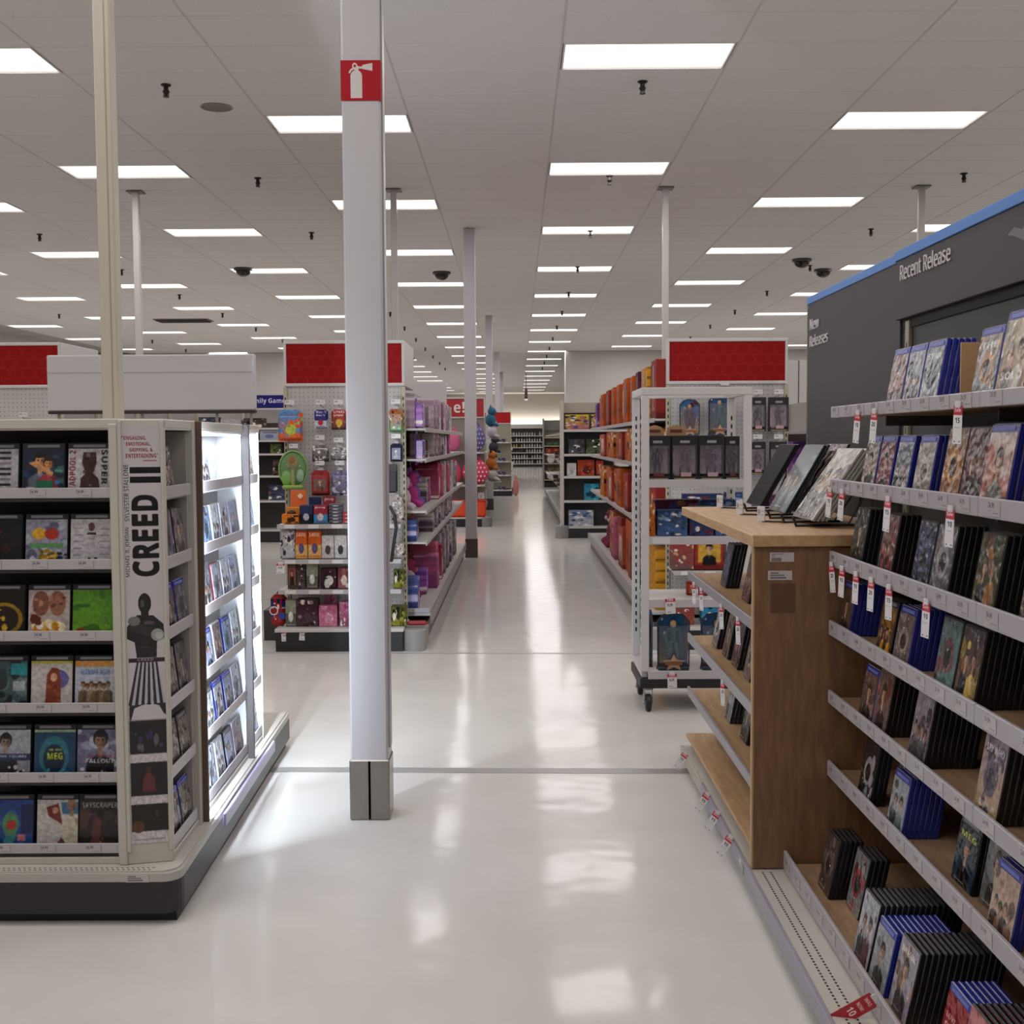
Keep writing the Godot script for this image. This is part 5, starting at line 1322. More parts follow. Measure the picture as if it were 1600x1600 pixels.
func games_endcap() -> void:
	var xc := -1.335
	var o := endcap("end display of card games and toys under a red ringed header, nearest the column", xc, 0.935, 9.35, [0.955, 0.69, 0.462], "circles")
	part(o, "corner_guard", MB.new().lathe([Vector2(0, 0), Vector2(0.085, 0), Vector2(0.085, 0.155), Vector2(0.08, 0.16), Vector2(0, 0.16)], 20, Vector3(0.56, 0, 0.19)).mesh(), M("8f8d8b", 0.45))
	part(o, "corner_guard_side", MB.new().box(Vector3(0.56, 0.08, 0.04), Vector3(0.166, 0.158, 0.3), 0.01).mesh(), M("8f8d8b", 0.45))
	var at := V(xc, 0, 9.15)
	# hung on pegs: print, x, bottom height, width, height, what it is
	for q in [["g_blue", -1.737, 1.575, 0.19, 0.24, "large blue and orange fishing card game pack"], ["g_phone", -1.5, 1.665, 0.106, 0.15, "navy and white card game pack with a red top"], ["g_uno", -1.363, 1.66, 0.12, 0.155, "red card game pack with yellow lettering"], ["g_bw1", -1.509, 1.415, 0.13, 0.13, "black and white domino pack with a dark title bar"], ["g_bw2", -1.366, 1.425, 0.13, 0.1, "black and white two-panel card pack"],
		["g_red", -1.512, 1.155, 0.14, 0.195, "red bubble pack with a reddish toy"], ["g_violet", -1.36, 1.155, 0.134, 0.195, "violet grey bubble pack of small pieces"], ["g_ginger", -0.925, 1.637, 0.11, 0.18, "gingerbread brown pack with red lettering"], ["g_dark", -0.925, 1.413, 0.095, 0.14, "dark violet pouch pack with a pale square"], ["g_white", -0.925, 0.99, 0.095, 0.15, "white and black blister card beside the belt"]]:
		hang_pack("hanging_game_pack", "%s hung on the games pegboard" % q[5], q[0], q[3], q[4], V(q[1], q[2], 9.24))
		peg_hook(o, Vector3(q[1] - xc, q[2] + q[4] + 0.0265, -0.2), 0.13, q[0] != "g_white")
	# oval green bubble toy
	var ov := thing("oval_toy_pack", "oval green bubble pack with a small brown tree toy inside", "toy", V(-1.718, 1.21, 9.22))
	var pts := PackedVector2Array()
	for k in 24: pts.append(Vector2(0.108 * cos(TAU * k / 24), 0.15 + 0.14 * sin(TAU * k / 24)))
	part(ov, "backing", MB.new().prism(pts, 0, 0.006).mesh(), M("3f6a30", 0.5))
	var rim := []
	for k in 25: rim.append(Vector3(0.108 * cos(TAU * k / 24), 0.15 + 0.14 * sin(TAU * k / 24), 0.008))
	part(ov, "rim", MB.new().tube(rim, 0.007, 6).mesh(), M("7a9a4c", 0.4))
	part(ov, "trunk", MB.new().limb(Vector3(0, 0.03, 0.03), Vector3(0, 0.17, 0.03), 0.016, 0.012).mesh(), M("8a7a48", 0.6))
	part(ov, "crown", MB.new().ball(Vector3(0, 0.2, 0.03), Vector3(0.04, 0.055, 0.026)).mesh(), M("7a4a20", 0.6))
	part(ov, "leaf", MB.new().ball(Vector3(-0.05, 0.08, 0.02), Vector3(0.04, 0.06, 0.012)).mesh(), M("6aa03c", 0.5))
	part(ov, "leaf", MB.new().ball(Vector3(0.055, 0.1, 0.02), Vector3(0.03, 0.05, 0.012)).mesh(), M("8aa890", 0.3))
	part(ov, "stand", MB.new().box(Vector3(0, 0.014, 0.03), Vector3(0.16, 0.03, 0.06), 0.01).mesh(), M("7f9a48", 0.4))
	var bp := []
	for k in 7: bp.append(Vector2(0.1 * cos(PI * 0.5 * k / 6.0), 0.05 * sin(PI * 0.5 * k / 6.0)))
	part(ov, "bubble", MB.new().lathe(bp, 24, Vector3(0, 0.15, 0.008), Basis(Vector3(1, 0, 0), Vector3(0, 0, 1.0), Vector3(0, -1.28, 0))).mesh(), clear("b0d898", 0.16))
	peg_hook(o, Vector3(-1.718 - xc, 1.508, -0.2), 0.1)
	var belt := thing("toy_whip", "long black curved strap toy hanging beside the white blister card", "toy", V(-0.93, 0.66, 8.915))
	part(belt, "strap", MB.new().tube([Vector3(-0.05, 0.44, 0), Vector3(-0.01, 0.42, 0.02), Vector3(0.02, 0.36, 0.02), Vector3(0.03, 0.26, 0.02), Vector3(0.01, 0.14, 0.02), Vector3(-0.01, 0.02, 0.0)], 0.012, 8).mesh(), M("171416", 0.4))
	part(belt, "loop", MB.new().tube([Vector3(-0.05, 0.44, 0), Vector3(-0.06, 0.47, -0.1), Vector3(-0.05, 0.48, -0.24)], 0.006, 6).mesh(), M("8a8686", 0.3))
	var dk := thing("dark_pouch", "narrow black pouch hanging above the strap toy", "toy", V(-0.955, 1.175, 9.215))
	part(dk, "pouch", MB.new().box(Vector3(0, 0.11, 0), Vector3(0.075, 0.22, 0.03), 0.012).mesh(), M("1a171a", 0.5))
	part(dk, "flap", MB.new().box(Vector3(0, 0.19, 0.017), Vector3(0.07, 0.06, 0.006), 0.003).mesh(), M("2a262a", 0.5))
	peg_hook(o, Vector3(-0.955 - xc, 1.404, -0.2), 0.13, false)
	# boxes on its shelves: print, x, h, width, height, depth, label
	for q in [["g_navy", -1.587, 0.956, 0.1, 0.134, 0.1, "dark navy card game box with a black lower half"], ["g_sushi", -1.479, 0.956, 0.104, 0.134, 0.1, "red over blue game box with pale script"], ["g_sheet", -1.731, 0.692, 0.112, 0.215, 0.08, "grey and white game box with a dark red top"], ["g_five", -1.627, 0.692, 0.09, 0.205, 0.06, "orange card game box, the one beside the grey box"], ["g_five", -1.526, 0.692, 0.1, 0.205, 0.06, "orange card game box with a violet edge, beside the black and white pair"],
		["g_cat", -1.427, 0.692, 0.092, 0.172, 0.06, "white book-like box lettered for cats"], ["g_dog", -1.331, 0.692, 0.092, 0.172, 0.06, "white book-like box lettered for dogs"], ["g_white", -0.9, 0.692, 0.09, 0.11, 0.06, "small pale box just beyond the column, second shelf"], ["g_tan", -1.701, 0.464, 0.064, 0.19, 0.06, "narrow brown box with a red figure"], ["g_umber", -1.633, 0.464, 0.064, 0.19, 0.06, "narrow dark plum box"], ["g_mint", -1.549, 0.464, 0.086, 0.188, 0.07, "tall grey-green box with a white oval, third shelf"],
		["g_disc", -1.426, 0.464, 0.12, 0.152, 0.08, "maroon box with a white disc"], ["g_nope", -1.312, 0.464, 0.085, 0.158, 0.07, "dusty red box with rows of white lettering"], ["g_yellow", -0.895, 0.464, 0.08, 0.14, 0.06, "yellow and black striped box, third shelf"], ["g_mint", -1.715, 0.175, 0.08, 0.2, 0.08, "tall grey-green box with a white oval, bottom shelf"], ["g_stripe", -1.592, 0.175, 0.165, 0.207, 0.1, "dark maroon game box with striped edges"],
		["g_pink", -1.434, 0.175, 0.138, 0.16, 0.1, "round-fronted pink surprise box"], ["g_pink2", -1.307, 0.175, 0.08, 0.184, 0.1, "pink and white box beside the column"], ["g_yellow", -0.9, 0.175, 0.115, 0.15, 0.1, "dark olive box with yellow spots on the base"], ["g_white", -0.9, 0.956, 0.09, 0.12, 0.08, "white box just beyond the column, upper shelf"]]:
		carton("game_box", q[6], "game box", q[0], Vector3(q[3], q[4], q[5]), V(q[1], q[2], 9.0 + q[5] * 0.5))
	carton("display_card", "upright black card behind the navy game box", "display card", "g_navy", Vector3(0.095, 0.19, 0.006), V(-1.544, 0.956, 9.16))
	carton("display_card", "upright red card behind the red and blue game box", "display card", "g_sushi", Vector3(0.095, 0.195, 0.006), V(-1.435, 0.956, 9.16))
	carton("pink_card", "pink question mark card standing behind the round pink box", "display card", "g_pink2", Vector3(0.09, 0.24, 0.006), V(-1.43, 0.175, 9.12))
	var ob := thing("open_game_box", "open orange game tray with its lid raised on the top shelf", "game box", V(-1.708, 0.956, 9.07))
	part(ob, "tray", MB.new().box(Vector3(0, 0.035, 0), Vector3(0.13, 0.07, 0.12), 0.004, C("g_orange")).mesh(), mats["print"])
	part(ob, "inner_stack", MB.new().box(Vector3(0.01, 0.085, -0.03), Vector3(0.11, 0.07, 0.04), 0.004).mesh(), M("c87a1c", 0.5))
	part(ob, "dark_pile", MB.new().ball(Vector3(0, 0.075, 0.01), Vector3(0.034, 0.022, 0.03)).mesh(), M("2a1a10", 0.6))
	part(ob, "lid", MB.new().box(Vector3(0.04, 0.185, -0.07), Vector3(0.12, 0.13, 0.01), 0.002, C("g_orange")).mesh(), M("c65a18", 0.5), Vector3(), Vector3(-0.06, 0, 0))
	part(ob, "diamond_badge", MB.new().box(Vector3(0.055, 0.2, -0.062), Vector3(0.034, 0.034, 0.003), 0.001, Rect2(), Basis(Vector3(0, 0, 1), PI / 4)).mesh(), M("d8c0a8", 0.5))
	for k in 6:
		carton("grey_card_box", "flat grey card box, %s up in the stack of six" % nth(k), "game box", "g_grey", Vector3(0.1, 0.0235, 0.09), V(-1.369, 0.956 + 0.0245 * k, 9.06))
	for k in 3:
		carton("red_card_box", "flat red card box, %s up in the small red stack" % nth(k), "game box", "g_redlow", Vector3(0.066, 0.027, 0.08), V(-1.282, 0.956 + 0.028 * k, 9.06))
	var bag := thing("round_pack", "dark red bag-shaped pack with a white ring emblem and blue band", "toy", V(-1.815, 0.175, 9.06))
	part(bag, "bag", MB.new().box(Vector3(0, 0.12, 0), Vector3(0.12, 0.24, 0.09), 0.03, C("g_ball")).mesh(), mats["print"])
	part(bag, "ring", MB.new().lathe([Vector2(0.026, 0), Vector2(0.034, 0), Vector2(0.034, 0.004), Vector2(0.026, 0.004)], 20, Vector3(-0.03, 0.12, 0.046), Basis(Vector3(1, 0, 0), PI / 2)).mesh(), M("c8c4c2", 0.5))
	part(bag, "band", MB.new().box(Vector3(0.03, 0.08, 0.046), Vector3(0.05, 0.05, 0.006), 0.002).mesh(), M("2a3a88", 0.5))
	part(bag, "neck", MB.new().box(Vector3(0.02, 0.25, 0), Vector3(0.07, 0.03, 0.03), 0.01).mesh(), M("5a1a1a", 0.6))
	var rf := thing("red_flat_toy", "flat red toy lying on the base corner beside the grey guard", "toy", V(-0.765, 0.174, 9.03))
	part(rf, "body", MB.new().box(Vector3(0, 0.02, 0), Vector3(0.15, 0.034, 0.05), 0.014).mesh(), M("8a1c24", 0.4))
	part(rf, "tip", MB.new().limb(Vector3(0.06, 0.02, 0), Vector3(0.09, 0.02, 0.01), 0.012, 0.008).mesh(), M("6a141c", 0.4))
	sale_tag(V(-1.775, 0.66, 8.945), 0.1, "white sale tag hanging from the third shelf of the games display", Vector2(0.06, 0.075), "sale_short")
	sale_tag(V(-1.74, 0.155, 8.9), 0.1, "white sale tag hanging over the black kick plate, below the tall grey-green box", Vector2(0.06, 0.075), "sale_short", 0.05)
	sale_tag(V(-1.6, 0.155, 8.9), 0.1, "white sale tag hanging over the black kick plate, below the striped box", Vector2(0.06, 0.07), "sale_short", -0.1)

func doll_gondola() -> void:
	var R := PI / 2
	var o := gondola("long white shelf run of pink and violet dolls along the aisle", -0.69, -1.35, 9.42, 15.9, [0.775, 1.02, 1.43, 1.67], 1.98, 0.63, "4a4044")
	part(o, "end_header", MB.new().box(Vector3(-0.02, 2.16, -3.2), Vector3(0.9, 0.36, 0.04), 0.006).mesh(), M("b8b2b4", 0.5))
	for x in [-0.44, 0.4]:
		part(o, "header_post", MB.new().box(Vector3(x, 1.1, -3.2), Vector3(0.03, 2.14, 0.03), 0.003).mesh(), M("a8a2a2", 0.5))
	part(o, "loose_rail", MB.new().box(Vector3(0.52, 0.235, 3.25), Vector3(0.26, 0.035, 0.008), 0.002).mesh(), M("aaa6a8", 0.35))
	var lev := {"base": 0.2165, "low": 0.7755, "mid": 1.0205, "upper": 1.4305, "top": 1.6705}
	# level, distance, width along the shelf, height, depth, print
	var rows := [["top", [["pk0", 0.2, 0.27], ["pk0", 0.2, 0.28], ["pk0", 0.22, 0.29], ["pk9", 0.16, 0.3], ["pk9", 0.16, 0.29], ["pk2", 0.14, 0.28], ["pk4", 0.14, 0.28], ["pk3", 0.18, 0.29], ["pk9", 0.18, 0.3], ["pk2", 0.2, 0.26], ["pk0", 0.25, 0.29], ["pk3", 0.25, 0.28], ["pk9", 0.3, 0.28]], 10.75],
		["upper", [["pk1", 0.22, 0.21], ["pk1", 0.22, 0.21], ["pk1", 0.24, 0.21], ["pk9", 0.15, 0.22], ["pk3", 0.15, 0.22], ["pk9", 0.15, 0.22], ["pk6", 0.2, 0.2], ["pk3", 0.2, 0.21], ["pk9", 0.2, 0.2], ["pk1", 0.25, 0.2], ["pk4", 0.3, 0.21], ["pk4", 0.3, 0.21]], 10.75],
		["mid", [["pk2", 0.3, 0.33], ["pk2", 0.22, 0.34], ["pk7", 0.2, 0.32], ["pk3", 0.2, 0.35], ["pk9", 0.2, 0.34], ["pk6", 0.3, 0.3], ["pk7", 0.3, 0.3], ["pk3", 0.3, 0.33], ["pk9", 0.35, 0.33], ["pk3", 0.4, 0.33], ["pk1", 0.4, 0.3]], 11.3],
		["low", [["pk6", 0.24, 0.19], ["pk4", 0.2, 0.17], ["pk3", 0.24, 0.2], ["pk2", 0.2, 0.2], ["pk6", 0.25, 0.2], ["pk9", 0.25, 0.2], ["pk1", 0.25, 0.21], ["pk9", 0.3, 0.2], ["pk3", 0.3, 0.2], ["pk9", 0.3, 0.2], ["pk1", 0.3, 0.2], ["pk9", 0.3, 0.2]], 10.5],
		["base", [["pk4", 0.3, 0.3], ["pk7", 0.3, 0.38], ["pk2", 0.25, 0.34], ["pk9", 0.22, 0.42], ["pk3", 0.22, 0.42], ["pk9", 0.25, 0.44], ["pk3", 0.3, 0.4], ["pk9", 0.3, 0.43], ["pk6", 0.35, 0.4], ["pk9", 0.35, 0.42], ["pk3", 0.4, 0.4]], 11.0]]
	for q in rows:
		var d: float = q[2]
		var n := 0
		for b in q[1]:
			var s := Vector3(b[1] - 0.012, b[2], 0.22 + 0.04 * (n % 3))
			carton("doll_box", "%s doll box on the doll run's %s shelf, %s from the near end" % [{"pk0": "grey-pink", "pk1": "olive grey", "pk2": "magenta", "pk3": "pale mauve", "pk4": "hot pink", "pk6": "grey patterned", "pk7": "rose red", "pk9": "white"}[b[0]], q[0], nth(n)], "doll box", b[0], s, V(-0.74 - 0.03 * (n % 2) - s.z * 0.5, lev[q[0]], d + b[1] * 0.5), R)
			d += b[1] + (0.02 if n % 4 else 0.06)
			n += 1
	# loose and bagged toys at the near end
	for q in [["unicorn white and pink, top of the near pile", -0.86, 1.0205, 9.62, 0.24, "b8a8b0", "b05088"], ["magenta plush with violet ears", -0.84, 1.0205, 10.0, 0.26, "a8307c", "7a4a9a"], ["violet plush beside the magenta one", -0.85, 1.0205, 10.36, 0.26, "6a4a98", "a878b8"], ["yellow plush on the low shelf", -0.84, 0.7755, 9.92, 0.15, "a8903c", "c8b060"], ["white round plush on the base deck", -0.86, 0.2165, 9.98, 0.24, "b0a8ac", "a89aa0"], ["deep pink plush on the base deck", -0.9, 0.2165, 10.3, 0.3, "8a2450", "b0607c"], ["pink plush on the low shelf beside the yellow one", -0.84, 0.7755, 10.22, 0.15, "b86a88", "d098a8"]]:
		plush(q[0] + " of the doll run", V(q[1] - 0.07, q[2], q[3]), q[4] * 0.92, q[5], q[6], R)
	for q in [["pk8", 0.22, 0.17, 9.6, 0.7755, 0.0, "blue and violet busy pack at the low shelf's near end"], ["pk5", 0.16, 0.2, 10.62, 0.2165, 0.12, "violet pack leaning on the base deck"], ["pk8", 0.2, 0.26, 9.64, 0.2165, 0.0, "pale blue pack at the base deck's near end"], ["pk6", 0.2, 0.2, 10.72, 1.0205, 0.1, "grey pack leaning beside the violet plush"], ["pk4", 0.22, 0.22, 11.0, 1.0205, 0.0, "hot pink pack before the magenta boxes"]]:
		carton("toy_pack", q[6] + " of the doll run", "toy", q[0], Vector3(q[1], q[2], 0.12), V(-0.86, q[4] + (0.018 if q[5] > 0 else 0.0), q[3]), R, "", q[5])
	for k in 6:
		var h: float = [1.66, 1.66, 1.38, 1.38, 1.66, 1.38][k]
		var d: float = [9.56, 9.86, 9.56, 9.9, 10.2, 10.28][k]
		hang_pack("hanging_toy_bag", "%s bag hanging at the near top of the doll run" % ["violet and pink", "deep violet", "violet", "grey plush", "mauve", "charcoal plush"][k], ["pk5", "purple", "purple", "pk6", "pk3", "dk0"][k], 0.22, 0.25, V(-0.8 - 0.02 * (k % 2), h, d), R, 0.06)
		part(o, "peg_hook", MB.new().tube([Vector3(0.02, h + 0.286, -d + 12.66), Vector3(0.54, h + 0.286, -d + 12.66)], 0.004, 6).mesh(), M("8a8686", 0.3, 0.6))

func action_gondola() -> void:
	var L := -PI / 2
	gondola("long shelf run packed with orange toy boxes opposite the doll shelves", 1.045, 1.68, 9.42, 17.5, [0.855, 1.36, 1.735], 2.05, 0.6, "6a4a3a")
	var lev := {"base": 0.2165, "low": 0.8555, "upper": 1.3605, "top": 1.7355}
	var nm := {"or0": "burnt orange", "or1": "orange patterned", "or2": "dark red", "or3": "yellow dotted", "or4": "dark plum", "or5": "salmon and white", "pk7": "rose red", "purple": "violet dotted", "md0": "yellow topped"}
	var rows := [["top", 9.5, [["or2", 0.34, 0.47], ["or4", 0.3, 0.46], ["or3", 0.46, 0.45], ["or4", 0.24, 0.45], ["or4", 0.24, 0.45], ["or4", 0.24, 0.44], ["or0", 0.26, 0.44], ["or0", 0.3, 0.44], ["or0", 0.4, 0.45], ["or5", 0.5, 0.44], ["or0", 0.34, 0.43], ["or0", 0.34, 0.44], ["or0", 0.34, 0.43], ["or0", 0.4, 0.44], ["or2", 0.4, 0.43], ["or2", 0.5, 0.43], ["or0", 0.5, 0.42], ["or0", 0.6, 0.4], ["purple", 0.4, 0.34]]],
		["upper", 9.5, [["or1", 0.5, 0.3], ["or2", 0.4, 0.3], ["or0", 0.5, 0.31], ["or0", 0.5, 0.3], ["or1", 0.5, 0.32], ["or0", 0.6, 0.3], ["or2", 0.5, 0.28], ["or0", 0.6, 0.3], ["or1", 0.7, 0.3], ["or0", 0.7, 0.3], ["or5", 0.6, 0.28], ["or1", 0.6, 0.28]]],
		["low", 9.5, [["or2", 0.5, 0.36], ["or1", 0.5, 0.34], ["or5", 0.34, 0.34], ["pk7", 0.3, 0.36], ["or5", 0.34, 0.32], ["or5", 0.34, 0.3], ["or2", 0.4, 0.38], ["pk7", 0.4, 0.36], ["or0", 0.6, 0.4], ["or1", 0.6, 0.38], ["or5", 0.5, 0.34], ["or0", 0.7, 0.38], ["or1", 0.7, 0.38]]],
		["base", 9.5, [["or3", 0.5, 0.5], ["or1", 0.4, 0.42], ["or0", 0.7, 0.55], ["or0", 0.6, 0.54], ["or5", 0.5, 0.42], ["or2", 0.5, 0.5], ["pk7", 0.5, 0.46], ["or1", 0.6, 0.5]]]]
	for q in rows:
		var d: float = q[1]
		var n := 0
		for b in q[2]:
			if q[0] == "base" and n == 2: d += 0.75
			var s := Vector3(b[1] - 0.02, b[2], 0.2 + 0.05 * (n % 3))
			var o := carton("toy_box", "%s toy box on the orange run's %s shelf, %s from the near end" % [nm[b[0]], q[0], nth(n)], "toy box", b[0], s, V(1.1 + 0.03 * (n % 2) + s.z * 0.5, lev[q[0]], d + b[1] * 0.5), L)
			if q[0] == "top":
				# the fronts are cut away: a dark window strip down the middle of each
				part(o, "window", MB.new().box(Vector3(0.02, s.y * 0.55, s.z * 0.5 + 0.001), Vector3(s.x * 0.3, s.y * 0.7, 0.003), 0.001).mesh(), M("4a1c14" if b[0] != "or3" else "7a5418", 0.35))
			d += b[1] + 0.012
			n += 1
	# red toy truck at the near end of the base
	var t_ := thing("toy_truck", "red toy truck with a yellow cage on the base of the orange run", "toy", V(1.2, 0.2165, 10.86), L)
	part(t_, "body", MB.new().box(Vector3(0, 0.17, 0), Vector3(0.46, 0.14, 0.22), 0.02).mesh(), M("a8483c", 0.4))
	part(t_, "hood", MB.new().box(Vector3(0.12, 0.27, 0), Vector3(0.2, 0.07, 0.19), 0.02).mesh(), M("8a2c3c", 0.4))
	part(t_, "base_box", MB.new().box(Vector3(0, 0.045, 0), Vector3(0.44, 0.09, 0.2), 0.006).mesh(), M("1c1818", 0.5))
	var cage := MB.new()
	for x in [-0.2, 0.0]:
		for z in [-0.09, 0.09]: cage.limb(Vector3(x, 0.22, z), Vector3(x, 0.46, z), 0.009, 0.009, 6)
	for z in [-0.09, 0.09]: cage.limb(Vector3(-0.2, 0.46, z), Vector3(0, 0.46, z), 0.009, 0.009, 6)
	for x in [-0.2, 0.0]: cage.limb(Vector3(x, 0.46, -0.09), Vector3(x, 0.46, 0.09), 0.009, 0.009, 6)
	part(t_, "cage", cage.mesh(), M("b8985a", 0.5))
	for x in [-0.14, 0.15]:
		for z in [-0.12, 0.12]:
			var wb := Basis(Vector3(1, 0, 0), PI / 2)
			part(t_, "wheel", MB.new().lathe([Vector2(0.03, -0.03), Vector2(0.075, -0.03), Vector2(0.085, -0.015), Vector2(0.085, 0.015), Vector2(0.075, 0.03), Vector2(0.03, 0.03)], 18, Vector3(x, 0.15, z), wb).mesh(), M("171516", 0.6))
			part(t_, "hub", MB.new().lathe([Vector2(0, -0.028), Vector2(0.035, -0.028), Vector2(0.035, 0.028), Vector2(0, 0.028)], 14, Vector3(x, 0.15, z), wb).mesh(), M("4a7a60", 0.5))
	part(t_, "driver", MB.new().ball(Vector3(0.04, 0.4, 0), Vector3(0.05, 0.06, 0.05)).mesh(), M("4a8a64", 0.6))
	for k in 2:
		plush("maroon and pale plush on the base of the orange run, %s one" % ["nearer", "further"][k], V(1.3, 0.2165, 15.15 + 0.5 * k), 0.38, "7a1c3c", "b89a98", L)

func action_endcap() -> void:
	var xc := 1.632
	var o := endcap("end display of action figures under a red ringed header, behind the white cart", xc, 0.935, 9.35, [1.03, 0.59], "circles", 2.35, "peg", 0.05)
	part(o, "corner_guard", MB.new().lathe([Vector2(0, 0), Vector2(0.085, 0), Vector2(0.085, 0.155), Vector2(0, 0.16)], 20, Vector3(-0.56, 0, 0.19)).mesh(), M("8f8d8b", 0.45))
	part(o, "small_tag", MB.new().box(Vector3(-0.02, 1.996, -0.18), Vector3(0.07, 0.02, 0.004), 0.001).mesh(), M("c4c0bd", 0.5))
	figure_pack("arched figure pack, red and dark suit, hanging upper on the figure display", "hero0", Vector3(0.155, 0.275, 0.06), V(1.325, 1.6, 9.2), 0.0, "2a3c5a", "3a1c24", 0, "b08a70", true)
	figure_pack("arched figure pack, teal suit, hanging beside the red suited one", "hero1", Vector3(0.17, 0.31, 0.06), V(1.555, 1.6, 9.2), 0.0, "1c2c3c", "1f5058", 0, "b08a70", true)
	figure_pack("black figure pack hanging on the figure display, upper, beside the white post", "fig0", Vector3(0.125, 0.26, 0.05), V(1.845, 1.63, 9.2), 0.0, "151315", "2a2422", 1)
	figure_pack("black figure pack hanging on the figure display, upper, at its outer edge", "fig1", Vector3(0.15, 0.26, 0.05), V(2.005, 1.63, 9.2), 0.0, "151315", "4a3430", 2)
	figure_pack("black figure pack hanging below the upper two, half behind the black album", "fig2", Vector3(0.125, 0.25, 0.05), V(1.845, 1.3, 9.2), 0.0, "151315", "3a3438", 1)
	figure_pack("black figure pack at the outer edge, lower of the two there", "fig0", Vector3(0.13, 0.25, 0.05), V(2.005, 1.3, 9.2), 0.0, "151315", "28242a", 0)
	for q in [[1.325, 1.885], [1.555, 1.92], [1.845, 1.9], [2.005, 1.9], [1.845, 1.56], [2.005, 1.56]]:
		peg_hook(o, Vector3(q[0] - xc, q[1], -0.2), 0.13, q[0] > 1.8)
	for q in [["veh1", 1.4, 1.0305, 0.3, 0.13, "dark blue vehicle box on the figure display's upper shelf, nearer the aisle"], ["veh0", 1.72, 1.0305, 0.3, 0.14, "blue vehicle box on the figure display's upper shelf, outer one"], ["veh2", 1.99, 1.0305, 0.2, 0.12, "violet vehicle box on the figure display's upper shelf"], ["cm1", 1.246, 0.5905, 0.17, 0.2, "red toy box with a small helmeted hero, second shelf"], ["cm0", 1.445, 0.5905, 0.22, 0.26, "red and yellow toy box with a dark dancing figure"], ["cm0", 1.7, 0.5905, 0.22, 0.26, "red and yellow toy box hidden behind the wooden unit"], ["cm1", 1.95, 0.5905, 0.2, 0.22, "red toy box at the outer end of the second shelf"],
		["bag0", 1.255, 0.1745, 0.16, 0.2, "brown and cream toy box on the figure display's base"], ["glob", 1.46, 0.1745, 0.14, 0.14, "blue bubble toy box on the figure display's base"], ["or2", 1.63, 0.1745, 0.16, 0.2, "dark red toy box on the figure display's base"], ["veh1", 1.85, 0.1745, 0.2, 0.2, "dark blue box on the figure display's base"]]:
		carton("action_toy_box", q[5], "toy box", q[0], Vector3(q[3], q[4], 0.12), V(q[1], q[2], 9.06))

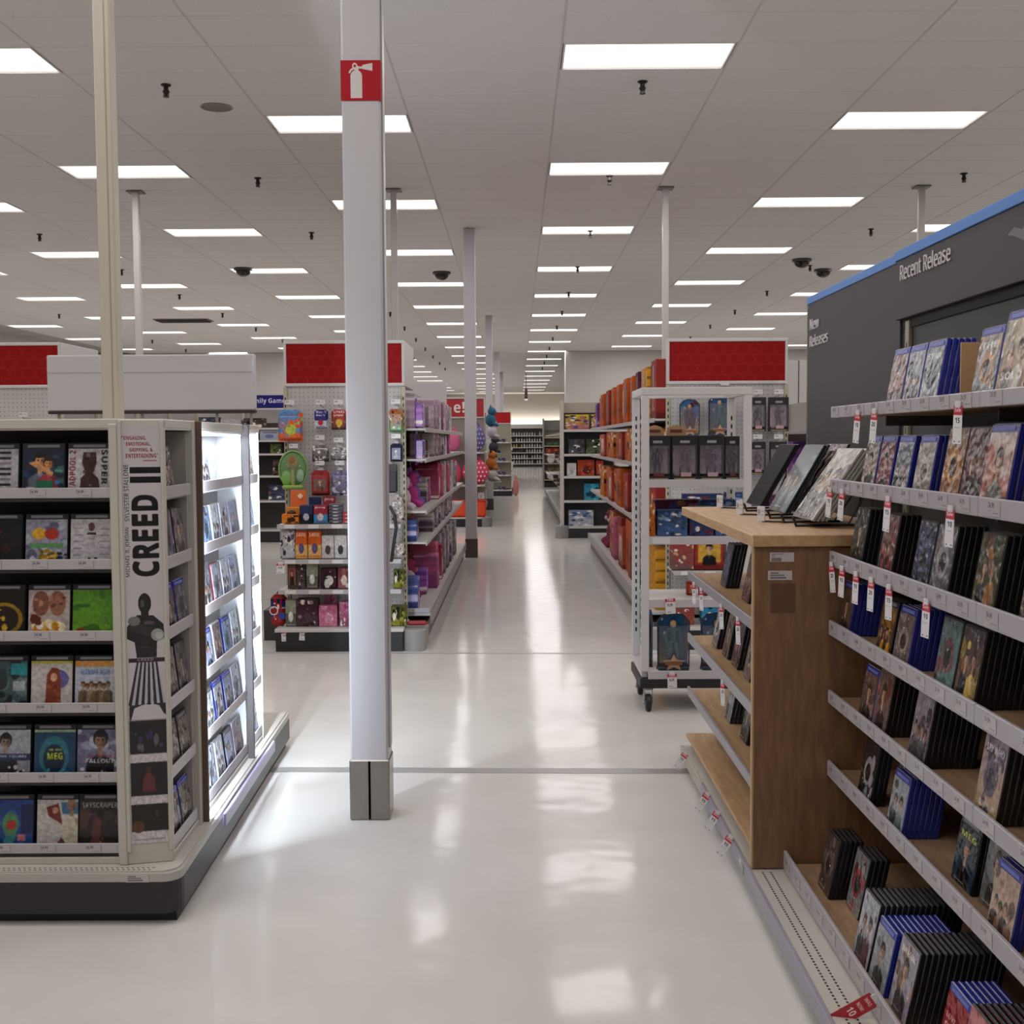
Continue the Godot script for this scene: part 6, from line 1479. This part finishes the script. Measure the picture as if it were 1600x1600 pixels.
func cart() -> void:
	var at := V(1.025, 0, 7.13)
	var o := thing("display_cart", "white open metal cart on casters holding figure packs, standing in the aisle", "cart", at)
	var white := M("c2bebb", 0.35)
	var B := func(called: String, c: Vector3, s: Vector3, m: Material, bev := 0.003): return part(o, called, MB.new().box(c, s, bev).mesh(), m)
	var X := 0.292; var Z := 0.262
	for sx in [-1.0, 1.0]:
		for sz in [-1.0, 1.0]:
			var po: Node = B.call("post", Vector3(sx * X, 1.029, sz * Z), Vector3(0.046, 1.586, 0.034), white)
			var sl := MB.new()
			for k in 27:
				sl.box(Vector3(sx * (X + 0.0235) if sz > 0 else sx * X, 0.4 + 0.05 * k, sz * Z + (0.0 if sz > 0 else 0.0175)), Vector3(0.001 if sz > 0 else 0.01, 0.026, 0.01 if sz > 0 else 0.001))
			part(po, "post_slots", sl.mesh(), M("2a2826", 0.7)).set_meta("kind", "stuff")
	for sz in [-1.0, 1.0]:
		B.call("top_rail", Vector3(0, 1.845, sz * Z), Vector3(0.63, 0.044, 0.034), white)
	for sx in [-1.0, 1.0]:
		B.call("top_rail", Vector3(sx * X, 1.845, 0), Vector3(0.046, 0.044, 0.49), white)
		B.call("side_rail", Vector3(sx * X, 0.215, 0), Vector3(0.034, 0.04, 0.49), white)
	for h in [1.342, 1.015, 0.652, 0.236]:
		B.call("shelf", Vector3(0, h - 0.01, 0), Vector3(0.55, 0.012, 0.5), white)
		B.call("price_rail", Vector3(0, h - 0.022, Z + 0.012), Vector3(0.55, 0.046, 0.008), M("b4aeb0", 0.35), 0.002)
	B.call("price_label", Vector3(-0.2, 0.993, Z + 0.0165), Vector3(0.1, 0.034, 0.002), M("c8c4c4", 0.5))
	B.call("base_skirt", Vector3(0, 0.165, 0), Vector3(0.64, 0.056, 0.55), M("171516", 0.5))
	for sx in [-1.0, 1.0]:
		for sz in [-1.0, 1.0]:
			var c := part(o, "caster", MB.new().lathe([Vector2(0, 0.138), Vector2(0.032, 0.138), Vector2(0.032, 0.126), Vector2(0.014, 0.12), Vector2(0, 0.12)], 14, Vector3(sx * 0.27, 0, sz * 0.23)).mesh(), M("8a8684", 0.3, 0.6))
			var fk := MB.new()
			for q in [-1.0, 1.0]: fk.box(Vector3(sx * 0.27 + q * 0.022, 0.085, sz * 0.23 + 0.012), Vector3(0.004, 0.085, 0.03), 0.001)
			part(c, "fork", fk.mesh(), M("8a8684", 0.3, 0.6))
			var wb := Basis(Vector3(0, 0, 1), PI / 2)
			part(c, "wheel", MB.new().lathe([Vector2(0, -0.016), Vector2(0.042, -0.016), Vector2(0.05, -0.01), Vector2(0.05, 0.01), Vector2(0.042, 0.016), Vector2(0, 0.016)], 20, Vector3(sx * 0.27, 0.0502, sz * 0.23 + 0.018), wb).mesh(), M("1a1819", 0.5))
			part(c, "axle_nut", MB.new().lathe([Vector2(0, -0.03), Vector2(0.008, -0.03), Vector2(0.008, 0.03), Vector2(0, 0.03)], 10, Vector3(sx * 0.27, 0.0502, sz * 0.23 + 0.018), wb).mesh(), M("c0bcba", 0.3, 0.7))
	# goods on the cart
	var y := 1.3385
	figure_pack("black figure pack on the cart, the one by the slotted post, dark figure", "fig0", Vector3(0.15, 0.255, 0.07), V(0.81, y, 6.9), 0.0, "151315", "1c1816", 0)
	figure_pack("black figure pack on the cart, second from the slotted post, reddish crouching figure", "fig1", Vector3(0.152, 0.255, 0.07), V(0.966, y, 6.9), 0.0, "151315", "5a444a", 1)
	figure_pack("black figure pack on the cart, third from the slotted post, violet grey figure", "fig2", Vector3(0.148, 0.255, 0.07), V(1.12, y, 6.9), 0.0, "16131a", "4a3a4c", 1)
	figure_pack("narrow black figure pack on the cart, fourth from the slotted post", "fig0", Vector3(0.085, 0.25, 0.07), V(1.242, y, 6.92), 0.0, "151315", "1a1616", 0)
	carton("slim_box", "slim white edged box with a yellow front behind the fourth figure pack", "toy box", "cm0", Vector3(0.05, 0.16, 0.09), V(1.282, y, 7.1))
	for k in 2:
		var hc := thing("header_card", "tan domed header card rising above the cart's figure packs, %s" % ["beside the slotted post", "second one along"][k], "display card", V(0.805 + 0.125 * k, y, 7.02))
		var dome := PackedVector2Array([Vector2(-0.055, 0), Vector2(0.055, 0), Vector2(0.055, 0.28), Vector2(0.04, 0.305), Vector2(0, 0.318), Vector2(-0.04, 0.305), Vector2(-0.055, 0.28)])
		part(hc, "card", MB.new().prism(dome, -0.006, 0.0, C("card")).mesh(), M("a8825c", 0.6))
		part(hc, "print", MB.new().box(Vector3(0, 0.282, 0.001), Vector3(0.07, 0.018, 0.002)).mesh(), M("6a2c1c", 0.5))
	y = 1.0115
	for q in [["veh0", 0.9, 0.175, 0.15, 0.0, 0.1, "blue vehicle box lying at the front of the cart's second shelf"], ["veh1", 1.07, 0.14, 0.17, 0.0, 0.12, "dark blue vehicle box, middle of the cart's second shelf"], ["veh0", 1.2, 0.1, 0.15, 0.0, 0.12, "blue vehicle box beside the cart's outer post"], ["or1", 0.765, 0.07, 0.19, 0.0, 0.16, "narrow brown figure box by the slotted post on the second shelf"]]:
		carton("vehicle_box", q[6], "toy box", q[0], Vector3(q[2], q[3], q[5]), V(q[1], y, 6.94 + q[5] * 0.5))
	carton("vehicle_box", "violet and red vehicle box standing behind the blue ones on the cart", "toy box", "veh2", Vector3(0.26, 0.2, 0.12), V(0.95, y, 7.2))
	carton("vehicle_box", "pale blue vehicle box at the back of the cart's second shelf", "toy box", "veh0", Vector3(0.2, 0.2, 0.12), V(1.2, y, 7.2))
	y = 0.6485
	carton("red_pack", "dark red pack low on the cart's third shelf, inner one", "toy box", "or2", Vector3(0.05, 0.08, 0.05), V(1.03, y, 7.1))
	carton("red_pack", "dark red pack low on the cart's third shelf, outer one", "toy box", "or2", Vector3(0.05, 0.075, 0.05), V(1.1, y, 7.08))
	y = 0.2325
	figure_pack("large arched figure pack, teal suit, on the cart's bottom shelf", "hero1", Vector3(0.19, 0.33, 0.07), V(0.905, y, 6.9), 0.0, "24303a", "1f5558", 0, "b08a70", true)
	figure_pack("large arched figure pack on the bottom shelf, half hidden by the wooden unit", "hero1", Vector3(0.19, 0.33, 0.07), V(1.16, y, 6.9), 0.0, "24303a", "1f5558", 0, "b08a70", true)
	figure_pack("arched figure pack standing sideways beside the cart's slotted post", "hero1", Vector3(0.19, 0.33, 0.036), V(0.7585, y, 7.1), -PI / 2, "24303a", "1f5558", 0, "b08a70", true)
	sale_tag(V(0.875, 0.66, 6.845), 0.08, "white sale tag with a red top hanging from the cart's third shelf", Vector2(0.058, 0.088), "sale_short", 0.05)
	sale_tag(V(0.887, 0.222, 6.845), 0.08, "white sale tag with a red top over the cart's black base", Vector2(0.055, 0.08), "sale_short", 0.03)

func far_aisle() -> void:
	# games wall facing the camera behind the rack
	var gw := thing("games_shelving", "dark backed game shelves facing us far behind the film rack", "shelving", V(-5.75, 0, 18.95))
	var B := func(o: Node, called: String, c: Vector3, s: Vector3, m: Material, bev := 0.003): return part(o, called, MB.new().box(c, s, bev).mesh(), m)
	var white := M("b8b4b0", 0.4)
	B.call(gw, "back_panel", Vector3(0, 1.02, -0.25), Vector3(4.7, 1.7, 0.03), M("3a3634", 0.6))
	B.call(gw, "top_board", Vector3(0, 1.98, -0.25), Vector3(4.7, 0.22, 0.04), M("a09a92", 0.6))
	for h in [1.79, 1.39, 1.045, 0.655, 0.2]:
		B.call(gw, "shelf", Vector3(0, h - 0.015, 0), Vector3(4.7, 0.03, 0.5), white)
	B.call(gw, "kick_plate", Vector3(0, 0.085, 0), Vector3(4.7, 0.17, 0.46), M("1a1818", 0.5))
	B.call(gw, "mid_shelf", Vector3(1.9, 1.585, 0), Vector3(0.9, 0.03, 0.5), white)
	for x in [-2.35, -1.1, 0.15, 1.4, 2.35]: B.call(gw, "upright", Vector3(x, 1.05, -0.22), Vector3(0.04, 2.09, 0.04), white)
	carton("game_box", "white game box with dark lettering beyond the lit bay", "game box", "ice", Vector3(0.3, 0.155, 0.2), V(-3.86, 1.6005, 18.85))
	carton("game_box", "small olive pack on the dark game shelves beyond the lit bay", "game box", "lime", Vector3(0.16, 0.15, 0.1), V(-3.78, 1.3905, 18.85))
	carton("game_box", "brown patterned game box on the dark shelves beyond the lit bay", "game box", "dk0", Vector3(0.28, 0.24, 0.2), V(-3.68, 1.0455, 18.85))
	carton("game_box", "navy game box with reddish print on the dark shelves", "game box", "dk1", Vector3(0.34, 0.24, 0.2), V(-3.72, 0.6555, 18.85))
	for k in 11:
		carton("game_box", "game box on the far top shelf under the blank header, %s along it" % nth(k), "game box", ["md3", "dk1", "pk9", "dk0", "md3", "purple", "pk6", "md3", "dk1", "pk9", "dk0"][k], Vector3(0.32, 0.13 + 0.02 * (k % 3), 0.2), V(-7.7 + 0.36 * k, 1.7905, 18.85))
	var fs := thing("family_sign", "blue hanging sign with white family games lettering", "sign", V(-3.86, 2.095, 18.68))
	part(fs, "panel", MB.new().box(Vector3(0, 0.1, 0), Vector3(0.78, 0.2, 0.02), 0.002, C("family")).mesh(), mats["print"])
	part(fs, "bracket", MB.new().box(Vector3(0.395, 0.16, -0.02), Vector3(0.02, 0.4, 0.02), 0.002).mesh(), M("241f5c", 0.5))
	part(fs, "bracket", MB.new().box(Vector3(-0.395, 0.16, -0.02), Vector3(0.02, 0.4, 0.02), 0.002).mesh(), M("241f5c", 0.5))
	# neighbour of the games display
	var nb := endcap("end display under a red header at the frame edge, mostly behind the film rack", -4.0, 0.935, 9.35, [0.955, 0.69, 0.462], "circles")
	var hg := thing("toy_hanger", "white and blue shaped toy pack on a hook behind the film rack's top", "toy", V(-3.78, 1.62, 9.2))
	part(hg, "card", MB.new().prism(PackedVector2Array([Vector2(-0.14, 0), Vector2(0.14, 0), Vector2(0.06, 0.05), Vector2(0.03, 0.12), Vector2(-0.03, 0.12), Vector2(-0.06, 0.05)]), 0, 0.02).mesh(), M("bab6ba", 0.4))
	part(hg, "print", MB.new().prism(PackedVector2Array([Vector2(-0.08, 0.0), Vector2(0.08, 0.0), Vector2(0.03, 0.05), Vector2(0, 0.07), Vector2(-0.03, 0.05)]), 0.02, 0.024).mesh(), M("2c2878", 0.5))
	peg_hook(nb, Vector3(0.22, 1.76, -0.2), 0.14)
	peg_hook(nb, Vector3(-0.05, 1.8, -0.2), 0.14)
	gondola("white shelf run behind the display at the frame edge", -3.5, -4.26, 9.6, 15.9, [0.775, 1.2, 1.6], 1.95, 0.5)
	# mid right end display
	var md := thing("end_shelves", "dark backed end shelves with a white post, past the orange run", "store display", V(1.16, 0, 19.45))
	B.call(md, "back_panel", Vector3(0, 1.1, -0.2), Vector3(0.9, 1.85, 0.03), M("4a4441", 0.6))
	B.call(md, "header_board", Vector3(0, 2.1, -0.18), Vector3(0.92, 0.17, 0.04), M("a89f92", 0.6))
	B.call(md, "side_post", Vector3(-0.43, 1.1, 0.0), Vector3(0.05, 2.2, 0.42), M("b4ada4", 0.45))
	B.call(md, "side_post", Vector3(0.43, 1.1, 0.0), Vector3(0.05, 2.2, 0.42), M("b4ada4", 0.45))
	for h in [1.735, 1.345, 0.99, 0.6, 0.185]:
		B.call(md, "shelf", Vector3(0, h - 0.012, 0.0), Vector3(0.81, 0.016, 0.42), white)
		B.call(md, "price_rail", Vector3(0, h - 0.012, 0.214), Vector3(0.81, 0.04, 0.006), white, 0.001)
	B.call(md, "kick_plate", Vector3(0, 0.075, 0), Vector3(0.9, 0.15, 0.42), M("1a1818", 0.5))
	part(md, "corner_guard", MB.new().lathe([Vector2(0, 0), Vector2(0.11, 0), Vector2(0.11, 0.2), Vector2(0, 0.21)], 18, Vector3(-0.44, 0, 0.215)).mesh(), M("85817e", 0.45))
	for q in [["md0", 0.97, 1.736, 0.38, 0.24, "long yellow and pink toy box on the topmost shelf"], ["md0", 1.3, 1.736, 0.2, 0.24, "shorter yellow and pink toy box beside the long one"], ["md1", 0.96, 1.346, 0.26, 0.24, "charcoal toy box on the second shelf"], ["md2", 1.24, 1.346, 0.26, 0.24, "dark green toy box on the second shelf"], ["md3", 0.88, 0.991, 0.15, 0.21, "plain white box on the third shelf"], ["md4", 1.11, 0.991, 0.27, 0.26, "red brown toy box on the third shelf"], ["or2", 1.33, 0.991, 0.12, 0.25, "narrow dark red box on the third shelf"], ["md5", 1.2, 0.601, 0.24, 0.27, "teal toy box alone on the fourth shelf"], ["md6", 1.03, 0.186, 0.4, 0.26, "wide pale blue toy box on the lowest shelf"]]:
		carton("toy_box", q[5] + " past the orange run", "toy box", q[0], Vector3(q[3], q[4], 0.14), V(q[1], q[2], 19.34))
	gondola("dark shelf run behind the end shelves with the white post", 0.78, 1.3, 20.0, 33.0, [0.7, 1.2, 1.7], 2.1, 0.5)
	for k in 5:
		carton("small_dark_pack", "small dark pack hanging low at the far aisle edge, %s one" % nth(k), "toy", "dk0", Vector3(0.16, 0.14, 0.1), V(0.8, 0.72 + 0.5 * (k % 2) , 20.4 + 1.1 * k), -PI / 2)
	# plush end display past the second column
	var pe := endcap("end display of plush bags under the red header ending in e!", -1.06, 0.95, 22.3, [1.37, 0.77], "", 2.38, "8a7f78")
	part(pe, "header_face", MB.new().box(Vector3(0, 2.18, -0.19), Vector3(0.9, 0.34, 0.02), 0.0, C("red_plain")).mesh(), M("9c1c1c", 0.5))
	lettering(pe, "header_letters", "e!", Vector3(-0.1, 2.09, -0.178), 0.0, 0.2, 0.2, M("d8c8c4", 0.5), 700)
	for q in [[0, 2.36], [0, 2.0]]: part(pe, "header_frame", MB.new().box(Vector3(0, q[1], -0.185), Vector3(0.95, 0.025, 0.03), 0.003).mesh(), white)
	for x in [-0.465, 0.465]: part(pe, "header_frame", MB.new().box(Vector3(x, 2.18, -0.185), Vector3(0.025, 0.36, 0.03), 0.003).mesh(), white)
	part(pe, "corner_guard", MB.new().lathe([Vector2(0, 0), Vector2(0.1, 0), Vector2(0.1, 0.17), Vector2(0, 0.18)], 18, Vector3(0.5, 0, 0.2)).mesh(), M("7d7a78", 0.45))
	var bagm := func(label: String, at: Vector3, s: Vector3, c: String, dots: String) -> void:
		var g := thing("soft_bag", label, "bag", at)
		part(g, "bag", MB.new().ball(Vector3(0, s.y * 0.46, 0), Vector3(s.x * 0.5, s.y * 0.46, s.z * 0.5), 18).mesh(), M(c, 0.8))
		part(g, "strap", MB.new().tube([Vector3(-s.x * 0.25, s.y * 0.8, 0), Vector3(-s.x * 0.12, s.y * 1.02, 0), Vector3(s.x * 0.12, s.y * 1.02, 0), Vector3(s.x * 0.25, s.y * 0.8, 0)], 0.014, 6).mesh(), M(c, 0.8))
		if dots:
			var dm := MB.new()
			for i in 7:
				for j in 5:
					var a := Vector3((i - 3 + 0.5 * (j % 2)) * 0.27, (j - 2) * 0.34, 0)
					if a.length() < 0.94:
						var p := Vector3(a.x * s.x * 0.5, s.y * 0.46 + a.y * s.y * 0.46, sqrt(1.0 - a.length_squared()) * s.z * 0.5)
						dm.ball(p, Vector3(0.02, 0.02, 0.008), 8)
			part(g, "dots", dm.mesh(), M(dots, 0.7)).set_meta("kind", "stuff")
	bagm.call("pink soft bag beside the second column, upper shelf", V(-1.16, 1.3705, 22.0), Vector3(0.26, 0.42, 0.2), "c05a80", "")
	bagm.call("violet grey sparkly bag on the plush display's upper shelf", V(-0.76, 1.3705, 22.0), Vector3(0.38, 0.52, 0.24), "5a5080", "9a94b8")
	bagm.call("coral bag with white dots on the plush display's second shelf", V(-0.76, 0.7705, 22.02), Vector3(0.5, 0.5, 0.28), "c83a5a", "e0c0c4")
	bagm.call("coral bag without dots beside the dotted one", V(-1.16, 0.7705, 22.02), Vector3(0.3, 0.44, 0.24), "c0405c", "")
	for k in 2:
		var bk := thing("orange_bin", "bright orange soft bin on the base of the plush display, %s one" % ["inner", "outer"][k], "bin", V(-1.1 + 0.36 * k, 0.1745, 22.05))
		part(bk, "bin", MB.new().box(Vector3(0, 0.15, 0), Vector3(0.34, 0.3, 0.26), 0.03).mesh(), M("d8401c", 0.7))
		part(bk, "rim", MB.new().box(Vector3(0, 0.3, 0), Vector3(0.35, 0.03, 0.27), 0.01).mesh(), M("b8341c", 0.7))
	carton("white_card", "small white price card above the orange bins", "display card", "md3", Vector3(0.12, 0.12, 0.01), V(-0.66, 0.5, 22.02))
	var pr := gondola("shelf run with hanging plush behind the plush bags", -0.68, -1.15, 22.75, 32.5, [0.7, 1.3], 1.9, 0.42)
	for k in 8:
		plush(["teal plush hung high beside the second red header", "white and red plush just below the teal one", "dark plush further along the plush run", "orange and black plush on its middle shelf", "white plush face beside the orange one", "grey plush on the lower shelf of the plush run", "pale grey plush low at the plush run's end", "charcoal plush low on the plush run"][k], V(-0.5 if k < 6 else -0.9, [2.0 - 0.16, 1.62, 1.3, 1.0, 0.76, 0.71, 0.24, 0.24][k], [23.2, 24.5, 26.0, 23.2, 24.0, 25.2, 23.7, 25.2][k]), [0.3, 0.3, 0.3, 0.3, 0.3, 0.3, 0.31, 0.31][k], ["2a5a70", "a8a0a8", "2c2a34", "a86020", "b8b0a4", "8a8688", "98949a", "5a545c"][k], ["3a7088", "8a3038", "1c1a20", "1c1816", "b87a3c", "6a6668", "b4b0b4", "4a444c"][k], PI / 2)
	for q in [[1.84, 23.2], [1.62, 24.5], [1.3, 26.0], [1.0, 23.2], [0.76, 24.0], [0.71, 25.2]]:
		part(pr, "tray", MB.new().box(Vector3(0.625, q[0] - 0.005, 27.625 - q[1]), Vector3(0.4, 0.008, 0.3), 0.002).mesh(), M("9a9694", 0.4))
	# third end display
	var td := endcap("third end display down the aisle, beige with a red header", -0.63, 0.94, 34.4, [1.53, 0.99, 0.6], "red_plain", 2.4, "8a8676")
	for k in 4:
		carton("small_dark_pack", "small dark pack on the third end display, %s shelf" % ["top", "second", "third", "lowest"][k], "toy", "dk1", Vector3(0.22, 0.09, 0.14), V(-0.42, [1.531, 0.991, 0.601, 0.175][k], 34.1))
	bagm.call("pale red bag standing at the corner of the third end display", V(-0.03, 0.0, 33.95), Vector3(0.18, 0.55, 0.2), "a86a60", "")
	gondola("shelf run behind the third end display", -0.1, -0.6, 34.8, 50.0, [0.7, 1.3, 1.8], 2.0, 0.46)
	# tableware shelves at the partition corner
	var ts_ := thing("tableware_shelves", "end shelves of plates and bowls at the white partition's corner", "store display", V(1.3, 0, 40.6))
	B.call(ts_, "back_panel", Vector3(0, 1.15, -0.25), Vector3(0.8, 2.2, 0.04), M("b0a898", 0.6))
	B.call(ts_, "header_board", Vector3(0.02, 2.08, 0.0), Vector3(0.76, 0.34, 0.05), M("77746f", 0.6))
	B.call(ts_, "side_panel", Vector3(-0.4, 1.15, 0), Vector3(0.05, 2.3, 0.5), M("8f8b86", 0.5))
	for h in [1.39, 1.13, 0.8, 0.54, 0.25]: B.call(ts_, "shelf", Vector3(0, h - 0.015, 0), Vector3(0.76, 0.03, 0.5), M("c0b698", 0.5))
	B.call(ts_, "shelf", Vector3(0, 1.655, 0), Vector3(0.76, 0.03, 0.5), M("c0b698", 0.5))
	B.call(ts_, "kick_plate", Vector3(0, 0.08, 0), Vector3(0.76, 0.16, 0.46), M("1c1a1a", 0.5))
	var plate := MB.new().lathe([Vector2(0, 0.004), Vector2(0.1, 0.006), Vector2(0.145, 0.02), Vector2(0.15, 0.018), Vector2(0.1, 0.0), Vector2(0, 0)], 24).mesh()
	var bowl := MB.new().lathe([Vector2(0.05, 0), Vector2(0.09, 0.03), Vector2(0.12, 0.1), Vector2(0.115, 0.1), Vector2(0.085, 0.035), Vector2(0, 0.012)], 20).mesh()
	for k in 2:
		for j in 2:
			var p := solo("dinner_plate", "white round plate standing on the tableware shelves, %s shelf, %s one" % [["middle", "lowest"][k], ["inner", "outer"][j]], "plate", plate, M("c8c4bf", 0.3), V(1.14 + 0.3 * j, [0.932, 0.382][k], 40.42))
			p.scale = Vector3.ONE * 0.84
			p.rotation.x = PI / 2 - 0.1
	for k in 3:
		solo("bowl", "green bowl on the tableware shelves, %s from the aisle" % nth(k), "bowl", bowl, M("5a7a58", 0.4), V(1.1 + 0.24 * k, 1.392, 40.45))
	for k in 2:
		solo("bowl", "tan bowl on the tableware shelves, %s from the aisle" % nth(k), "bowl", bowl, M("8a7a5c", 0.4), V(1.14 + 0.28 * k, 0.542, 40.45))
	for k in 3:
		carton("dish_box", "red boxed dish on the tableware shelves, %s from the aisle" % nth(k), "dish box", "or2", Vector3(0.23, 0.17, 0.15), V(1.08 + 0.24 * k, 1.131, 40.42))
	# back wall shelving and its light cove
	var bw := thing("back_wall_shelving", "white shelves of small bottles under a light cove on the far wall", "shelving", V(0.5, 0, 71.9))
	B.call(bw, "back_panel", Vector3(0, 1.2, -0.2), Vector3(3.4, 2.3, 0.04), M("4a4648", 0.6))
	B.call(bw, "valance", Vector3(0, 2.4, 0.1), Vector3(3.5, 0.22, 0.3), M("c0bcb8", 0.5))
	for x in [-1.15, 1.15]: B.call(bw, "side_panel", Vector3(x, 1.2, 0.05), Vector3(0.08, 2.3, 0.5), M("bab6b2", 0.5))
	var hs := [1.86, 1.5, 1.17, 0.86, 0.52, 0.2]
	for h in hs: B.call(bw, "shelf", Vector3(0, h - 0.025, 0.05), Vector3(2.3, 0.05, 0.46), M("c4c0bc", 0.5))
	B.call(bw, "kick_plate", Vector3(0, 0.07, 0.05), Vector3(2.3, 0.13, 0.44), M("1a1818", 0.5))
	var bot := MB.new().lathe([Vector2(0, 0), Vector2(0.045, 0), Vector2(0.045, 0.14), Vector2(0.02, 0.17), Vector2(0.02, 0.21), Vector2(0, 0.21)], 8).mesh()
	for k in 6:
		for j in 14:
			if (k * 5 + j * 3) % 11 == 0: continue
			var b := solo("bottle", "small bottle on the far wall's %s bottle shelf, %s along" % [["top", "second", "third", "fourth", "fifth", "lowest"][k], nth(j)], "bottle", bot, M(["c4c0bc", "b8b4b4", "a8a4a4", "b8a84c", "6a6466"][(k * 3 + j * j) % 3 if k != 2 or j > 5 or j < 2 else 3] if k != 3 or j > 6 else "4a4446", 0.4), V(-0.47 + 0.155 * j, hs[k], 71.72), 0.0, "bottles on the far wall shelves")
			b.scale = Vector3.ONE * (0.85 + 0.25 * ((j * 7 + k * 3) % 5) / 5.0)
	var cv := thing("cove_light", "long glowing light cove along the top of the far wall shelving", "light", V(0.5, 2.52, 72.3))
	part(cv, "trough", MB.new().box(Vector3(0, 0, 0), Vector3(9.0, 0.04, 0.24), 0.004).mesh(), M("b8b4b0", 0.5))
	part(cv, "tube", MB.new().box(Vector3(0, 0.05, 0.02), Vector3(8.9, 0.04, 0.05), 0.01).mesh(), glow("fff6ec", 3.0))
	var l := AreaLight3D.new()
	l.name = "cove_lamp"
	l.area_size = Vector2(8.8, 0.08)
	l.light_energy = 13.0
	l.light_color = Color(1.0, 0.96, 0.9)
	l.shadow_enabled = true
	l.area_range = 12.0
	cv.add_child(l)
	l.position = Vector3(0, 0.08, 0.02)
	l.rotation.x = PI / 2 - 0.6
	# shelf runs beyond the figure display, and one more end on the far side
	gondola("tall shelf run beyond the figure display, against the white wall", 2.75, 3.4, 10.0, 26.0, [0.7, 1.2, 1.65], 2.0, 0.56)
	carton("toy_box", "violet toy box glimpsed between the figure display and the dark wall", "toy box", "purple", Vector3(0.3, 0.34, 0.2), V(2.97, 1.2005, 13.2), -PI / 2)
	carton("toy_box", "violet toy box glimpsed there, the further one", "toy box", "pk5", Vector3(0.4, 0.34, 0.2), V(2.97, 1.2005, 12.7), -PI / 2)
	var wp := thing("white_partition_panel", "white panelled partition glimpsed between the red header and the dark wall", "partition", V(5.1, 0, 20.5))
	for k in 3:
		part(wp, "panel", MB.new().box(Vector3(-0.62 + 0.62 * k, 1.45, 0), Vector3(0.6, 2.9, 0.05), 0.006).mesh(), M("b4b1ae", 0.5))
	for k in 2:
		part(wp, "joint_strip", MB.new().box(Vector3(-0.31 + 0.62 * k, 1.45, 0.0), Vector3(0.02, 2.9, 0.03), 0.002).mesh(), M("5a5654", 0.5))
